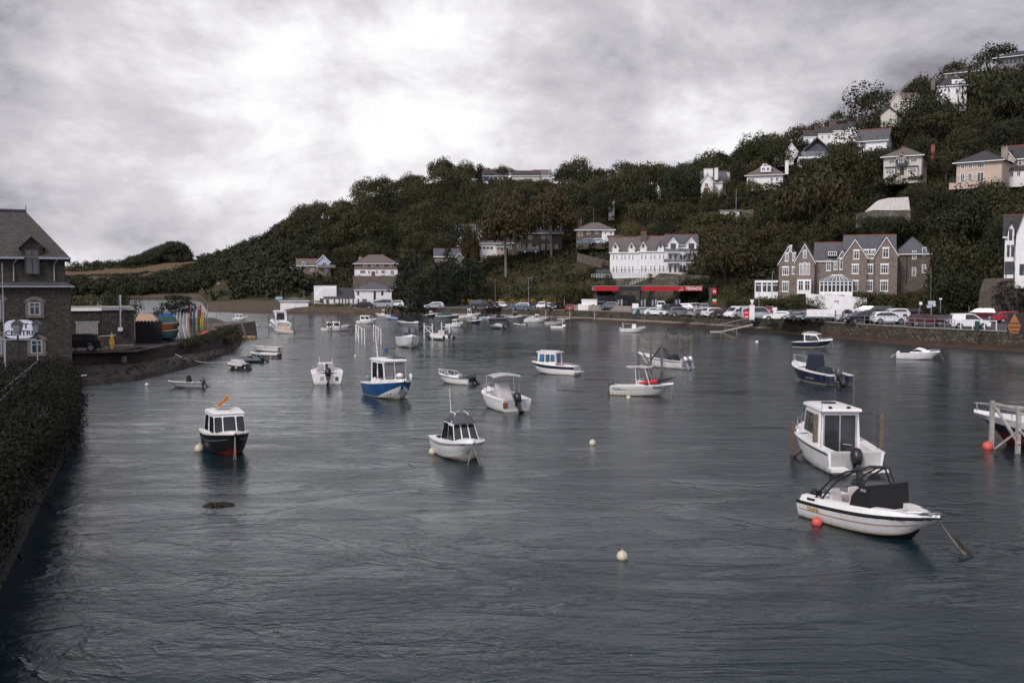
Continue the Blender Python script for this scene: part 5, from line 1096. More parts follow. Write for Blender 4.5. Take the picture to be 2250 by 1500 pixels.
    def text(s, txt, u, t, size, mat, side=-1, ext=.004, bold=0, sx=1):
        b = s.hb(u); zs = s.sz(u); cz = min(zs-.12, .02+.5*zs*u**4.5); cb = b*(.86-.42*u**2.2); y = lerp(cb, b, t**.75)+.018; z = lerp(cz, zs, t)
        d = (s.hb(u+.02)-s.hb(u-.02))/(.04*s.L); a = math.atan(d)
        flare = math.atan2(b-cb, zs-cz)*.8
        textmesh(txt, size, mat, s.e, (s.xx(u, .15+.85*t), side*y, z), (PI/2+flare*(1), 0, -a if side < 0 else PI+a), 'lettering', ext, bold=bold, sx=sx); return s
# 1 --- white sports boat, nearest
b = Boat('nearest boat, open white sports boat with black wake tower and black windscreen cover', 1918, 1163, 5.9, 2.3, -43, .98, .62, sw=.86, rake=.17)
b.hull(low=BLACK, boot=CREAM, side=WHITE, band=WHITE, rail=BLACK, cut=(0, .12, .8)); b.deck(.90, floor=SEAT, liner=SEAT, fz=.16, side=.30, aft=.17)
b.stripe(.52, .60, paint('faded_brown_stripe', (.42, .30, .24), .5)); b.stripe(.03, .06, YEL, .1, .9); b.stripe(.9, .99, BLACK, 0, .97)
b.part('gunwale_moulding', MB().loft([[(b.xx(u), sg*(b.hb(u)-.02), b.sz(u)+.06), (b.xx(u), sg*(b.hb(u)-.13), b.sz(u)+.06+.20*smooth01((1-u)*3)), (b.xx(u), sg*max(.02, b.hb(u)-.40), b.sz(u)+.06+.22*smooth01((1-u)*3)), (b.xx(u), sg*max(.01, b.hb(u)-.44), b.sz(u)+.05)] for sg in (-1,) for u in [.03+.94*i/16 for i in range(17)]], WHITE).loft([[(b.xx(u), (b.hb(u)-.02), b.sz(u)+.06), (b.xx(u), (b.hb(u)-.13), b.sz(u)+.06+.20*smooth01((1-u)*3)), (b.xx(u), max(.02, b.hb(u)-.40), b.sz(u)+.06+.22*smooth01((1-u)*3)), (b.xx(u), max(.01, b.hb(u)-.44), b.sz(u)+.05)] for u in [.03+.94*i/16 for i in range(17)]], WHITE), smooth=True)
b.part('side_vent', MB().box(-2.35, -1.95, -1.015, -.98, .78, .86, BLACK))
# covered twin windscreens
cov = MB(); cv = [(-.12, .55), (-.22, .95), (-.12, 1.35), (.12, 1.62), (.42, 1.78), (.68, 1.82), (.78, .55)]
cov.prism(cv, -.98, -.18, MATTE, 'y'); cov.prism([(x+.02, z-.03) for x, z in cv], .20, .98, MATTE, 'y'); cov.hexa([(.5, -.98, .6), (.80, -.98, .6), (.80, .98, .6), (.5, .98, .6)], [(.5, -.96, 1.77), (.69, -.96, 1.81), (.69, .96, 1.81), (.5, .96, 1.77)], MATTE)
b.part('windscreen_cover', cov); b.part('cover_label', MB().box(.3, .56, -.992, -.982, 1.58, 1.68, GREYP))
b.seat(-1.15, -.45, .35, w_=.55, h=.55); b.seat(-1.1, .45, .35, w_=.55, h=.55)
b.part('rear_bench', MB().box(-2.0, -1.7, -.75, .75, .2, .95, SEAT, .03).box(-1.7, -1.35, -.75, .75, .2, .55, SEAT, .03)); b.part('bow_seat', MB().box(.95, 1.15, -.62, .62, .2, .95, SEAT, .04).hexa([(1.0, -.5, .25), (1.9, -.2, .4), (1.9, .2, .4), (1.0, .5, .25)], [(1.0, -.6, .5), (1.9, -.28, .55), (1.9, .28, .55), (1.0, .6, .5)], SEAT))
tw = MB()
for y in (-.88, .88):
    for dx in (0, .32):
        tw.tube([(-2.1+dx, y, .8), (-1.75+dx, y*.98, 1.25), (-1.25+dx, y*.93, 1.75), (-.6+dx*.8, y*.86, 2.12), (-.1+dx*.3, y*.8, 2.25)], .036, BLACK, 8)
    tw.box(-2.0, -1.75, y-.05, y+.05, 1.0, 1.2, BLACK); tw.tube([(.35, y*.96, .9), (-.15, y*.8, 2.24)], .034, BLACK, 8); tw.tube([(.62, y*.96, .9), (.05, y*.8, 2.22)], .034, BLACK, 8)
tw.tube([(-.1, -.71, 2.25), (-.2, 0, 2.32), (-.1, .71, 2.25)], .04, BLACK, 8); tw.tube([(.02, -.71, 2.22), (-.06, 0, 2.29), (.02, .71, 2.22)], .034, BLACK, 8); b.part('wake_tower', tw, smooth=True)
b.rail(.52, .16, 3, inset=.22); b.motor(0, 35, .9, BLACK); b.text('NU NU', .80, .93, .16, BLACK, sx=1.2); b.text('CRAFT', .155, .72, .2, YEL, bold=.006)
b.text('19', .205, .68, .14, BLACK)
b.part('bow_hatch', MB().prism([(b.xx(.885), -.33), (b.xx(.955), -.12), (b.xx(.955), .12), (b.xx(.885), .33)], 1.075, 1.085, DGREY, 'z'))
b.rope(.985, 1.15, .15, ROPE); b.rope(.985, 1.25, -.05, paint('weedy_rope', (.04, .035, .02), .95))
rdw = random.Random(5); wm = MB()
for i in range(60):
    t = rdw.random(); x = 3.55+t*.75; z = .52-.55*t; y = .05+rdw.uniform(-.04, .04); l_ = rdw.uniform(.04, .26)*(1.2-t); q = rdw.uniform(-.06, .06); wm.hexa([(x, y-.012, z), (x+.03, y-.012, z), (x+.03, y+.012, z), (x, y+.012, z)], [(x+q, y-.004, z-l_), (x+q+.01, y-.004, z-l_), (x+q+.01, y+.004, z-l_), (x+q, y+.004, z-l_)], MATS['weedy_rope'])
wm.tube([(3.4, .05, .60), (4.3, .08, -.05)], .03, MATS['weedy_rope'])
b.part('hanging_weed', wm)
# 2 --- white pilothouse with outboard, in its piles
b = Boat('large white cabin boat with sliding glass door and black outboard between brown piles', 1822, 1012, 6.0, 2.35, 108, 1.15, .78, rake=.1)
b.hull(low=CREAM, boot=CREAM, side=WHITE, band=WHITE, rail=WHITE); b.deck(.62, fz=.2, side=.22); b.stripe(.90, .99, NAVY, 0, .95)
b.cabin(-1.05, 1.45, .86, .76, .3, 2.1, fr=.55, br=.0, wins=[('l', .08, .38, .50, .86), ('l', .42, .66, .50, .86), ('l', .70, .9, .50, .86), ('r', .1, .9, .50, .86), ('f', .06, .94, .50, .9)], rmat=WHITE, roof=.12, over=.28)
dg = MB(); x = -1.06
for y0, y1 in ((-.62, -.05), (-.02, .55)): dg.box(x-.02, x-.005, y0, y1, .35, 1.95, HGLASS)
b.part('sliding_door', dg.box(x-.04, x-.003, -.68, -.62, .3, 2.03, SILVER).box(x-.04, x-.003, .55, .6, .3, 2.03, SILVER).box(x-.04, x-.003, -.06, -.01, .3, 2.03, SILVER).box(x-.04, x-.003, -.62, .55, 1.95, 2.03, SILVER))
b.part('helm_wheel', MB().cyl((x-.03, .22, 1.2), (x-.05, .22, 1.2), .16, BLACK, n=12)); b.part('door_reflection_rail', MB().tube([(x-.05, -.5, .8), (x-.05, -.15, .85)], .015, SILVER))
b.part('swim_platform', MB().box(-3.5, -2.98, -1.05, -.4, .18, .3, WHITE)); b.part('swim_platform', MB().box(-3.5, -2.98, .4, 1.05, .18, .3, WHITE)); b.part('rear_bench', MB().box(-2.9, -2.45, -.95, .5, .2, .74, WHITE))
b.motor(0, 30, 1.1, BLACK, z=.35); b.rail(.66, .38, 3); b.part('roof_lights', MB().cyl((-1.3, -.3, 2.25), (-1.2, -.3, 2.25), .07, BLACK).cyl((-1.3, .4, 2.25), (-1.2, .4, 2.25), .07, BLACK).cyl((.2, 0, 2.25), (.2, 0, 2.31), .3, BLACK))
b.mast(-2.4, -.98, .8, 2.9, 0, .012, BLACK, 'fishing_rod'); b.mast(-2.0, .98, .8, 2.6, .1, .012, BLACK, 'fishing_rod'); b.mast(.0, .7, 2.4, .9, -.1, .01, BLACK)
b.part('flag_badge', MB().box(-2.6, -2.45, 1.04, 1.05, .7, .78, BLUE))
def posts(label, pts, z1, r=.06, mat=WOODG, braces=(), top=None, name='mooring_piles', cat='timber frame', group=None, z0=-1):
    """pts: picture points on the water for each post"""
    q = [W(*p) for p in pts]; e = empty(name, label, cat, q[0], 0, group); o = q[0]
    for i, p in enumerate(q):
        h = z1[i] if isinstance(z1, (list, tuple)) else z1; tm = MB().box(p.x-o.x-r, p.x-o.x+r, p.y-o.y-r, p.y-o.y+r, z0, h, mat, .01); tm.build('post', e)
    for i, j, za, zb in braces: a, b_ = q[i]-o, q[j]-o; MB().cyl((a.x, a.y-r-.04, za), (b_.x, b_.y-r-.04, zb), r*.8, mat, n=4).build('brace', e)
    return e, q
posts('row of brown timber piles and braces around the large white cabin boat', [(1742, 1000), (1790, 1022), (1935, 985)], [1.35, 2.0, 1.5], .085, WOODG, ((0, 1, 1.1, -.1), (1, 0, 1.0, 0)))
e = empty('mooring_pole', 'thin tall dark pole standing behind the large white cabin boat', 'pole', W(1874, 945)); MB().cyl((0, 0, -1), (0, 0, 2.9), .035, WOODG, n=6).build('pole', e)
# 3 --- navy/red boat in a white cradle at the right edge
b = Boat('dark hulled white decked boat at the right edge inside a white timber frame', 2318, 985, 6.6, 2.3, 170, 1.3, .95, rake=.16)
b.hull(low=REDP, boot=REDP, side=NAVY, band=WHITE, rail=WHITE, cut=(0, .3, .72)); b.deck(.45, fz=.3); b.rail(.62, .4, 3); b.cabin(-1.5, .6, .7, .6, 1.2, 1.9, fr=.4, mat=DCLOTH, roof=0)
posts('white and grey timber mooring frame at the right edge of the picture', [(2178, 984), (2236, 996), (2290, 996)], [2.05, 1.95, 1.95], .085, WOODP, ((0, 1, 1.95, 1.88), (0, 1, 1.9, .4), (1, 2, 1.0, -.1), (0, 1, -.1, 1.0), (1, 2, 1.88, 1.88)))
# 4 --- navy open boat
b = Boat('navy hulled open boat with navy covered console and silver grey outboard', 1790, 838, 5.9, 2.3, 122, 1.25, .72, rake=.16)
b.hull(low=CREAM, boot=CREAM, side=NAVY, band=NAVY, rail=WHITE, cut=(0, .1, .85)); b.deck(.62, fz=.2, side=.2); b.rail(.6, .5, 3, r=.022)
b.part('console_cover', MB().hexa([(-.75, -.5, .3), (.75, -.5, .3), (.75, .5, .3), (-.75, .5, .3)], [(-.5, -.38, 1.95), (.25, -.38, 2.0), (.25, .38, 2.0), (-.5, .38, 1.95)], DCLOTH)); b.cover(-1.9, -.7, .55, .6, .45, .75, DCLOTH, name='seat_cover')
[b.part('transom_pod', MB().box(-3.4, -2.9, y-.22, y+.22, .05, .7, NAVY).box(-3.42, -2.88, y-.24, y+.24, .7, .76, WHITE)) for y in (-.78, .78)]; b.motor(0, 32, 1.25, DGREY, leg=BLACK)
b.text('QUICKSILVER', .33, .45, .2, GREYP, side=1, sx=.9); b.rope(.98, .1, 0, BLACK)
# 5 --- navy/white cabin cruiser
b = Boat('white cabin boat with dark blue hull and roof rails near the right quay wall', 1787, 764, 5.6, 2.3, -22, 1.15, .75, rake=.16)
b.hull(low=CREAM, boot=CREAM, side=NAVY, band=NAVY, rail=WHITE, cut=(0, .16, .8)); b.deck(.55, fz=.3, side=.2, camber=.2)
b.cabin(-1.0, 1.5, .9, .72, .8, 1.95, fr=.85, br=-.15, wins=[('r', .1, .48, .2, .85), ('r', .52, .9, .2, .8), ('f', .05, .95, .15, .9, CGLASS), ('l', .1, .9, .2, .85)], roof=.1, over=.3)
b.part('roof_rails', MB().tube([(-1.2, -.6, 2.15), (-1.1, -.6, 2.28), (.3, -.6, 2.28), (.4, -.6, 2.15)], .02, WHITE).tube([(-1.2, .6, 2.15), (-1.1, .6, 2.28), (.3, .6, 2.28), (.4, .6, 2.15)], .02, WHITE).box(-.4, .2, -.4, .4, 2.11, 2.14, SOLAR)); b.rail(.72, .35, 2); b.rope(.97, .5, -.2, GROPE); b.rope(.97, .6, .3, GROPE)
# 6 --- white cuddy with navy tonneau
b = Boat('small white cuddy boat with navy cover lying along the right mud bank', 2018, 789, 4.9, 2.0, -8, .95, .7, rake=.14)
b.hull(low=WHITE, side=WHITE, band=WHITE, rail=WHITE); b.deck(.4, fz=.3, camber=.1); b.cover(-.9, 1.5, .75, .45, .85, .62, WHITE, name='cuddy_cabin', front=.4, back=.55, ridge=.5); b.cover(-2.1, -.2, .7, .72, .72, .72, DCLOTH, front=.9, back=.3, name='tonneau_cover')
b.part('window', MB().prism([(-.55, 1.0), (-.35, 1.25), (.2, 1.22), (.6, 1.02)], -.735, -.70, GLASS, 'y')); b.motor(.3, 60, .8, WHITE); b.rail(.72, .28, 2); b.rope(.98, .7, -.2); b.stripe(.5, .53, GREYP)
# 7 --- small white centre console
b = Boat('small white open boat with upright white console just off the quay steps', 1391, 730, 4.4, 1.8, -8, .85, .55); b.hull(); b.deck(.8, fz=.2); b.part('console', MB().box(-.2, .6, -.4, .4, .2, 1.5, WHITE, .08)); b.motor(0, 20, .75, SILVER)
b.part('roll_bar', MB().tube([(-1.8, -.7, .6), (-1.9, -.6, 1.6), (-1.9, .6, 1.6), (-1.8, .7, .6)], .03, WHITE).tube([(-1.9, -.6, 1.6), (-.3, -.5, 1.55)], .02, WHITE)); b.rail(.7, .25, 2)
# 8 --- cuddy in net frame, twin motors
b = Boat('white boat with dark cover and twin silver outboards inside a tall pile frame', 1455, 806, 6.4, 2.4, 142, 1.3, .75); b.hull(low=CREAM, rail=WHITE, boot=CREAM); b.deck(.6, fz=.2); b.stripe(.88, .96, BLACK); b.rail(.6, .4, 3)
b.cover(-.9, .9, .75, .7, .6, 1.45, DGCLOTH, front=.5, back=.4, ridge=.4, name='console_cover'); b.cover(-2.0, -1.1, .6, .6, .6, .8, DCLOTH, name='seat_cover'); b.motor(.42, 28, 1.25, SILVER, leg=GREYP); b.motor(-.42, 28, 1.25, SILVER, leg=GREYP); b.mast(-2.9, -.9, .8, 1.6, 0, .015, LBLUE)
e, q = posts('tall brown pile frame draped with sagging net around the twin engined boat', [(1403, 798), (1430, 812), (1454, 816), (1464, 786), (1493, 789), (1519, 794)], [2.5, 3.0, 2.7, 2.3, 2.3, 2.3], .09, WOODG, ((0, 1, 1.6, .3), (1, 2, .9, 2.2), (2, 3, 1.9, .9), (4, 5, .9, 1.6)), group=None)
net = MB()
for a, b_ in ((0, 3), (3, 4), (4, 5), (0, 2)):
    A, B_ = q[a]-q[0], q[b_]-q[0]; pr_ = None
    for i in range(11): t = i/10; z = 2.5-.35*math.sin(PI*t)**.8; p_ = A.lerp(B_, t); c_ = (Vector((p_.x, p_.y, z)), Vector((p_.x, p_.y, z-.22-.05*math.sin(i*2)))); net.cyl(c_[0], c_[1], .012, ROPE, n=3); pr_ and net.cyl(pr_[0], c_[0], .02, ROPE, n=3) and net.cyl(pr_[1], c_[1], .012, ROPE, n=3); pr_ = c_
net.build('net', e)
# 9 --- open white boat with T-top and red kayak
b = Boat('white open boat with a folded grey sunshade frame and a black outboard', 1412, 868, 5.0, 2.0, -14, .95, .68, rake=.18); b.hull(low=CREAM, boot=CREAM, side=CREAM, band=CREAM, rail=WHITE); b.deck(.86, fz=.2, side=.2, liner=CREAM); b.stripe(.66, .70, BLUE); b.stripe(.4, .415, GREYP); b.stripe(.62, .72, paint('green_flash', (.02, .17, .12), .5), .06, .28, .012)
b.part('console', MB().box(-.5, .3, -.4, .4, .2, 1.15, WHITE, .06)); tt = MB()
for y in (-.62, .62): tt.tube([(-.35, y, .7), (-.5, y*.85, 2.25)], .028, WHITE); tt.tube([(.75, y, .8), (.3, y*.85, 2.2)], .028, WHITE); tt.tube([(-.4, y*.98, 1.3), (0, y*.9, 1.25)], .018, WHITE)
b.part('t_top_frame', tt.tube([(-.5, -.52, 2.25), (-.5, .52, 2.25)], .028, WHITE).tube([(.3, -.52, 2.2), (.3, .52, 2.2)], .028, WHITE)); b.part('folded_canopy', MB().loft([[(x, -w_, z), (x, w_, z+.02), (x, w_, z+.1), (x, -w_, z+.1)] for x, w_, z in ((-1.3, .3, 2.25), (-.9, .65, 2.2), (-.3, .7, 2.28), (.3, .65, 2.22), (.9, .5, 2.3))], GCLOTH))
b.motor(0, 12, .95, DGREY); b.text('MORVAH', .78, .82, .17, BLACK, bold=.004); b.text('PRO LINE', .12, .8, .15, BLUE); b.rope(.97, .5, -.1, GROPE); b.rope(.97, .15, -.6, GROPE)
ke = empty('kayak', 'red and black kayak lying across the bow of the white open boat', 'kayak', b.e.matrix_basis @ Vector((.95, -.1, 1.12)), b.e.rotation_euler.z+R(6)); ke.rotation_euler[1] = R(-9)
def kayak_mb(L_, w_, h_, m1, m2=None, rock=.12):
    mb = MB(); rings = []; n = 13
    for i in range(n): t = -1+2*i/(n-1); r_ = max(.03, (1-abs(t)**2.2)); rings.append([(t*L_/2, w_/2*r_*math.cos(a), rock*t*t+h_/2*r_*math.sin(a)) for a in [2*PI*j/8 for j in range(8)]])
    k = int(n*.62) if m2 else n; mb.loft(rings[:k], m1); 
    if m2: mb.loft(rings[k-1:], m2)
    return mb
kayak_mb(2.7, .66, .3, RED, BLACK).build('hull', ke, smooth=True); MB().tube([(-.6, -.2, .2), (0, 0, .2), (.9, .2, .25)], .02, BLACK).build('deck_line', ke)
# 10 --- blue and white wheelhouse boat
b = Boat('white wheelhouse boat with blue band, blue blinds and a wooden door', 1218, 821, 5.4, 2.3, 152, 1.15, .85, sw=.7, rake=.1); b.hull(low=WHITE, side=WHITE, band=NAVY, rail=WHITE, cut=(0, .1, .66)); b.deck(.62, fz=.45, side=.16)
b.cabin(-.55, 1.7, .80, .72, .6, 2.25, fr=.1, wins=[('l', .12, .36, .45, .85, BGLASS), ('l', .46, .66, .45, .85, CGLASS), ('l', .74, .94, .48, .85, BGLASS), ('r', .1, .9, .45, .85), ('f', .1, .9, .5, .85)], roof=.08, over=.22)
b.part('door', MB().box(-.60, -.56, -.35, .42, .55, 2.12, WOODV).box(-.62, -.6, -.25, .32, 1.35, 2.0, BGLASS).box(-.62, -.6, -.25, .32, .6, 1.2, paint('tan_panel', (.6, .33, .17), .5))); b.rail(.66, .42, 3); b.part('aft_rail', MB().tube([(-2.5, -.8, 1.25), (-2.5, .8, 1.25), (-.6, .95, 1.25)], .02, SILVER).cyl((-2.5, -.8, .8), (-2.5, -.8, 1.25), .02, SILVER).cyl((-2.5, .8, .8), (-2.5, .8, 1.25), .02, SILVER)); b.part('bathing_platform', MB().box(-3.1, -2.7, -.8, .8, .3, .36, WHITE)); b.part('roof_spikes', MB().loft([[(x, -.6, 2.4), (x, .6, 2.4), (x+.02, 0, 2.41+.08*(i % 2))] for i, x in enumerate(np.linspace(-.6, 1.5, 16))], WHITE))
# 11 --- bimini boat
b = Boat('white open boat with raised grey sunshade and a black outboard seen from astern', 1102, 895, 5.0, 2.25, 112, 1.05, .72, rake=.12); b.hull(low=BLUE, boot=WHITE, cut=(0, .08, .8)); b.deck(.66, fz=.2, side=.18); b.rail(.68, .35, 3)
b.cover(-.8, .7, .55, .5, .5, 1.25, GCLOTH, front=.45, back=.45, ridge=.35, name='console_cover'); bm = MB()
for x in (-.9, .3): bm.tube([(x*.6, -.98, .8), (x, -.95, 2.1), (x, 0, 2.25), (x, .95, 2.1), (x*.6, .98, .8)], .02, SILVER)
b.part('canopy_frame', bm); b.part('canopy', MB().loft([[(x, w_*c, z+.12*(1-c*c)) for c in (-1, -.5, 0, .5, 1)]+[(x, w_*c, z-.05+.12*(1-c*c)) for c in (1, .5, 0, -.5, -1)] for x, w_, z in ((-1.0, .97, 2.08), (-.6, .98, 2.16), (.0, .98, 2.16), (.4, .96, 2.06))], GCLOTH), smooth=True)
b.motor(-.05, 32, 1.2, BLACK); b.part('transom_board', MB().box(-2.56, -2.52, .62, .92, .3, .62, WOODV)); b.part('ladder', MB().tube([(-2.6, -.62, .62), (-2.6, -.62, .1)], .02, SILVER).tube([(-2.6, -.85, .62), (-2.6, -.85, .1)], .02, SILVER).box(-2.62, -2.58, -.85, -.62, .3, .34, SILVER))
# 12 --- small white boat with two black outboards
b = Boat('small white open boat with tall rails and two black outboards', 1000, 842, 4.3, 1.9, 144, .85, .55); b.hull(low=CREAM, boot=WHITE, rail=DGREY); b.deck(.78, fz=.18, side=.14); b.part('console', MB().box(-.7, -.3, -.35, .35, .2, .95, WHITE).box(-1.25, -.85, -.5, .5, .2, .75, NAVY)); b.motor(.35, 32, 1.05, BLACK); b.motor(-.3, 40, 1.1, BLACK); b.rail(.5, .5, 3, r=.024, mat=WHITE); b.mast(-.5, 0, .9, 2.2, -.3, .008, BLACK)
# 13 --- blue and white pilothouse, bow on
b = Boat('white wheelhouse boat with blue topsides, white bow panel and blue radar reflector', 857, 872, 5.0, 2.4, -70, 1.15, .75, rake=.12, sw=.9); b.hull(low=CREAM, boot=CREAM, side=BLUE, band=BLUE, rail=WHITE, cut=(0, .08, .84)); b.deck(.42, fz=.3, side=.2, camber=.14)
b.part('bow_panel', MB().loft([[(b.xx(u, .15+.85*t), sg*(lerp(b.hb(u)*(.86-.42*u**2.2), b.hb(u), t**.75)+.01), lerp(min(b.sz(u)-.12, .02+.5*b.sz(u)*u**4.5), b.sz(u), t)) for t in (0, .6*(u-.5)/.5+.02)] for sg in (-1,) for u in np.linspace(.52, .985, 9)], WHITE, closed=False).loft([[(b.xx(u, .15+.85*t), (lerp(b.hb(u)*(.86-.42*u**2.2), b.hb(u), t**.75)+.01), lerp(min(b.sz(u)-.12, .02+.5*b.sz(u)*u**4.5), b.sz(u), t)) for t in (0, .6*(u-.5)/.5+.02)] for u in np.linspace(.52, .985, 9)], WHITE, closed=False))
b.cabin(-1.1, 1.1, .86, .8, .8, 2.3, fr=.3, br=-.1, wins=[('r', .12, .45, .3, .88), ('r', .55, .9, .3, .88), ('f', .04, .46, .32, .9, CGLASS), ('f', .54, .96, .32, .9, CGLASS), ('l', .1, .9, .3, .88)], roof=.1, over=.25)
b.part('solar_panel', MB().box(-.3, .8, -.1, .75, 2.46, 2.5, SOLAR)); b.mast(-.2, -.72, 2.4, 1.35, .35, .03); b.part('radar_reflector', MB().cyl((-.5, -.1, 2.45), (-.5, -.1, 2.75), .015, BLACK).cyl((-.5, -.1, 2.75), (-.5, -.06, 3.0), .14, BLUE, n=10)); b.rail(.55, .3, 3, r=.015)
b.part('fender', MB().ball((.9, 1.05, 1.3), .1, WHITE, sz=2.2).ball((-1.6, -.9, 1.15), .16, GROPE, sz=.9)); b.part('anchor_gear', MB().ball((1.75, 0, 1.5), .22, WHITE, sz=.7).tube([(1.5, -.3, 1.3), (1.5, -.3, 1.7), (1.9, .3, 1.7), (1.9, .3, 1.3)], .02, REDP)); b.rope(.97, .25, -.1, BLACK); b.motor(.5, 55, .7, DGREY)
# 14 --- white sports boat from astern
b = Boat('white boat seen from astern with two round seat backs and a black outboard', 718, 838, 4.7, 2.2, 91, .85, .72, sw=.95); b.hull(low=CREAM, boot=CREAM, rail=WHITE); b.deck(.6, fz=.3, side=.25, aft=.14); b.stripe(.05, .1, BLACK)
b.seat(-.6, .4, .45, GCLOTH, .5); b.seat(-.6, -.3, .45, GCLOTH, .5); b.motor(-.05, 30, 1.1, BLACK); b.part('console', MB().box(.3, .8, -.45, .6, .3, 1.35, WHITE, .08).box(.28, .3, -.42, .1, .95, 1.28, HGLASS)); b.rail(.45, .35, 3, r=.012); b.part('transom_hatch', MB().box(-2.4, -2.36, -.75, -.55, .28, .55, DGREY).box(-2.4, -2.36, .3, .5, .35, .6, GCLOTH)); b.mast(.3, .5, 1.3, .5); b.mast(.3, -.4, 1.3, .5)
# 15 --- grey aluminium dinghy
b = Boat('grey aluminium dinghy with black covered seat and grey outboard by the left shore', 408, 850, 3.7, 1.6, 166, .62, .5, rake=.16); b.hull(low=paint('aluminium', (.36, .35, .34), .5, .1), boot=MATS['aluminium'], side=MATS['aluminium'], band=BLACK, rail=CREAM, cut=(0, .3, .8)); b.deck(.97, fz=.1, side=.06, mat=CREAM, floor=DGREY, liner=GREYP)
b.part('seat_cover', MB().hexa([(-.75, -.35, .2), (-.05, -.35, .2), (-.05, .35, .2), (-.75, .35, .2)], [(-.5, -.2, 1.25), (-.2, -.2, 1.25), (-.2, .2, 1.25), (-.5, .2, 1.25)], MATTE)); b.part('thwart', MB().box(.6, .9, -.6, .6, .42, .47, CREAM)); b.motor(0, 38, 1.1, DGREY); b.part('fender', MB().ball((-.9, .72, .55), .14, BUOY))
# 16 --- black / red boat with for-sale style board
b = Boat('small black hulled cabin boat with a yellow board on its white roof', 497, 992, 4.7, 2.0, -80, 1.1, .8, rake=.1, sw=.85); b.hull(low=REDP, boot=BLACK, side=BLACK, band=BLACK, rail=CREAM, cut=(0, .22, .8)); b.deck(.42, fz=.3, mat=WHITE, camber=.1); b.stripe(.68, .71, GREYP)
b.cabin(-1.0, 1.15, .86, .76, .85, 1.85, fr=.38, br=.05, wins=[('r', .08, .4, .22, .85), ('r', .55, .92, .22, .85), ('f', .03, .24, .25, .86), ('f', .32, .68, .25, .86), ('f', .76, .97, .25, .86), ('l', .08, .42, .22, .85), ('l', .55, .92, .22, .85)], roof=.1, over=.06)
b.part('aft_canopy', MB().hexa([(-2.2, -.75, .85), (-1.0, -.8, .85), (-1.0, .8, .85), (-2.2, .75, .85)], [(-1.9, -.55, 1.0), (-1.0, -.68, 1.8), (-1.0, .68, 1.8), (-1.9, .55, 1.0)], MATTE)); b.part('roof_hatch', MB().box(-.6, .2, -.5, .3, 2.13, 2.2, GREYP))
bd = empty('advert_board', 'yellow board with red lettering leaning up on the roof of the black hulled boat', 'sign', b.e.matrix_basis @ Vector((.5, -.45, 2.2)), 0)
bd.rotation_euler = (R(0), R(-42), R(0)); bd.scale = (.58,)*3; MB().box(0, 1.15, -.01, .01, -.12, .12, YEL).build('board', bd); textmesh('MOVE AHEAD', .155, RED, bd, (.60, -.016, 0), (PI/2, 0, 0), bold=.008); MB().cyl((1.1, 0, 0), (.32, .02, -1.05), .02, WOODP, n=4).build('strut', bd)
b.rope(.98, .12, 0, ROPE); b.rope(.98, .1, -.1, ROPE)
# 17 --- white boat, bow on
b = Boat('white cabin boat with tinted sloping windows and black aft cover, nearest the middle', 1010, 1003, 4.9, 2.25, -74, 1.0, .72, rake=.17, sw=.85); b.hull(low=CREAM, side=WHITE, band=WHITE, rail=WHITE, boot=CREAM); b.deck(.40, fz=.3, camber=.16); b.stripe(.86, .92, NAVY); b.stripe(.35, .37, GREYP); b.stripe(.5, .52, GREYP)
b.cabin(-.7, 1.35, .80, .62, .82, 1.75, fr=.65, br=.1, wins=[('f', .05, .29, .1, .92), ('f', .38, .62, .1, .92), ('f', .71, .95, .1, .92), ('r', .05, .5, .12, .92), ('r', .56, .97, .12, .85), ('l', .1, .9, .12, .9)], roof=0)
b.cover(-.75, .95, .62, .52, 1.77, .42, DGCLOTH, front=.4, back=.3, ridge=.6, name='hard_top'); b.part('roof_bars', MB().tube([(.55, -.58, 1.78), (.3, -.3, 2.22), (-.5, -.35, 2.22)], .025, WHITE).tube([(.55, .58, 1.78), (.3, .3, 2.22), (-.5, .35, 2.22)], .025, WHITE)); [b.part('horn', MB().cyl((-.1, y, 2.25), (.1, y, 2.25), .06, SILVER)) for y in (-.1, .25)]
b.cover(-2.35, -.5, .75, .85, .72, .5, MATTE, front=1.4, back=.08, name='aft_cover', sag=.25); b.mast(-.3, -.35, 2.2, 1.15, .35, .014); b.rope(.97, .1, -.35); b.rope(.97, .3, .3)
# 18 --- cruiser bow on
b = Boat('white sports cruiser bow on with grey canopy and pale windscreen', 898, 762, 6.6, 2.6, -82, 1.35, 1.0, rake=.1, sw=.9); b.hull(low=CREAM, boot=CREAM); b.deck(.4, fz=.6, camber=.25); b.screen(.52, .55, 1.0); b.cover(-2.2, .6, 1.05, .95, 1.2, 1.45, DGCLOTH, front=.5, back=.3, ridge=.4, name='canopy'); b.part('canopy_window', MB().box(.15, .62, -.7, -.1, 1.7, 2.35, CGLASS, .05).box(.15, .62, .1, .7, 1.7, 2.35, CGLASS, .05)); b.part('window', MB().hexa([(1.9, -.65, 1.45), (1.9, -.35, 1.5), (1.8, -.35, 1.55), (1.8, -.65, 1.5)], [(1.9, -.65, 1.5), (1.9, -.35, 1.55), (1.8, -.35, 1.6), (1.8, -.65, 1.56)], GLASS).box(1.7, 2.1, -.15, .15, 1.6, 1.64, BLACK)); b.rope(.98, .3, .4, GROPE); b.rope(.98, .35, -.4, GROPE)
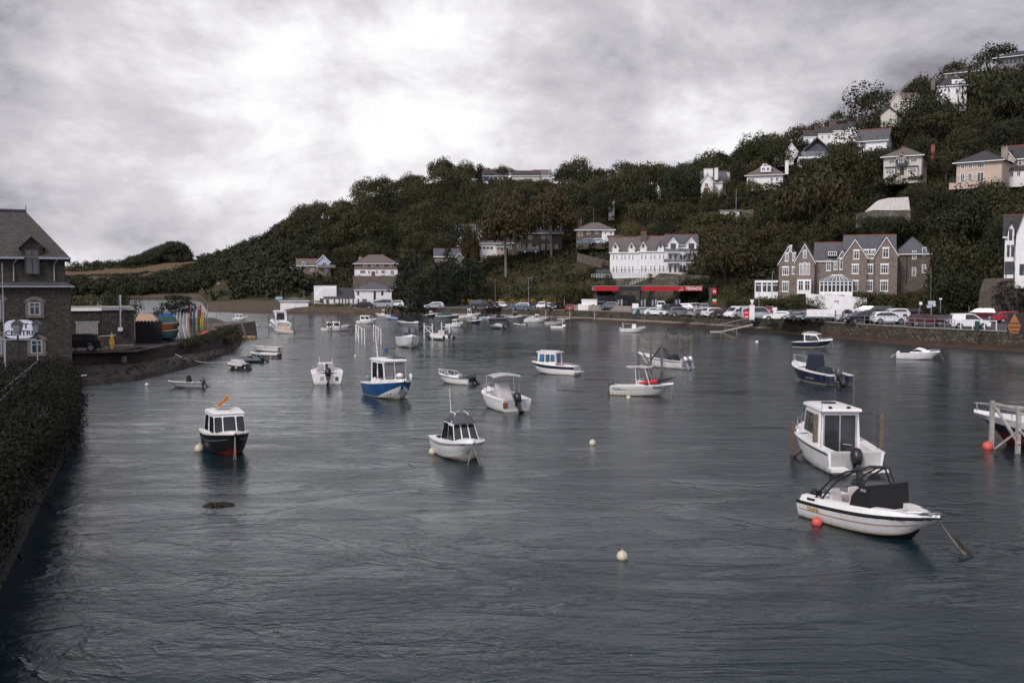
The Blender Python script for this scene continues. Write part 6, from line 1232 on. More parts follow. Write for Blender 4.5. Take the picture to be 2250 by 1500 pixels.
# 19 --- white RIB with wheels and its white piles
def rib(label, px, py, L_, B_, ang, mat, deckm=None, **q):
    b = Boat(label, px, py, L_, B_, ang, .6, .5, name='inflatable_boat', **q); r = B_*.15; c = MB(); path = [(-L_/2, B_/2-r), (0, B_/2-r), (L_*.25, B_/2-r), (L_*.40, B_*.22), (L_*.5-r, 0), (L_*.40, -B_*.22), (L_*.25, -(B_/2-r)), (0, -(B_/2-r)), (-L_/2, -(B_/2-r))]
    P3 = [Vector((x, y, .38+.22*max(0, x/(L_/2))**2)) for x, y in path]; rings = []
    for i, p in enumerate(P3):
        d = (P3[min(i+1, 8)]-P3[max(i-1, 0)]).normalized(); n_ = Vector((-d.y, d.x, 0)).normalized(); rr = r*(.6 if i in (0, 8) else 1); rings.append([p+n_*rr*math.cos(a)+Vector((0, 0, rr*math.sin(a))) for a in [2*PI*j/10 for j in range(10)]])
    c.loft(rings, mat); c.build('tube', b.e, smooth=True); f = MB(); f.hexa([(-L_/2+.1, -B_*.25, -.15), (L_*.36, -.1, -.05), (L_*.36, .1, -.05), (-L_/2+.1, B_*.25, -.15)], [(-L_/2+.1, -B_*.36, .3), (L_*.36, -.25, .35), (L_*.36, .25, .35), (-L_/2+.1, B_*.36, .3)], deckm or mat); f.build('floor', b.e); b.fz = .3; b.fs = .5; return b
b = rib('white inflatable boat with launching wheels between white posts', 968, 746, 4.6, 2.2, 118, CRIM); b.motor(-.1, 22, 1.15, DGREY); b.part('console', MB().box(-.5, .1, -.35, .35, .3, 1.35, CREAM, .08)); wh = MB()
for y in (-.85, .75): wh.cyl((-2.35, y-.1, .35), (-2.35, y+.1, .35), .3, TYRE, n=14)
b.part('launching_wheels', wh); b.part('bow_wheel', MB().cyl((1.6, .95, .3), (1.6, 1.12, .3), .3, TYRE, n=14))
posts('four white posts with white crossbars holding the white inflatable boat', [(932, 742), (950, 746), (970, 738), (987, 742)], [2.0, 2.1, 1.9, 1.8], .06, UPVC, ((0, 1, 1.6, 1.6), (2, 3, 1.35, 1.35), (0, 1, 1.5, .7), (1, 0, 1.5, .7), (2, 3, .6, 1.3)))
posts('left of the two empty white mooring frames standing in the water', [(782, 749), (788, 752), (795, 755), (801, 757)], [2.1, 2.05, 1.95, 1.85], .05, UPVC, ((0, 3, 2.05, 1.75), (0, 1, 2.0, .3), (2, 3, .2, 1.6)))
posts('right of the two empty white mooring frames standing in the water', [(821, 749), (826, 752), (831, 754), (837, 757)], [2.1, 2.05, 1.95, 1.85], .05, UPVC, ((0, 3, 2.05, 1.75), (1, 0, 1.5, .2), (2, 3, .2, 1.6)))
# 20 .. generic far boats: label, px, py, L, B, angle, kind ...
rd5 = random.Random(77)
def pilot(label, px, py, L_, B_, ang, hull=WHITE, fb=1.1, roofm=None, cab=(-.3, .22), low=None, hc=1.9, gl=None, mot=True, **q):
    b = Boat(label, px, py, L_, B_, ang, fb, .7, **q); b.hull(low=low or hull, boot=low or hull, side=hull, band=hull, rail=WHITE); b.deck(.55, fz=.3, camber=.12)
    b.cabin(L_*cab[0], L_*cab[1], B_*.38, B_*.33, .75, hc, fr=.45, br=0, wins=[('r', .1, .45, .35, .85), ('r', .55, .9, .35, .85), ('l', .1, .45, .35, .85), ('l', .55, .9, .35, .85), ('f', .06, .94, .35, .88), ('b', .2, .8, .3, .85)], roof=.08, rmat=roofm, glass=gl)
    if mot: b.motor(0, 35, .85, BLACK)
    b.rail(.65, .3, 2); b.rope(.98, .7, rd5.uniform(-.3, .3), rd5.choice([ROPE, GROPE])); b.part('fender', MB().ball((0, B_*.5+.08, .4), .11, rd5.choice([WHITE, BUOY, NAVY]), sz=1.9)); b.part('fender', MB().ball((-L_*.25, -B_*.48-.08, .4), .11, BUOY, sz=1.9)); b.mast(0, .2, hc+.1, .8, .1, .012, BLACK); return b
def coverb(label, px, py, L_, B_, ang, hull, cov, h=.75, fb=.85, screen=True, mot=BLACK, x0=-.46, x1=.25, **q):
    b = Boat(label, px, py, L_, B_, ang, fb, .6, **q); b.hull(side=hull, low=hull, boot=WHITE, band=WHITE, cut=(0, .1, .7)); b.deck(.5, fz=.3, camber=.1); b.cover(L_*x0, L_*x1, B_*.42, B_*.36, .6, h, cov, front=.6, back=.25)
    if screen: b.screen(.62, .3, .5)
    if mot: b.motor(0, 40, .85, mot)
    return b
pilot('white motor boat in a dark pile frame left of the empty white frames', 738, 727, 6.4, 2.4, -10, hc=2.0, fb=1.25, mot=False)
posts('dark brown pile frame around the white motor boat left of the empty white frames', [(710, 727), (728, 729), (748, 729), (767, 727), (778, 722)], [2.2, 2.4, 2.4, 1.6, 2.9], .085, WOODG, ((0, 1, 1.8, .3), (1, 0, 1.8, .3), (1, 2, .4, 1.9), (3, 4, 1.9, 2.6), (3, 4, .8, .1)))
b = pilot('white cabin boat with square wheelhouse right behind the pile frame boat', 806, 711, 5.0, 2.1, -12)
pilot('white boat with tall narrow wheelhouse lying against the mud bank', 842, 696, 5.4, 2.0, 178, cab=(-.08, .14), hc=2.5, roofm=WHITE)
coverb('bright blue covered small boat against the mud bank', 862, 702, 4.6, 1.9, 165, BLUE, BLUE, .85)
b = Boat('white and black sports boat with a black canopy in the middle distance', 897, 714, 5.8, 2.2, 168, .95, .8); b.hull(side=BLACK, low=WHITE, boot=WHITE, band=WHITE, cut=(0, .2, .62)); b.deck(.5, fz=.4); b.cover(-1.7, .6, .95, .85, .85, 1.25, MATTE, front=.4, back=.35, ridge=.35, name='canopy'); b.part('canopy_window', MB().box(-1.2, .2, .62, .9, 1.25, 1.8, HGLASS, .02)); b.part('sun_pad', MB().box(-2.9, -1.8, -.8, .8, .8, 1.0, WHITE, .05))
pilot('small white boat with a little aft facing cabin right of the grey canopied cruiser', 1000, 719, 4.6, 1.9, -38, cab=(-.05, .25), hc=1.8)
pilot('small navy hulled boat with white cabin in the middle distance', 1044, 711, 4.6, 1.9, -32, hull=NAVY, cab=(-.1, .2), hc=1.8)
b = rib('grey covered inflatable boat in the middle distance', 1094, 722, 4.4, 2.0, 118, RIBG); b.cover(-1.9, 1.7, .9, .5, .35, .75, GCLOTH, front=.5, back=.5); b.motor(0, 50, .9, BLACK)
pilot('little dark hulled cabin boat at the left end of the row by the quay wall', 945, 697, 4.8, 1.9, 2, hull=NAVY, cab=(-.05, .22), hc=1.8)
coverb('white and navy boat with a green cover in the row by the quay wall', 983, 699, 5.8, 2.1, 4, NAVY, GRCLOTH, 1.0, mot=WHITE)
pilot('white fishing boat with tall console cabin in the row by the quay wall', 1032, 699, 6.2, 2.2, 2, cab=(-.1, .12), hc=2.5, low=CREAM, fb=1.3)
b = Boat('pale blue open dinghy in the row by the quay wall', 1071, 701, 4.6, 1.6, 4, .65, .5, name='dinghy'); b.hull(side=LBLUE, low=LBLUE, boot=LBLUE, band=WHITE); b.deck(.95, fz=.15, side=.06)
b = rib('grey inflatable boat with dark console in the row by the quay wall', 1096, 703, 5.6, 2.1, 3, RIBG); b.part('console', MB().box(-.4, .5, -.4, .4, .3, 1.5, DCLOTH, .1)); b.motor(0, 40, 1.0, WHITE)
b = Boat('white sports fishing boat with navy underside and small hard top by the quay wall', 1133, 702, 6.0, 2.2, 5, 1.2, .75); b.hull(side=NAVY, low=WHITE, boot=WHITE, band=WHITE, cut=(0, .15, .62)); b.deck(.5, fz=.3); b.cabin(-.6, .5, .5, .45, .8, 2.0, fr=.3, mat=BLKF, roof=.1, rmat=WHITE, over=.3); b.rail(.6, .3, 3)
b = pilot('large white boat with a sloping grey cover over its cockpit', 1177, 708, 6.6, 2.3, 2, fb=1.2, cab=(-.02, .18), hc=2.1); b.cover(-3.1, -.1, .95, .95, .8, 1.25, GCLOTH, front=1.2, back=.1, name='cockpit_cover')
b = Boat('small black and white open boat with dark outboard in front of the grey covered boat', 1142, 716, 4.3, 1.8, 170, .7, .5); b.hull(side=BLACK, low=WHITE, boot=WHITE, band=WHITE, cut=(0, .2, .6)); b.deck(.7, fz=.2); b.part('console', MB().box(-.4, .2, -.3, .3, .2, 1.2, BLACK, .05)); b.motor(0, 30, 1.0, BLACK); b.screen(.6, .3, .3)
b = Boat('white boat with a small blue canopy on a metal frame by the quay', 1219, 713, 5.6, 2.0, -4, .9, .65); b.hull(side=CREAM, low=WHITE, boot=WHITE, band=BLACK, cut=(0, .1, .78)); b.deck(.6, fz=.2); b.part('console', MB().box(-.5, .1, -.4, .4, .3, 1.3, WOODG)); bm = MB()
for x in (-.9, .6):
    for y in (-.6, .6): bm.cyl((x, y, .5), (x, y, 2.1), .03, SILVER)
b.part('canopy_frame', bm); b.part('canopy', MB().box(-1.1, .8, -.7, .7, 2.1, 2.3, BLUE, .1)); b.part('roof_rack', MB().tube([(-1, -.7, 2.4), (.8, -.7, 2.4)], .02, BLACK))
b = Boat('low black and white speedboat behind the blue canopied boat', 1240, 704, 5.0, 1.8, 2, .7, .6); b.hull(side=BLACK, low=BLACK, band=WHITE, cut=(0, .1, .5)); b.deck(.6, fz=.3); b.screen(.6, .25, .4)
e = empty('white_pontoon', 'small white float with two posts right of the grey covered inflatable', 'float', W(1224, 721)); MB().box(-1.1, 1.0, -.5, .5, -.1, .35, WHITE, .05).build('float', e); MB().cyl((.9, 0, .3), (.9, 0, 1.6), .04, WHITE).ball((1.2, 0, .35), .28, WHITE).build('marker', e)
# left group
b = pilot('white cabin cruiser beyond the tall white cockpit tent on the left', 528, 703, 5.6, 2.2, -8, hc=2.1, fb=1.2, mot=False)
b = Boat('white boat with a tall white cockpit tent moored off the left jetty', 541, 725, 6.2, 2.3, -28, 1.15, .8); b.hull(); b.deck(.55, fz=.4); b.cover(-2.6, .2, 1.0, .95, .8, 1.35, WHITE, front=.35, back=.25, ridge=.3, name='cockpit_tent'); b.cover(-.1, 2.2, .9, .5, 1.0, .4, WHITE, name='fore_cabin'); b.stripe(.1, .2, BLACK)
b = Boat('cream rowing dinghy beside the yellow boat', 533, 734, 3.8, 1.4, 175, .5, .4, name='dinghy'); b.hull(side=CREAM, low=CREAM, band=CREAM, rail=WOODV); b.deck(.95, fz=.12, side=.05, mat=CREAM, floor=CREAM)
b = Boat('yellow open boat with grey outboard off the left jetty', 541, 744, 4.4, 1.6, 172, .6, .5, name='dinghy'); b.hull(side=YEL, low=YEL, boot=YEL, band=YEL, rail=WHITE); b.deck(.9, fz=.12, side=.08); b.motor(0, 42, 1.05, DGREY); b.part('tank', MB().box(-1.3, -.9, -.3, .3, .2, .7, GREYP))
b = Boat('long white open boat with black rail and number on its stern', 585, 771, 5.8, 1.9, 143, .75, .65, rake=.06); b.hull(rail=BLACK, side=WHITE, band=WHITE); b.deck(.97, fz=.2, side=.08, liner=WHITE); b.part('thwart', MB().box(-.2, .2, -.85, .85, .5, .56, DGREY).ball((.2, 0, .6), .2, BLACK)); textmesh('19', .35, BLACK, b.e, (-2.92, -.2, .42), (PI/2, 0, -PI/2)); b.part('transom_board', MB().box(-2.93, -2.905, .15, .4, .1, .7, WOODV))
b = Boat('white open boat with navy hull stripe in front of the long white open boat', 582, 785, 5.4, 2.0, 152, .75, .65, rake=.06); b.hull(side=NAVY, low=WHITE, boot=WHITE, band=WHITE, rail=WHITE, cut=(0, .12, .66)); b.deck(.95, fz=.25, side=.16, liner=WHITE); b.part('thwart', MB().box(-.2, .2, -.8, .8, .5, .56, WHITE)); b.part('transom_post', MB().box(-2.85, -2.72, .5, .65, -.3, .75, WOODV)); b.part('fender', MB().ball((-1.6, 1.0, .12), .15, BUOY))
b = rib('dark grey inflatable boat with a tilted black outboard behind the covered boat', 548, 795, 4.8, 2.0, 150, RIBG, DGREY); b.motor(0, 62, 1.2, BLACK); b.part('console', MB().box(-.4, .2, -.35, .35, .3, 1.0, DGREY).box(.9, 1.3, -.3, .3, .3, .8, BLACK)); b.part('roll_frame', MB().tube([(-1.6, -.7, .5), (-1.6, -.6, 1.5), (-1.6, .6, 1.5), (-1.6, .7, .5)], .035, LBLUE))
b = Boat('navy hulled boat under a pale grey cover with cream fenders', 521, 810, 4.0, 1.8, 128, .7, .6); b.hull(side=NAVY, low=NAVY, boot=NAVY, band=WHITE, rail=WHITE, cut=(0, .1, .8)); b.deck(.6, fz=.3); b.cover(-1.5, 1.5, .80, .45, .62, .72, GCLOTH, front=.3, back=.3, ridge=.45); b.motor(-.3, 45, .9, DGREY)
b.part('fender', MB().ball((-1.0, .95, .25), .15, BUOY).ball((.2, 1.0, .22), .15, BUOY).ball((-2.05, .3, .25), .13, BUOY))
pilot('white wheelhouse boat inside brown piles behind the tan covered boat', 614, 722, 5.4, 2.1, 100, cab=(-.15, .2), hc=2.1, mot=False)
b = coverb('white boat with tan tent cover and dark outboard on the left', 624, 732, 4.8, 2.0, 172, WHITE, TCLOTH, 1.1, screen=False, x0=-.40, x1=.22)
posts('tall thin brown piles around the tan covered boat', [(591, 727), (604, 723), (633, 717), (645, 725), (614, 719)], [2.6, 2.2, 2.4, 2.7, 2.3], .07, WOODG, ((0, 1, 2.0, .3), (2, 3, .5, 1.8)))
# buoys -----------------------------------------------------------
def buoy(label, px, py, r, mat, cat='buoy', group=None, line=False):
    e = empty('mooring_buoy', label, cat, W(px, py), 0, group); MB().ball((0, 0, r*.45), r, mat, 14, 10).build('float', e, smooth='all'); MB().cyl((0, 0, r*1.35), (0, 0, r*1.65), r*.14, mat).build('eye', e)
buoy('cream buoy floating beyond the yellow board of the black hulled boat', 467, 909, .22, BUOY); buoy('cream and orange buoy at the left side of the black hulled boat', 438, 990, .20, BUOY); buoy('cream buoy in open water right of the middle white cabin boat', 1302, 976, .15, BUOY)
buoy('nearest cream buoy, alone in open water left of the nearest sports boat', 1367, 1227, .145, BUOY); buoy('red orange buoy beside the nearest sports boat', 1795, 1152, .155, ORG); buoy('red buoy beside the white frame at the right edge', 2170, 986, .22, ORG)
buoy('small cream buoy off the left shore in front of the aluminium dinghy', 323, 847, .14, BUOY); buoy('white buoy floating before the right quay wall', 1663, 754, .22, WHITE); buoy('cream buoy touching the left side of the middle white cabin boat', 951, 996, .17, BUOY); buoy('cream buoy under the hull of the open boat with the folded sunshade', 1381, 876, .15, BUOY)
buoy('tiny pale buoy between the white boat seen from astern and the grey canopied cruiser', 781, 784, .16, BUOY); buoy('tiny white buoy below the grey canopied cruiser', 879, 790, .2, BUOY)
# weed raft and the weedy rope in the water
rd = random.Random(3); mb = MB(); c = W(480, 1110)
for i in range(260): a = rd.random()*6.28; q = rd.random()**.6; x, y = q*.42*math.cos(a)+rd.uniform(-.05, .05), q*.32*math.sin(a); l = rd.uniform(.04, .16); t_ = rd.random()*3; mb.hexa([(x, y, 0), (x+l*math.cos(t_), y+l*math.sin(t_), 0), (x+l*math.cos(t_), y+l*math.sin(t_)+.02, 0), (x, y+.02, 0)], [(x, y, .03+.05*rd.random()), (x+l*math.cos(t_), y+l*math.sin(t_), .02), (x+l*math.cos(t_), y+l*math.sin(t_)+.02, .02), (x, y+.02, .05)], MATS['weedy_rope'])
o = mb.build('floating_weed', None, loc=c); tag(o, 'brown raft of floating seaweed below the black hulled boat', 'seaweed')
# ------------------------------------------------------------------ vehicles
CARP = {}
def carpaint(n, c, metal=.3, rough=.28):
    m, t, b = newmat('car_'+n); b.inputs['Base Color'].default_value = (*c, 1); b.inputs['Metallic'].default_value = metal; b.inputs['Roughness'].default_value = rough
    b.inputs['Coat Weight'].default_value = .6; b.inputs['Coat Roughness'].default_value = .06; CARP[n] = m
for n, c, me_ in (('white', (.72, .72, .73), 0), ('silver', (.42, .45, .48), .5), ('grey', (.16, .17, .19), .4), ('dark grey', (.05, .053, .06), .4), ('black', (.012, .013, .016), .2), ('navy', (.015, .03, .07), .3), ('red', (.35, .012, .02), .1), ('dark red', (.085, .008, .012), .2), ('green', (.015, .09, .07), .3), ('brown grey', (.28, .26, .24), .5), ('blue grey', (.10, .15, .20), .4)): carpaint(n, c, me_)
SHAPES = {  # length, width, lower outline (x,z), greenhouse (x,z) ; front is +x
 'hatch': (4.0, 1.76, [(-1.95, .32), (-2.0, .62), (-1.93, .95), (1.0, .98), (1.75, .82), (1.98, .6), (1.95, .3)], [(-1.86, .93), (-1.52, 1.42), (-1.1, 1.48), (.1, 1.46), (.55, 1.3), (1.12, .95)]),
 'suv': (4.5, 1.88, [(-2.2, .4), (-2.25, .75), (-2.15, 1.08), (1.1, 1.10), (2.0, .96), (2.24, .7), (2.2, .38)], [(-2.1, 1.06), (-1.82, 1.58), (-1.4, 1.66), (.1, 1.64), (.6, 1.46), (1.2, 1.07)]),
 'estate': (4.6, 1.82, [(-2.28, .34), (-2.3, .68), (-2.2, .98), (1.15, 1.0), (2.0, .84), (2.28, .6), (2.25, .3)], [(-2.14, .96), (-1.8, 1.42), (-1.4, 1.5), (.2, 1.48), (.65, 1.3), (1.25, .97)]),
 'coupe': (4.5, 1.82, [(-2.2, .34), (-2.25, .72), (-2.1, 1.0), (1.1, .94), (2.0, .78), (2.25, .55), (2.2, .28)], [(-1.95, .98), (-1.2, 1.34), (-.5, 1.4), (.1, 1.36), (.6, 1.2), (1.15, .92)]),
 'van': (5.0, 1.95, [(-2.45, .36), (-2.5, .8), (-2.46, 1.15), (1.5, 1.18), (2.25, 1.0), (2.48, .7), (2.45, .34)], [(-2.44, 1.13), (-2.36, 1.85), (-2.2, 1.96), (.9, 1.96), (1.25, 1.8), (1.85, 1.14)]),
 'smallvan': (4.4, 1.8, [(-2.15, .36), (-2.2, .8), (-2.17, 1.08), (1.1, 1.1), (1.9, .95), (2.18, .66), (2.14, .34)], [(-2.15, 1.06), (-2.05, 1.68), (-1.9, 1.8), (.1, 1.8), (.5, 1.66), (1.25, 1.07)])}
CARPROTO = {}
def make_car(shape, panel=False):
    L_, w_, lo, gh = SHAPES[shape]; e = bpy.data.objects.new('parked_car' if 'van' not in shape else 'parked_van', None); COL.objects.link(e)
    hw = w_/2; wr = .33 if shape not in ('suv', 'van') else .37; ax = L_*.30
    low2 = []
    z0 = lo[0][1]-.1
    def arch(cx): return [(cx-wr-.08+0*i, z0) if False else (cx-(wr+.07)*math.cos(PI*i/6), max(z0, wr+(wr+.07)*math.sin(PI*i/6)*.98)) for i in range(7)]
    outline = [(lo[0][0], z0+.05)]+lo[1:-1]+[(lo[-1][0], z0+.05)]
    bottom = list(reversed(arch(ax)))+list(reversed(arch(-ax)))
    mb = MB(); ys = [(-hw, .0), (-hw+.05, .03), (hw-.05, .03), (hw, .0)]
    def sec(y, g):   # sections of the lower body across the width
        c = [(x*(1-.0*g), z) for x, z in outline]; return c
    top = [(x, z) for x, z in outline]; pol = [(x, z) for x, z in top]+bottom
    inner = [(x, z) for x, z in top]+[(top[-1][0]-.1, z0), (top[0][0]+.1, z0)]
    mb.prism([(x*.975, z-.02) for x, z in pol], -hw, -hw+.07, None, 'y') if False else None
    B1 = [(x*.985, -hw, z-.03 if z > .9 else z) for x, z in pol]; B2 = [(x, -hw+.07, z) for x, z in pol]; B3 = [(x, hw-.07, z) for x, z in pol]; B4 = [(x*.985, hw, z-.03 if z > .9 else z) for x, z in pol]
    pm = CARP['white']; mb.loft([B1, B2, B3, B4], pm)
    G = lambda k, y: [(x if i not in (0, len(gh)-1) else x, y*(1 if i in (0, len(gh)-1) else k), z) for i, (x, z) in enumerate(gh)]
    mb.loft([G(.80, -hw+.06), G(.80, hw-.06)], pm); b = mb.build('body', e, smooth=True); b.material_slots[0].link = 'OBJECT'
    # glass: sides, windscreen, rear
    g = MB(); n = len(gh)
    zt = max(z for x, z in gh); zb = gh[0][1]
    def sidepts(y): 
        k = lambda z: 1-(1-.80)*min(1, (z-zb)/(gh[1][1]-zb)); q = [(gh[0][0]+.22, zb+.05), (gh[1][0]+.22, gh[1][1]-.06), (gh[3][0]-.0, gh[3][1]-.09), (gh[4][0]-.03, gh[4][1]-.08), (gh[5][0]-.25, zb+.05)]
        if panel: q[0] = (gh[3][0]-.75, zb+.05); q[1] = (gh[3][0]-.7, gh[3][1]-.12)
        return [(x, y*(hw-.06)*k(z)+y*.012, z) for x, z in q]
    for y in (-1, 1): p_ = sidepts(y); g.poly(p_ if y < 0 else list(reversed(p_)), HGLASS)
    def cross(a, b_, k0, k1, off):
        (x0, za), (x1, zc) = a, b_; nx, nz = -(zc-za), (x1-x0); l = math.hypot(nx, nz); nx, nz = nx/l*off, nz/l*off; P0 = (lerp(x0, x1, .1)+nx, lerp(za, zc, .1)+nz); P1 = (lerp(x0, x1, .92)+nx, lerp(za, zc, .92)+nz)
        g.poly([(P0[0], -(hw-.16)*k0, P0[1]), (P0[0], (hw-.16)*k0, P0[1]), (P1[0], (hw-.18)*k1, P1[1]), (P1[0], -(hw-.18)*k1, P1[1])], HGLASS)
    cross(gh[0], gh[1], .97, .84, .015); cross(gh[5], gh[4], .97, .86, -.015)
    g.build('windows', e)
    for sx_ in (-1, 1):
        for sy in (-1, 1):
            w0 = MB().cyl((sx_*ax, sy*(hw-.22), wr), (sx_*ax, sy*(hw-.01), wr), wr, TYRE, n=16).build('wheel', e); MB().cyl((sx_*ax, sy*(hw-.02), wr), (sx_*ax, sy*(hw+.005), wr), wr*.64, RIM, wr*.6, n=10).build('rim', w0)
    x1, x0 = lo[-3][0], lo[2][0]
    for sy in (-1, 1):
        MB().box(L_/2-.20, L_/2-.03, sy*(hw-.26)-.2, sy*(hw-.26)+.2, .64, .78, LAMPW, 0, .02).build('headlight', e); MB().box(-L_/2-.01, -L_/2+.14, sy*(hw-.13)-.12, sy*(hw-.13)+.12, .78, .98, LAMPR).build('tail_light', e)
        MB().box(gh[5][0]-.45, gh[5][0]-.3, sy*(hw+.07)-.09, sy*(hw+.07)+.09, zb+.02, zb+.16, BLACK, .02, .02).build('mirror', e)
    MB().box(L_/2-.06, L_/2+.01, -hw+.1, hw-.1, z0+.1, .50, BLACK).build('grille', e); MB().box(-L_/2-.015, -L_/2+.02, -hw+.1, hw-.1, z0+.04, .45, BLACK).build('bumper', e); MB().box(-L_/2-.02, -L_/2+.03, -.26, .26, .56, .68, PLATE).build('number_plate', e); MB().box(L_/2-.02, L_/2+.02, -.26, .26, .40, .5, UPVC).build('number_plate', e)
    return e
for s_ in SHAPES: CARPROTO[(s_, False)] = None
used = set()
def car(shape, col, px, py, ang, label, panel=False, group='cars parked along the quay', z=None, sc=1.0):
    """px, py: picture point under the middle of the car on the ground"""
    zq = 1.95; p = W(px, py, zq)
    for _ in range(4):
        if z is None: zq = gz(pxof(p.x, p.y), p.y); zq = max(1.9, zq)
        else: zq = z
        p = W(px, py, zq)
    key = (shape, panel)
    if CARPROTO.get(key) is None: CARPROTO[key] = make_car(shape, panel); e = CARPROTO[key]
    elif key in used: e = copy_tree(CARPROTO[key])
    else: e = CARPROTO[key]
    used.add(key)
    az = math.atan2(p.x, p.y); e.location = (p.x, p.y, zq+.004); e.rotation_euler = (0, 0, R(ang)-az); e.scale = (sc,)*3
    tag(e, label, 'van' if 'van' in shape else 'car', group)
    for c in e.children:
        if c.name.startswith('body'): c.material_slots[0].link = 'OBJECT'; c.material_slots[0].material = CARP[col]
    return e
# angle 0: nose to the right, 180 nose left, 90 nose away, -90 nose towards the camera
car('estate', 'silver', 955, 678, 170, 'silver car alone by the dark conifers left of the dark van')
car('van', 'dark grey', 1057, 678, -8, 'dark grey van at the left end of the row below the flower baskets', panel=True)
car('hatch', 'black', 1083, 678, -60, 'black car right beside the dark grey van')
car('hatch', 'white', 1101, 677, -75, 'white hatchback right of the black car beside the dark van')
car('suv', 'blue grey', 1144, 682, 168, 'grey green four wheel drive parked across in front of the row')
car('hatch', 'red', 1160, 676, -98, 'red car behind the grey green four wheel drive')
car('hatch', 'navy', 1174, 678, -96, 'dark blue hatchback between the red and the white car')
car('suv', 'white', 1191, 679, -98, 'white four wheel drive in the middle of the quay row')
car('coupe', 'white', 1204, 678, -100, 'white saloon right of the white four wheel drive')
car('hatch', 'dark grey', 1217, 680, -98, 'dark grey hatchback right of the white saloon')
car('estate', 'white', 1236, 678, -96, 'white car left of the small red car by the concrete wall')
car('hatch', 'red', 1251, 684, 92, 'small red car nose in at the left end of the stained concrete wall')
car('estate', 'white', 953, 661, 180, 'white car half hidden on the road behind the silver car', z=2.6)
car('coupe', 'silver', 1417, 693, 8, 'pale blue silver fastback car at the left of the big car row')
car('coupe', 'white', 1445, 694, -35, 'white sports car nose out beside the fastback car')
car('hatch', 'dark grey', 1455, 693, 75, 'dark hatchback seen from behind right of the white sports car')
car('van', 'dark grey', 1480, 693, 55, 'dark van with a ladder rack seen from behind', panel=True)
car('suv', 'grey', 1498, 696, 8, 'grey rounded crossover car in front of the dark van')
car('hatch', 'white', 1519, 695, 45, 'small white car right of the grey crossover')
car('estate', 'silver', 1540, 697, 38, 'silver estate car seen from behind beside the small white car')
car('suv', 'white', 1572, 698, 32, 'white four wheel drive with black glass in the row left of the red lifebelt box')
car('hatch', 'dark grey', 1586, 699, 130, 'dark grey car between the white four wheel drive and the black car')
car('estate', 'black', 1600, 699, 50, 'black estate car seen from behind left of the white van')
car('van', 'white', 1625, 700, -140, 'white van nose out behind the red lifebelt box')
car('van', 'silver', 1662, 702, 12, 'long silver van right of the white information post')
car('estate', 'white', 1529, 682, 35, 'pale car in the second row behind the silver estate')
car('hatch', 'silver', 1548, 682, -95, 'silver car in the second row, windscreen facing the river')
car('estate', 'black', 1620, 682, 20, 'black car in the second row behind the white van')
car('hatch', 'red', 1693, 690, 80, 'red car behind the silver van')
car('van', 'red', 1708, 686, 30, 'red van behind the small white sign', panel=True)
car('coupe', 'white', 1712, 704, 168, 'pale silver white car right of the silver van, nose to the river')
car('estate', 'navy', 1739, 703, -148, 'dark blue car nose out right of the pale silver white car')
car('coupe', 'grey', 1752, 705, -142, 'grey saloon nose out in the middle of the big row')
car('estate', 'grey', 1772, 705, -140, 'mid grey estate car nose out left of the green car')
car('hatch', 'green', 1788, 706, -138, 'green car nose out beside the white skip trailer')
car('van', 'white', 1764, 686, -155, 'white van in the second row with a dark window line')
car('suv', 'navy', 1777, 689, -150, 'navy car in the second row in front of the white van')
cv_ = car('smallvan', 'white', 1856, 706, 40, 'white van with a purple ring emblem on its rear and side', panel=True)
car('suv', 'black', 1891, 711, -150, 'black four wheel drive nose out right of the purple ringed van')
car('suv', 'white', 1952, 712, 18, 'white crossover car behind the railing at the quay edge')
car('hatch', 'white', 1899, 692, 170, 'white car with dark rear window behind the black four wheel drive')
car('suv', 'dark grey', 1931, 696, -145, 'dark green grey car in the second row right of the hedge')
car('estate', 'white', 1962, 700, -148, 'white car nose out in the second row behind the white crossover')
car('hatch', 'black', 1996, 699, -150, 'black car in the second row left of the leaning white post')
car('suv', 'black', 2062, 694, 170, 'black car far back behind the blue parking signs')
car('estate', 'dark red', 2036, 716, 12, 'dark red people carrier behind the quay edge railing')
car('smallvan', 'white', 2130, 722, 14, 'white small van with black rear window near the right end of the quay', panel=True)
car('estate', 'white', 2091, 691, -14, 'white estate car across the road, far right')
car('estate', 'silver', 2142, 690, -14, 'silver white car behind the dark car, far right')
car('suv', 'dark red', 2152, 703, 175, 'very dark red car between the white small van and the silver white car')
car('van', 'white', 2207, 694, 176, 'white van with a side window parked under the cliff wall')
car('estate', 'red', 2224, 709, 18, 'bright red car at the right edge of the car park')
for px, py, c, s_, a, lab in ((1500, 683, 'white', 'coupe', 170, 'white sports car on the fuel station forecourt'), (1545, 684, 'silver', 'hatch', -80, 'pale car beside the fuel price totem'), (1452, 682, 'white', 'smallvan', -85, 'white small van on the forecourt behind the pumps'), (1338, 679, 'grey', 'hatch', 175, 'grey car at the fuel station shop front')): car(s_, c, px, py, a, lab, group=None, z=2.3)
for px, py, c, s_, a, lab in ((795, 679, 'black', 'estate', 180, 'black car in front of the riverside hall'), (838, 677, 'silver', 'van', 175, 'silver van in front of the pyramid roofed end of the riverside hall'), (868, 674, 'white', 'hatch', 178, 'small white car right of the silver van by the riverside hall')): car(s_, c, px, py, a, lab, group=None, z=2.3)
car('suv', 'silver', 647, 600, 0, 'pale car parked beside the grey stone cottage', group=None, z=P(647, 600, 306).z)
for px, c, s_, lab in ((1288, 'blue grey', 'estate', 'pale blue car parked below the hipped stone house'), (1310, 'silver', 'estate', 'silver car below the white end of the hipped stone house'), (1166, 'black', 'estate', 'black car before the half hidden stone house')): car(s_, c, px, 537 if px > 1200 else 556, 175, lab, group=None, z=P(px, 537 if px > 1200 else 556, 257).z)
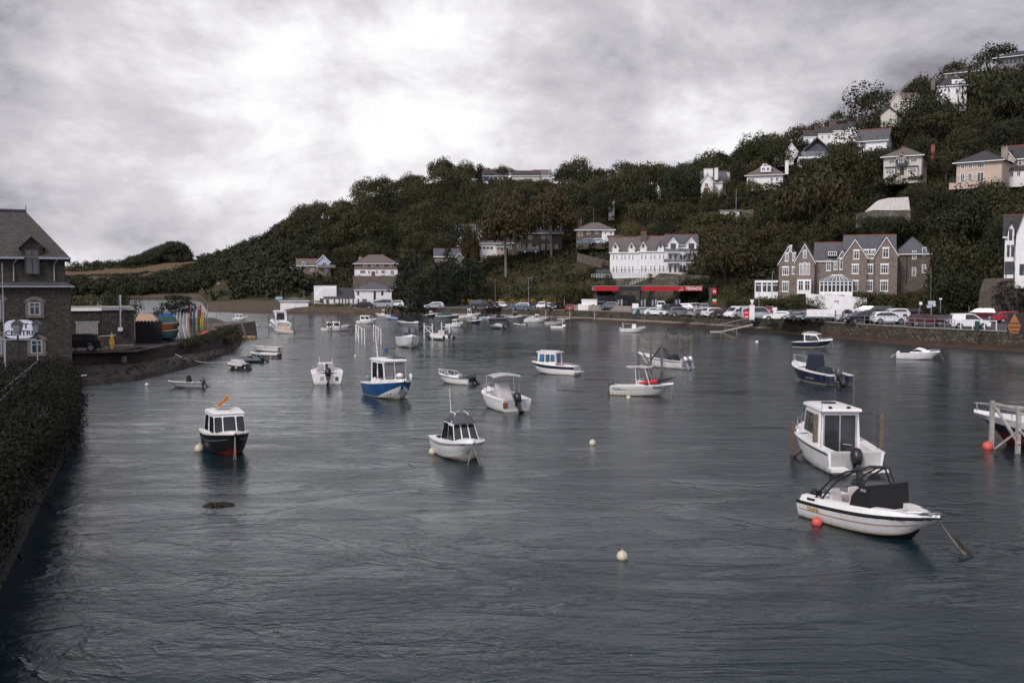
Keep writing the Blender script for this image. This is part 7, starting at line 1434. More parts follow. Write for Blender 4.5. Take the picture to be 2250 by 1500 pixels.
# purple ring emblem on the ringed van
PURP = paint('purple_print', (.12, .015, .06), .4)
def ringm(x, z, r, w_, y, mb, m, n=22, a0=0, a1=2*PI):
    for i in range(n): a, b_ = lerp(a0, a1, i/n), lerp(a0, a1, (i+1)/n); mb.poly([(x+r*math.cos(a), y, z+r*math.sin(a)), (x+(r-w_)*math.cos(a), y, z+(r-w_)*math.sin(a)), (x+(r-w_)*math.cos(b_), y, z+(r-w_)*math.sin(b_)), (x+r*math.cos(b_), y, z+r*math.sin(b_))], m)
mb = MB(); ringm(-.6, .95, .68, .2, -.93, mb, PURP); ringm(-.6, .95, .36, .12, -.93, mb, PURP, a0=.8, a1=5.4); o = mb.build('ring_emblem', cv_)
mb = MB()
for i in range(16):
    a, b_ = 2*PI*i/16, 2*PI*(i+1)/16; mb.poly([(-2.235, -.35+.3*math.cos(a), .75+.3*math.sin(a)), (-2.235, -.35+.2*math.cos(a), .75+.2*math.sin(a)), (-2.235, -.35+.2*math.cos(b_), .75+.2*math.sin(b_)), (-2.235, -.35+.3*math.cos(b_), .75+.3*math.sin(b_))], PURP)
mb.build('ring_emblem', cv_)
p = W(1803, 707, 1.95); e = empty('skip_trailer', 'white sided trailer standing at the quay edge beside the green car', 'trailer', p, -math.atan2(p.x, p.y)); MB().box(-1.9, 1.9, -.8, .8, .75, 1.75, RENDW).build('body', e); MB().box(-1.9, 1.9, -.85, .85, .5, .745, DGREY).build('chassis', e)
for x in (-1, 1): MB().cyl((x, -.9, .33), (x, -.7, .33), .33, TYRE, n=12).build('wheel', e)
# ------------------------------------------------------------------ street furniture
def pole(name, label, px, pb, pt, Y, r=.06, mat=None, arm=None, cat='lamp post', group=None, z=None):
    a = P(px, pb, Y); t_ = P(px, pt, Y); e = empty(name, label, cat, a, 0, group); h = t_.z-a.z; MB().cyl((0, 0, 0), (0, 0, h), r, mat or GREYP, r*.6, n=7).build('column', e)
    if arm: MB().box(0 if arm > 0 else arm, arm if arm > 0 else 0, -.07, .07, h-.06, h+.06, mat or GREYP).build('lamp_head', e)
    return e, h
pole('street_lamp', 'tall street lamp before the dark slope right of the telegraph pole', 1161, 677, 610, 224, .07, GREYP, .9); pole('telegraph_pole', 'bare timber pole above the quay row left of the tall street lamp', 1088, 678, 610, 230, .09, WOODG, cat='pole')
pole('telegraph_pole', 'pole with a white insulator above the hipped stone house', 1304, 505, 457, 268, .1, WOODG, cat='pole'); pole('telegraph_pole', 'short timber pole on the slope left of the big dark round tree', 1548, 495, 463, 250, .1, WOODG, cat='pole'); pole('telegraph_pole', 'tall grey pole on the wooded slope below the bungalow', 1617, 480, 415, 248, .08, GREYP, cat='pole')
pole('street_lamp', 'tall slim lamp post at the quay edge right of the silver van', 1667, 705, 628, 155, .06, GREYP); pole('street_lamp', 'slim lamp post behind the hedge left of the hotel', 1696, 668, 598, 188, .07, GREYP, .4); pole('telegraph_pole', 'timber pole right of the brown stone hotel', 2044, 690, 588, 160, .1, WOODG, cat='pole')
pole('telegraph_pole', 'wooden pole between the half timbered house and the peach house', 2034, 415, 378, 212, .1, WOODG, cat='pole'); pole('street_lamp', 'grey post at the quay edge by the white small van', 2128, 727, 672, 121, .05, GREYP)
for px, pb, pt, Y, lab in ((618, 668, 640, 262, 'small lamp post left of the white shed'), (668, 665, 640, 270, 'lamp post behind the white shed'), (686, 665, 643, 268, 'lamp post between the shed and the riverside hall'), (932, 676, 638, 238, 'pale lamp post standing among the dark conifers'), (862, 640, 612, 274, 'thin pole right of the riverside hall roof'), (1240, 672, 655, 212, 'short white post below the flower basket row')): pole('street_lamp', lab, px, pb, pt, Y, .07, GREYP, .3 if px < 700 else None)
fb_me = None
for i, px in enumerate((1015, 1031, 1053, 1076, 1099, 1123, 1147, 1171, 1197, 1222, 1247)):
    Y = 246-(px-1015)*.09; p = P(px, 673, Y); e = empty('flower_basket', '%s yellow flower basket on a post above the row of parked quay cars' % ('first second third fourth fifth sixth seventh eighth ninth tenth last'.split()[i]), 'flower basket', p, 0, 'yellow flower baskets above the quay cars')
    if fb_me is None: rs.seed(1); fb_me = crown_pts('flowers', FOL_Y, [(rs.uniform(-.36, .36), rs.uniform(-.25, .25), 1.35+rs.uniform(-.2, .25)) for _ in range(9)], [.24]*9, .09, 500, .9, -1); ps_me = MB().cyl((0, 0, 0), (0, 0, 1.3), .06, WOODP).build('post', e).data
    else: o = bpy.data.objects.new('post', ps_me); COL.objects.link(o); o.parent = e
    o = bpy.data.objects.new('flowers', fb_me); COL.objects.link(o); o.parent = e
# quay railings
def railing(label, pxa, pxb, off, h=1.05, step=20, mat=SILVER, rails=(1.0, .55), name='quay_railing', r=.03):
    pts = [XY(px, colat(px)[0]+off) for px in range(pxa, pxb+1, step)]; e = empty(name, label, 'railing', (*pts[0], 2.0)); mb = MB(); o = Vector((*pts[0], 0))
    for x, y in pts: mb.cyl((x-o.x, y-o.y, 0), (x-o.x, y-o.y, h), r*1.2, mat, n=5)
    mb.build('posts', e)['kind'] = 'stuff'; mb = MB()
    for z in rails: mb.tube([(x-o.x, y-o.y, z*h) for x, y in pts], r, mat)
    mb.build('rail', e)
railing('thin grey railing along the quay edge in front of the white crossover', 1790, 2110, 3.6, step=22, mat=GREYP); railing('white railing at the right end of the quay edge', 2112, 2215, 4.4, mat=UPVC, rails=(1.0,), step=26, r=.05); railing('low grey fence between the grass bank and the riverside hall', 650, 880, 14, mat=GREYP, step=12, h=1.2)
railing('road side fence with white posts under the flower baskets', 940, 1250, 27, mat=WOODP, step=16, h=1.1)
# notice board with orange diamond
p = W(2228, 738, 1.95); az = -math.atan2(p.x, p.y); e = empty('warning_sign', 'black board with an orange diamond at the right end of the quay', 'sign', p, az); MB().box(-.65, 3.5, 0, .08, .15, 2.35, BLACK).build('board', e); DO = paint('sign_orange', (.32, .11, .025), .6)
MB().prism([(0, 2.3), (-.62, 1.0), (-.36, .25), (.36, .25), (.62, 1.0)], -.03, -.003, DO, 'y').build('diamond', e)
for tx, z in (('POWER', 1.28), ('WARNING', .88), ('CABLE', .48)): textmesh(tx, .26, BLACK, e, (0, -.04, z), (PI/2, 0, 0), bold=.006)
MB().box(-.3, -.2, .08, .18, -.1, .2, WOODG).box(2.6, 2.7, .08, .18, -.1, .2, WOODG).build('post', e)
def sign(label, px, pb, Y, parts, lean=0, post=.04):
    a = P(px, pb, Y); e = empty('road_sign', label, 'sign', (a.x, a.y, max(1.95, a.z)), -math.atan2(a.x, a.y)); e.rotation_euler[1] = R(lean); k = Y/F; h = max(z1 for _, _, _, z1, _ in parts)*k; MB().cyl((0, 0.06, 0), (0, .06, h), post, GREYP, n=6).build('post', e)
    for x0, x1, z0, z1, m_ in parts: MB().box(x0*k, x1*k, -.02, .01, z0*k, z1*k, m_).build('panel', e)
    return e
SIGNB = paint('sign_blue_white', (.42, .46, .52), .5)
sign('white leaning sign post in the car park behind the white crossover', 2018, 693, 143, [(-3, 3, 24, 30, UPVC)], lean=9); sign('pair of pale blue parking signs in front of the dark wood', 2046, 693, 145, [(-7, 8, 24, 32, SIGNB), (-9, 0, 17, 23, SIGNB), (2, 9, 20, 24, SIGNB)], post=.06); sign('small pale sign on a thin post left of the white estate car', 2066, 688, 150, [(-3, 3, 30, 33, UPVC)])
sign('small white sign in front of the red van', 1702, 705, 155, [(-5, 5, 18, 25, UPVC), (-3, 3, 10, 18, UPVC)]); sign('white information board at the end of the stained concrete wall', 1396, 694, 191, [(-7, 7, 9, 20, UPVC)], post=.08); sign('white notice above the bushes left of the fuel station', 1239, 655, 222, [(-8, 8, 5, 12, UPVC)]); sign('light green board left of the white shed', 612, 666, 258, [(-6, 8, 8, 14, LBLUE)]); sign('brown topped white notice board behind the purple ringed van', 1841, 694, 158, [(-7, 5, 14, 25, UPVC), (-8, 2, 30, 34, WOODP)])
p = W(1652, 706, 1.95); e = empty('information_post', 'white upright information cabinet with a fan shaped head at the quay steps', 'post', p, -math.atan2(p.x, p.y)); MB().box(-.35, .35, -.1, .1, .25, 2.35, RENDW).build('cabinet', e); MB().box(-.32, -.24, -.08, .08, 0, .25, GREYP).box(.24, .32, -.08, .08, 0, .25, GREYP).build('leg', e); MB().hexa([(-.1, -.06, 2.45), (.1, -.06, 2.45), (.1, .06, 2.45), (-.1, .06, 2.45)], [(-.3, -.06, 3.1), (.3, -.06, 3.1), (.3, .06, 3.1), (-.3, .06, 3.1)], RENDW).build('head', e)
p = W(1640, 705, 1.95); e = empty('lifebelt_box', 'red lifebelt box beside the white information cabinet', 'lifebelt box', p, -math.atan2(p.x, p.y)); MB().box(-.4, .4, -.1, .12, .35, 1.5, RED, .04).build('box', e); MB().box(-.04, .04, 0, .1, 0, .35, GREYP).build('leg', e); MB().box(-.25, .25, -.12, -.103, 1.15, 1.25, UPVC).box(-.25, .25, -.12, -.103, .55, .68, UPVC).build('marking', e)
for px, py, lab in ((1402, 688, 'green litter bin under the white information board'), (2147, 722, 'dark green litter bin right of the white small van')):
    p = W(px, py+5, 1.95); e = empty('litter_bin', lab, 'bin', p); MB().cyl((0, 0, 0), (0, 0, .95), .26, GRCLOTH, .28, n=12).build('body', e); MB().cyl((0, 0, .95), (0, 0, 1.12), .3, GRCLOTH, .2, n=12).build('lid', e)
# landing stage with steps
a = W(1640, 711, 1.9); e = empty('landing_stage', 'timber gangway and steps leaning down from the quay to the water', 'steps', (a.x, a.y-1.0, 0), R(-12)); mb = MB(); mb.hexa([(-3.6, -.7, .75), (.6, -.7, 1.75), (.6, .7, 1.75), (-3.6, .7, .75)], [(-3.6, -.7, .88), (.6, -.7, 1.9), (.6, .7, 1.9), (-3.6, .7, .88)], WOODP); mb.build('gangway', e); mb = MB(); mb.box(-5.0, -3.5, -.8, .8, .72, .88, WOODP); mb.build('platform', e)
mb = MB()
for x, y in ((-4.9, -.7), (-3.6, -.7), (-4.9, .7), (-3.6, .7), (-1.5, -.7), (-1.5, .7)): mb.box(x-.07, x+.07, y-.07, y+.07, -1, .75 if x < -2 else 1.25, WOODG)
mb.build('piles', e); mb = MB()
for i in range(7): mb.box(-3.4+i*.33, -3.1+i*.33, -1.9, -.8, .7-i*.14, .76-i*.14, WOODG)
mb.hexa([(-3.5, -1.9, .65), (-3.4, -1.9, .65), (-1.0, -1.9, -.4), (-1.1, -1.9, -.4)], [(-3.5, -1.84, .8), (-3.4, -1.84, .8), (-1.0, -1.84, -.25), (-1.1, -1.84, -.25)], WOODG); mb.build('steps', e); MB().tube([(-3.6, -.7, 1.85), (.6, -.7, 2.85)], .03, GREYP).tube([(-3.0, -1.9, 1.5), (-1, -1.9, .5)], .03, GREYP).cyl((-3.0, -1.9, .6), (-3.0, -1.9, 1.5), .03, GREYP).build('handrail', e)
for px, hh, lab in ((1069, .3, 'left most timber prop leaning on the quay wall'), (1203, .3, 'timber prop on the quay wall behind the row of boats'), (1256, .3, 'timber prop on the quay wall near the concrete wall'), (1311, .35, 'timber prop on the quay wall under the concrete wall')):
    x, y = XY(px, colat(px)[0]+2.6); e = empty('timber_prop', lab, 'timber prop', (x, y, 0)); MB().box(-.5, -.35, -.1, .05, 0, 1.9, WOODP).hexa([(.1, -.1, 0), (.25, -.1, 0), (.25, .05, 0), (.1, .05, 0)], [(-.45, -.1, 1.8), (-.3, -.1, 1.8), (-.3, .05, 1.8), (-.45, .05, 1.8)], WOODG).build('beam', e)
# hedges of the hotel and front shrubs
def hedge(name, label, cent, rad, leaf, mat, dens, kind=None, zsq=.8, cat='hedge', low=-.5):
    me = crown_pts(name, mat, cent, rad, leaf, dens, zsq, low); o = bpy.data.objects.new(name, me); COL.objects.link(o); return tag(o, label, cat, kind=kind)
rd = random.Random(8)
def strip(x0, x1, y0, y1, Y, n, r0, r1, dz=1.0, dd=1.5):
    c, r = [], []
    for i in range(n): px = rd.uniform(x0, x1); r_ = rd.uniform(r0, r1); top = P(px, rd.uniform(y0, y1), Y); c.append((top.x, Y+rd.uniform(-dd, dd), top.z-r_*.6)); r.append(r_)
    return c, r
c, r = strip(1712, 1858, 645, 690, 179, 130, .7, 1.3); hedge('hedge', 'rounded clipped hedge in front of the hotel conservatory', c, r, .13, FOL_D, 90)
c, r = strip(1600, 1730, 652, 690, 186, 130, .7, 1.3); hedge('shrubbery', 'dark shrubs between the fuel price totem and the hotel', c, r, .13, FOL_G, 90, cat='shrubs')
c, r = strip(1885, 2040, 640, 688, 174, 150, .7, 1.3); hedge('shrubbery', 'dark loose shrubs right of the white hotel ramp', c, r, .13, FOL_D, 90, cat='shrubs')
c, r = strip(2040, 2190, 600, 690, 160, 150, .8, 1.6); hedge('shrubbery', 'black-green bushes behind the parking signs', c, r, .15, FOL_D, 80, cat='shrubs')
c, r = strip(2188, 2330, 615, 690, 147.6, 150, .3, .7, dd=.5); hedge('ivy', 'ivy hanging over the cliff wall at the right edge', c, r, .12, FOL_I, 130, cat='ivy')
c, r = strip(1892, 2006, 474, 505, 191, 90, .6, 1.3); hedge('shrubbery', 'dark growth in front of the stone wall under the whitewashed gable', c, r, .15, FOL_D, 80, cat='shrubs')
c, r = strip(1515, 1668, 466, 500, 249, 110, .8, 1.7); hedge('shrubbery', 'bushes in front of the stone terrace wall beside the white garage', c, r, .2, FOL_G, 60, cat='shrubs')
c, r = [], []
for _ in range(150): q = W(rd.uniform(478, 528), rd.uniform(722, 742), 1.4); c.append((q.x+rd.uniform(-1, 0), q.y, 1.3+rd.uniform(-.4, .2))); r.append(rd.uniform(.25, .6))
hedge('ivy', 'weeds growing over the stone jetty head', c, r, .09, FOL_D, 200, cat='plants')
c, r = strip(1225, 1345, 618, 672, 216, 150, .8, 1.7, dd=2); hedge('shrubbery', 'bushes covering the left end of the retaining wall behind the fuel station', c, r, .17, FOL_G, 70, cat='shrubs')
c, r = strip(1425, 1434, 600, 655, 219.3, 26, .3, .6, dd=.2); hedge('ivy', 'yellow green creeper hanging on the retaining wall above the canopy', c, r, .1, FOL_G, 160, cat='ivy')
c, r = strip(690, 770, 666, 678, 256, 60, .5, 1.1); hedge('shrubbery', 'low bushes in front of the riverside hall', c, r, .14, FOL_G, 80, cat='shrubs')
c, r = strip(1500, 1590, 612, 668, 212, 110, 1.0, 2.0, dd=2); hedge('shrubbery', 'dark bushes under the big round tree behind the canopy end', c, r, .2, FOL_D, 60, cat='shrubs')
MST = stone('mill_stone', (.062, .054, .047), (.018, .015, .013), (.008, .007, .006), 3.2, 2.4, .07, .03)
# ------------------------------------------------------------------ left bank
def gp(px, py, z): return W(px, py, z)
# yard ground and foreshore sheets
SH = [(165, 849), (230, 842), (300, 834), (360, 822), (420, 805), (470, 788), (505, 774), (524, 762), (531, 748), (527, 733), (513, 722), (497, 711), (470, 703), (420, 699), (300, 697), (160, 697), (-200, 700)]
shore = [W(a, b_, 0) for a, b_ in SH]
def sheet(name, poly, z, mat, kind='structure'):
    mb = MB(); mb.poly([(p.x, p.y, z) for p in poly], mat); return tag(mb.build(name), kind=kind)
# foreshore: a bumpy rubble strip between the water and the yard wall
WL = [(165, 803), (230, 800), (300, 794), (360, 786), (410, 777), (445, 769), (472, 760), (492, 750), (503, 742)]     # foot of the yard wall at z .55
wall = [W(a, b_, .55) for a, b_ in WL]
mb = MB(); rows = []; rd = random.Random(2)
so_ = [W(a, b_, 0) for a, b_ in ((120, 853), (165, 849), (230, 842), (300, 834), (360, 822), (420, 805), (470, 788), (505, 774), (526, 760), (532, 746))]; wl_ = [W(a, b_, .55) for a, b_ in ((120, 805), (165, 803), (230, 800), (300, 794), (360, 786), (410, 777), (445, 769), (472, 760), (492, 750), (503, 742))]
def resamp(pts, n):
    d = [0]
    for a, b_ in zip(pts[:-1], pts[1:]): d.append(d[-1]+(b_-a).length)
    out = []
    for i in range(n):
        t = d[-1]*i/(n-1); k = max(j for j in range(len(d)) if d[j] <= t+1e-6); k = min(k, len(pts)-2); out.append(pts[k].lerp(pts[k+1], (t-d[k])/max(1e-6, d[k+1]-d[k])))
    return out
A, B_ = resamp(so_, 70), resamp(wl_, 70)
for i, (a, b_) in enumerate(zip(A, B_)):
    out = (a-b_).normalized(); row = [tuple(a+out*1.6+Vector((0, 0, -1.0)))]
    for j, (t, z) in enumerate(((0, -.05), (.05, .3), (.1, .48), (.2, .5), (.35, .52), (.5, .55), (.65, .55), (.8, .58), (1.02, .6))):
        p = a.lerp(b_, t); row.append((p.x+rd.uniform(-.1, .1), p.y+rd.uniform(-.1, .1), z+rd.uniform(-.07, .07)*(t > 0)))
    rows.append(row)
n = 10
for i in range(69):
    for j in range(n-1): mb.add([rows[i][j], rows[i+1][j], rows[i+1][j+1], rows[i][j+1]], [(0, 1, 2, 3)], RUBBLE)
tag(mb.build('foreshore'), kind='structure')
# loose stones on the foreshore
mb = MB()
for k in range(420):
    i = rd.randrange(69); t = rd.random()**1.2; p = A[i].lerp(B_[i], t); s_ = rd.uniform(.06, .22); z = .0 if t < .06 else .5; q = rd.random()*3; c, q_ = math.cos(q)*s_, math.sin(q)*s_
    mb.hexa([(p.x-c, p.y-q_, z-.05), (p.x+q_, p.y-c, z-.05), (p.x+c, p.y+q_, z-.05), (p.x-q_, p.y+c, z-.05)], [(p.x-c*.7, p.y-q_*.7, z+s_*.9), (p.x+q_*.6, p.y-c*.6, z+s_), (p.x+c*.7, p.y+q_*.7, z+s_*.8), (p.x-q_*.6, p.y+c*.6, z+s_*1.1)], RUBBLE)
tag(mb.build('shore_stones'), 'loose stones scattered over the left foreshore', 'stones', kind='stuff')
MB_ = MB().box(-.8, .8, -.4, .4, 0, .55, WOODP); o = MB_.build('stone_block', None, loc=W(257, 796, .55)); tag(o, 'single squared brown stone block lying on the left foreshore', 'stone block'); 
yard = [W(155, 776, 1.6), W(300, 772, 1.6), W(400, 752, 1.6), W(470, 735, 1.6), W(502, 722, 1.6), W(505, 716, 1.2), W(470, 703, 1.2), W(300, 699, 1.2), W(-300, 699, 1.2), W(-300, 780, 1.6)]
sheet('boatyard_ground', yard, 1.58, RUBBLE)
ww = resamp(wall, 30); mb = ribbon([(p.x, p.y) for p in ww], .3, [1.62+.12*math.sin(i*2.1)+.06*math.sin(i*5) for i in range(30)], .8, MST); tag(mb.build('yard_wall'), 'low dark rubble wall along the boatyard above the foreshore', 'wall')
c, r = [], []
for k in range(260): i = rd.randrange(9, 29); p = ww[i]; rr = rd.uniform(.25, .6); c.append((p.x+rd.uniform(-.3, 1.0)*.6, p.y+rd.uniform(0, 1.6), rd.uniform(1.3, 1.9))); r.append(rr)
hedge('ivy', 'scrubby plants growing over the boatyard wall', c, r, .07, FOL_D, 330, cat='plants')
# pier end: stone head, steps, leaning timbers
p = W(505, 742, .5); e = empty('jetty_head', 'stone jetty head with steps and leaning timber fenders at the boatyard', 'jetty', p)
MB().box(-5.0, -1.0, -2.5, 18, -1.5, 1.45, LST, .3, .3).build('stonework', e); mb = MB()
for i in range(7): mb.box(-2.6, -.9, -3.4-i*.001-.0+i*.5-2, -2.9+i*.5-2, -.4, .1+i*.2, CST)
mb.build('steps', e)
for i, (x, y) in enumerate(((-.6, -3.5), (.1, -1.0), (.5, 2.5), (.7, 6.0), (-.9, -5.2))): MB().hexa([(x, y-.12, -1.2), (x+.22, y-.12, -1.2), (x+.22, y+.12, -1.2), (x, y+.12, -1.2)], [(x-1.0, y-.12, 1.9), (x-.78, y-.12, 1.9), (x-.78, y+.12, 1.9), (x-1.0, y+.12, 1.9)], WOODG).build('timber_fender', e)
MB().box(1.2, 1.45, -2, -1.75, -1, 1.3, WOODG).build('pile', e)
# --- stone mill building with the shop sign
Y0 = 70.0; k = Y0/F; xr = P(160, 640, Y0).x; e0 = P(160, 832, Y0)
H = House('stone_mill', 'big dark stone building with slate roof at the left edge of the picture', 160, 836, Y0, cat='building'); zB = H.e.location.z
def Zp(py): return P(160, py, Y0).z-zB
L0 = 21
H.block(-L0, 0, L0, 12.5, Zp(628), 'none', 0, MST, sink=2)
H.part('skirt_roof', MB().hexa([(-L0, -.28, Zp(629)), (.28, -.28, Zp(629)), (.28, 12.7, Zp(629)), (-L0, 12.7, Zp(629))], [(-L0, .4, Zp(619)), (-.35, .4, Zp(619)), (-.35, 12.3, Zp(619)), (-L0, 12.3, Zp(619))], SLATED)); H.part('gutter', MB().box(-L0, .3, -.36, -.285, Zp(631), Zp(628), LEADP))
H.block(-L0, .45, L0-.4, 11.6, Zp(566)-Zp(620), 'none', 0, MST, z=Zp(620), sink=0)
# hipped roof
ez = Zp(567); rz_ = Zp(468)+.42; o = .45; Xr = -.4+o; ry = 6.2; rx = -5.0
for _ in range(30): q_ = H.e.matrix_basis @ Vector((rx, ry, rz_)); rx += (57-proj(*q_)[0])*.02
mb = MB(); SL = SLATED
mb.add([(-L0, .45-o, ez), (Xr, .45-o, ez), (Xr, 12.05+o, ez), (-L0, 12.05+o, ez), (rx, ry, rz_), (-L0, ry, rz_)], [(0, 1, 4, 5), (1, 2, 4), (2, 3, 5, 4), (3, 2, 1, 0)], slate('mill_slate', (.058, .052, .050), 1.5, .3)); ro = H.part('roof', mb)
MB().cyl((-L0, ry, rz_+.05), (rx, ry, rz_+.05), .12, SLATED, n=6).cyl((rx, ry, rz_), (rx, ry, rz_+.45), .03, SLATED, n=5).build('ridge', ro)
g_ = MB()
for a, b_ in ((-160*k-L0*0, (62-160)*k), ((92-160)*k, .08)): g_.box(max(a, -L0), b_, -.16, -.02, ez-.09, ez+.05, LEADP)
for px in (38, 125): x = (px-160)*k; g_.tube([(x+.25, -.1, ez-.1), (x, .38, ez-.45), (x, .38, Zp(618))], .055, LEADP, 6)
H.part('gutter', g_)
# dormer
for px in (78, -62):
    x = (px-160)*k; w2 = .55; H.part('dormer', MB().prism([(x-.72, ez-.1), (x+.72, ez-.1), (x+.72, ez+.75), (x, ez+1.35), (x-.72, ez+.75)], .3, 3.2, MST, 'y').prism([(x-.9, ez+.62), (x, ez+1.42), (x, ez+1.52), (x-.9, ez+.72)], .1, 3.6, SLATED, 'y').prism([(x+.9, ez+.62), (x, ez+1.42), (x, ez+1.52), (x+.9, ez+.72)], .1, 3.6, SLATED, 'y'))
    H.win(x, ez-1.15, 1.0, 1.75, y=.28, nx=2, fm=BLKF)
STF = stone('window_stone', (.20, .17, .15), (.12, .10, .085), (.06, .05, .045), 4, 2)
def mwin(px, pt, pb, w_, nx=2, lab=None):
    x = (px-160)*k; z0, z1 = Zp(pb), Zp(pt); wd = w_*k; m_ = MB(); n_ = 7
    for i in range(n_): a0, a1 = PI*(.22+.56*i/n_), PI*(.22+.56*(i+1)/n_); c0 = (x, z1-.62); m_.prism([(c0[0]+.75*math.cos(a0), c0[1]+.75*math.sin(a0)), (c0[0]+1.0*math.cos(a0), c0[1]+1.0*math.sin(a0)), (c0[0]+1.0*math.cos(a1), c0[1]+1.0*math.sin(a1)), (c0[0]+.75*math.cos(a1), c0[1]+.75*math.sin(a1))], -.03, -.004, STF, 'y')
    m_.box(x-wd/2-.25, x-wd/2-.02, -.03, -.004, z0, z1, STF).box(x+wd/2+.02, x+wd/2+.25, -.03, -.004, z0, z1, STF).box(x-wd/2-.25, x+wd/2+.25, -.08, -.004, z0-.16, z0-.03, STF)
    H.part('window_surround', m_); H.win(x, z0, wd, z1-z0, y=-.0, nx=nx, nz=2, fm=LEADP)
mwin(81, 663, 692, 24); mwin(83, 745, 775, 24); mwin(0, 657, 700, 18); mwin(0, 735, 775, 18)
se = empty('shop_sign', 'white rounded shop sign on the dark stone building', 'sign', (0, 0, 0)); se.location = H.e.matrix_basis @ Vector(((48-160)*k, -.14, Zp(721))); se.rotation_euler = H.e.rotation_euler; w2, h2 = 30*k, 20*k
n_ = 24; pts_ = []
for i in range(n_): a = 2*PI*i/n_; c_, s__ = math.cos(a), math.sin(a); pts_.append((w2*abs(c_)**.55*(1 if c_ > 0 else -1), h2*abs(s__)**.62*(1 if s__ > 0 else -1)))
MB().prism(pts_, -.04, .04, paint('sign_white', (.62, .64, .70), .5), 'y').build('board', se); textmesh('GIFT', .46, BLACK, se, (.0, -.05, .2), (PI/2, 0, 0), bold=.008, sx=1.15); textmesh('CENTRE', .46, BLACK, se, (.02, -.05, -.27), (PI/2, 0, 0), bold=.008, sx=1.1)
def oldlamp(px, pt, Y, lab):
    t_ = P(px, pt, Y); zb_ = 1.2; e = empty('street_lamp', lab, 'street lamp', (t_.x, Y, zb_), 0, 'old style street lamps before the shop sign'); h = t_.z-zb_; MB().cyl((0, 0, 0), (0, 0, h-.75), .07, BLACK, .045, n=8).cyl((0, 0, 0), (0, 0, .8), .11, BLACK, .09, n=8).build('column', e)
    MB().hexa([(-.11, -.11, h-.72), (.11, -.11, h-.72), (.11, .11, h-.72), (-.11, .11, h-.72)], [(-.19, -.19, h-.25), (.19, -.19, h-.25), (.19, .19, h-.25), (-.19, .19, h-.25)], CGLASS).build('lantern', e); MB().hexa([(-.23, -.23, h-.25), (.23, -.23, h-.25), (.23, .23, h-.25), (-.23, .23, h-.25)], [(-.04, -.04, h-.04), (.04, -.04, h-.04), (.04, .04, h-.04), (-.04, .04, h-.04)], BLACK).cyl((0, 0, h-.04), (0, 0, h+.05), .03, BLACK, n=6).build('lantern_cap', e)
oldlamp(38, 700, 47, 'nearer black lantern lamp post, in front of the shop sign'); oldlamp(80, 702, 56, 'further black lantern lamp post, at the right end of the shop sign')
e = empty('flagpole', 'thin white pole in front of the dark stone building', 'pole', P(11, 812, 60)); MB().cyl((0, 0, 0), (0, 0, P(11, 578, 60).z-P(11, 812, 60).z), .035, GREYP, .025).build('pole', e)
mb = MB(); a, b_, c_ = P(0, 746, 50), P(80, 746, 50), P(83, 792, 50); tag(MB().tube([(a.x-4, 50, a.z), a, b_, (c_.x, 50, b_.z-.1), c_], .03, LEADP, 6).cyl((P(12, 746, 50)), P(12, 812, 50), .035, LEADP).build('path_railing'), 'pale metal railing beside the path below the shop sign', 'railing')
e = empty('white_pipe', 'pale pipe lying on the bank foot by the stone building corner', 'pipe', W(150, 832, .8)); MB().cyl((-1.0, -.4, 0), (1.1, .3, .2), .07, SILVER).build('pipe', e)
# near quay wall smothered in ivy, and the ground behind it
bank = [W(165, 851), W(168, 900), W(170, 965), W(120, 1060), W(60, 1190), W(0, 1320)]; bank = [Vector((p.x, p.y, 0)) for p in bank]+[Vector((-9.5, 17, 0)), Vector((-7.6, 8, 0)), Vector((-7, -8, 0))]
bk = resamp(bank, 60); top = [1.3+.9*smooth01((i-16)/20) for i in range(60)]
mb = MB()
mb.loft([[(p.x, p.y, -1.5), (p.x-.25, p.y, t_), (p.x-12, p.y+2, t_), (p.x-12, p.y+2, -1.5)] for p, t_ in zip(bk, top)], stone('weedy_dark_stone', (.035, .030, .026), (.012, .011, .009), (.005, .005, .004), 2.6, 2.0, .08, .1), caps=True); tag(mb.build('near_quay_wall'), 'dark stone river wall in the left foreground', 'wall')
sheet('riverside_path', [Vector((-80, -10, 0)), Vector((-19, -10, 0)), Vector((-20, 20, 0)), Vector((-32, 50, 0)), Vector((-32, 69.8, 0)), Vector((-80, 69.8, 0))], 1.25, RUBBLE)
rd = random.Random(12); c, r = [], []
for i in range(60):
    p = bk[i]; t_ = top[i]; far_ = p.y > 52
    for _ in range(34 if p.y > 24 else 46):
        u = rd.random(); q = p+Vector((rd.uniform(-.5, .12), rd.uniform(-.6, .6), 0)); rr = rd.uniform(.16, .42)
        z = t_+.35-abs(rd.gauss(0, .75)); z = max(z, .12)
        c.append((q.x+.1*math.sin(i*.9), q.y, z)); r.append(rr*(.6 if far_ else 1))
    for _ in range(44):       # bushes on the top edge, heaped up towards the camera
        w_ = rd.random(); q = p+Vector((-rd.uniform(0, 8.5), rd.uniform(-1, 1), 0)); hh = (.9+.9*math.sin(i*.55)**2)*(1-.0*w_)
        if far_ : hh *= .45
        if p.y < 45 and p.y > 18: hh += .6
        c.append((q.x, q.y, t_+rd.random()*hh)); r.append(rd.uniform(.25, .6)*(.7 if far_ else 1))
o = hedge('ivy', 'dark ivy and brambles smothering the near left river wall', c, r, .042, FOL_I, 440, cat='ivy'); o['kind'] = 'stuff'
tag(MB().tube([P(0, 862, 30), P(80, 795, 46)], .025, DGREY, 6).tube([P(0, 880, 30), P(70, 808, 46)], .02, DGREY, 6).build('sloping_handrail'), 'sloping metal handrail above the ivy in the left foreground', 'railing')
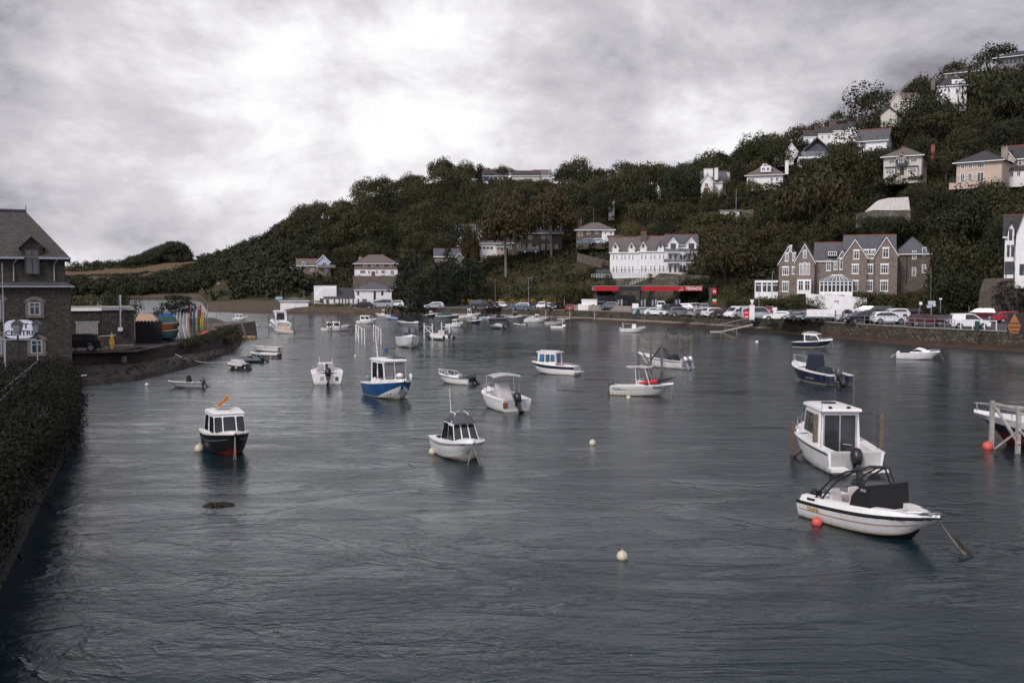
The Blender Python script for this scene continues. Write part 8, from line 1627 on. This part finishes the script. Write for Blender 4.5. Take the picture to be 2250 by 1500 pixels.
# --- stone garage with flue
Y1 = 90.0; k = Y1/F; H = House('stone_garage', 'flat roofed stone garage with ribbed doors and a steel flue', 164, 770, Y1, cat='garage')
hz_ = P(164, 682, Y1).z-P(164, 770, Y1).z
H.block(-1, 0, 1+62*k, 7, hz_, 'none', 0, MST); H.block(62*k, -.25, 73*k, 7.2, hz_+.05, 'none', 0, MST)
H.part('fascia', MB().box(-1, 62*k, -.15, -.003, hz_-.05, hz_+.22, UPVC).box(62*k, 136*k, -.4, -.253, hz_, hz_+.22, GREYP).box(-1, 136*k, -.1, 7.2, hz_+.223, hz_+.26, CONC))
dm = MB(); GD = paint('ribbed_door', (.30, .28, .27), .6, var=.3, scale=5)
for i in range(16): x = (4+i*3.1)*k; dm.box(x, x+2.3*k, -.07, -.004, -.1, 60*k, GD)
dm.box(3*k, 54*k, -.03, -.002, -.1, 60*k, BLKF); o = H.part('door', dm); MB().box(27*k, 33*k, -.09, -.072, 30*k, 38*k, YEL).build('notice', o); MB().box(10*k, 14*k, -.09, -.072, 33*k, 35*k, UPVC).build('notice', o)
H.part('lintel', MB().box(2*k, 57*k, -.05, -.004, 60.5*k, 64*k, CONC)); H.part('flue', MB().cyl((103*k, -.6, 48*k), (104*k, -.6, 122*k), .1, SILVER, .13, n=10).box(97*k, 108*k, -.75, -.4, 42*k, 50*k, SILVER).cyl((104*k, -.6, 85*k), (104*k, -.6, 87*k), .17, SILVER, n=10)); H.part('plinth', MB().box(85*k, 134*k, -.32, -.254, -.2, 11*k, RENDG))
for a, lab, cc_ in ((168, 'dark car parked before the garage doors', 'black'),): car('hatch', cc_, a, 772, 172, lab, group=None, z=1.6)
e = empty('barrier_pole', 'white barrier pole in front of the garage doors', 'barrier', P(166, 742, 84)); MB().cyl((0, 0, 0), (88*84/F, 0, .2), .04, UPVC).box(-.1, .1, -.1, .1, -1.2, .1, GREYP).build('arm', e)
e = empty('yellow_marker', 'tall narrow yellow diamond marker in front of the stone garage', 'marker', P(246, 771, 86)); MB().prism([(0, 0), (-.24, .75), (0, 1.65), (.24, .75)], 0, .04, YEL, 'y').build('board', e); MB().box(-.2, .2, -.01, -.003, .5, .56, WOODG).box(-.2, .2, -.01, -.003, .8, .86, WOODG).box(-.16, .16, -.01, -.003, 1.05, 1.1, WOODG).build('lettering', e)
H = MB()
e = empty('yard_fence', 'tall black timber gates and fence right of the stone garage', 'fence', P(298, 764, 95)); k = 95/F
for i in range(15): MB().box(i*3.95*k, (i*3.95+3.6)*k, 0, .06, 0, (58+(2 if i % 2 else 0))*k, MATTE).build('board', e)
MB().box(0, 58*k, .07, .14, .3, .45, MATTE).box(0, 58*k, .07, .14, 2, 2.15, MATTE).build('frame', e)
# boats on racks
def yboat(px, py, Y, L_, B_, ang, label, hullm, cov=None):
    b = Boat(label, px, py, L_, B_, ang, .9, .65); b.e.location = P(px, py, Y); b.hull(side=hullm, low=hullm, boot=hullm, band=hullm, rail=WOODP); b.deck(.95, fz=.3, side=.06, mat=hullm)
    if cov: b.cover(-L_*.46, L_*.40, B_*.42, B_*.25, .6, .95, cov, front=.3, back=.3, ridge=.35)
    return b
yboat(372, 728, 99, 3.2, 1.5, -58, 'varnished wooden boat under a dark green cover on the yard rack', WOODV, GRCLOTH); yboat(372, 744, 98, 3.0, 1.4, -58, 'dark boat stored beneath the varnished wooden boat', GRCLOTH)
e = empty('boat_trailer', 'white and red boat trailer at the foot of the yard rack', 'trailer', P(372, 763, 97)); MB().box(-.9, 1.2, 0, .06, .35, .42, UPVC).box(-.9, 1.2, 0, .06, .02, .1, UPVC).box(1.0, 1.1, 0, .06, .1, .4, UPVC).box(-.9, .8, .1, .16, .14, .3, RED).build('frame', e); MB().cyl((-.6, -.1, .15), (-.6, .1, .15), .2, TYRE, n=12).build('wheel', e)
e = empty('blue_container', 'blue rack with upturned wheels behind the yard boats', 'container', P(365, 712, 106)); k = 106/F; MB().box(-18*k, 26*k, 0, 1.5, 0, 24*k, BLUE).build('body', e)
for x in (-17, -9, 14, 22): MB().cyl((x*k, -.1, 27*k), (x*k, .1, 27*k), .17, TYRE, n=12).build('wheel', e)
e = empty('brown_tarpaulin', 'pale brown tarpaulin heap above the black yard fence', 'tarpaulin', P(320, 712, 103)); mb = MB(); mb.loft([[(x, y*.4, 0), (x, 0, z), (x+.02, .6, z*.9), (x, 1.2, 0)] for x, y, z in ((-1.0, 0, .6), (-.6, 0, 1.15), (0, 0, 1.0), (.6, 0, 1.1), (1.1, 0, .5))], TCLOTH); mb.build('sheet', e)
# upright kayaks and dinghies
KC = {'red': paint('faded_red_plastic', (.17, .02, .02), .5), 'blue': paint('faded_blue_plastic', (.03, .07, .13), .5), 'lime': paint('lime_plastic', (.19, .26, .09), .5), 'white': CREAM, 'grey': GREYP, 'yellow': paint('yellow_plastic', (.34, .26, .03), .5), 'cream': CREAM, 'navy': NAVY}
def upright(px, pb, pt, Y, w_, c1, c2, label, lean=0, name='kayak', thick=.3):
    a, t_ = P(px, pb, Y), P(px, pt, Y); L_ = t_.z-a.z; e = empty(name, label, 'kayak' if name == 'kayak' else 'dinghy', (a.x, a.y, a.z+L_/2), 0, None); e.rotation_euler = (R(6), R(-90+lean), 0); kayak_mb(L_, w_, thick, KC[c1], KC[c2] if c2 else None, rock=-.10).build('hull', e, smooth=True); return e
KC['white'] = GCLOTH
for px, pb, pt, w_, c1, c2, lab in ((385, 752, 690, .55, 'white', None, 'first white hull standing upright in the yard, next to the green covered boat'), (392, 754, 684, .6, 'white', 'cream', 'tall white hull standing second in the upright row'), (399, 755, 683, .6, 'grey', None, 'grey hull standing upright between white hulls'),
    (406, 755, 686, .6, 'white', 'grey', 'white and grey hull standing fourth in the upright row'), (414, 753, 687, .6, 'cream', None, 'cream hull standing upright left of the red kayak')): upright(px, pb, pt, 104, w_, c1, c2, lab, -6, 'upright_dinghy', .45)
KC['white'] = CREAM
for px, pb, pt, w_, c1, c2, lab in ((419, 736, 670, .5, 'red', None, 'upright red kayak, left most of the coloured kayaks'), (426, 738, 670, .5, 'blue', None, 'upright blue kayak between the red and lime kayaks'), (434, 738, 662, .55, 'lime', 'white', 'tallest upright kayak, lime green and white'), (439, 738, 665, .3, 'red', None, 'thin red board right behind the lime kayak'),
    (443, 735, 684, .55, 'yellow', None, 'upright yellow kayak with green foot'), (447, 735, 682, .45, 'yellow', None, 'second yellow kayak beside the first yellow one'), (452, 732, 690, .4, 'navy', None, 'short dark blue kayak at the right end of the upright row')): upright(px, pb, pt, 110, w_, c1, c2, lab, 2)
e = empty('kayak', 'small orange kayak lying on the wall below the yellow kayaks', 'kayak', P(446, 733, 108), .4); e.rotation_euler[1] = R(-18); kayak_mb(1.4, .45, .3, ORG).build('hull', e, smooth=True)
e = empty('kayak_rack', 'blue tubular rack holding the upright kayaks', 'rack', P(418, 748, 108)); k = 108/F
for z in (12, 30, 50): MB().cyl((-6*k, .3, z*k), (38*k, .3, z*k), .03, BLUE).build('rail', e)
pole('harbour_light', 'grey post with a small lantern at the end of the kayak row', 457, 745, 668, 112, .05, GREYP, cat='post'); pole('mooring_pole', 'thin dark pole at the jetty, left', 477, 718, 684, 150, .04, WOODG, cat='pole'); pole('mooring_pole', 'thin pole with a yellow band at the jetty, right', 484, 718, 686, 150, .04, WOODG, cat='pole')
# trees behind the garage
for px, wp, pb, pt, Y, kd, lab in ((190, 80, 700, 640, 118, 'olive', 'rounded olive tree behind the stone garage, left'), (262, 95, 700, 634, 122, 'bigdark', 'dark dense tree behind the flue of the stone garage'), (150, 60, 700, 636, 120, 'round', 'dark tree between the stone building and the garage')):
    p = P(px, pb, Y); tp = P(px, pt, Y); tree(kd, (p.x, Y, 1.0), wp/F*Y/2, tp.z-1.0, lab)
# mooring line across the mud
a, b_ = W(385, 783, .6), W(500, 800, .3); pts_ = [a.lerp(b_, i/8)+Vector((0, 0, -.35*math.sin(PI*i/8)+.2)) for i in range(9)]; tag(MB().tube(pts_, .02, WHITE, 4).build('mooring_rope'), 'white mooring rope sagging from the foreshore to the grey covered boat', 'rope')
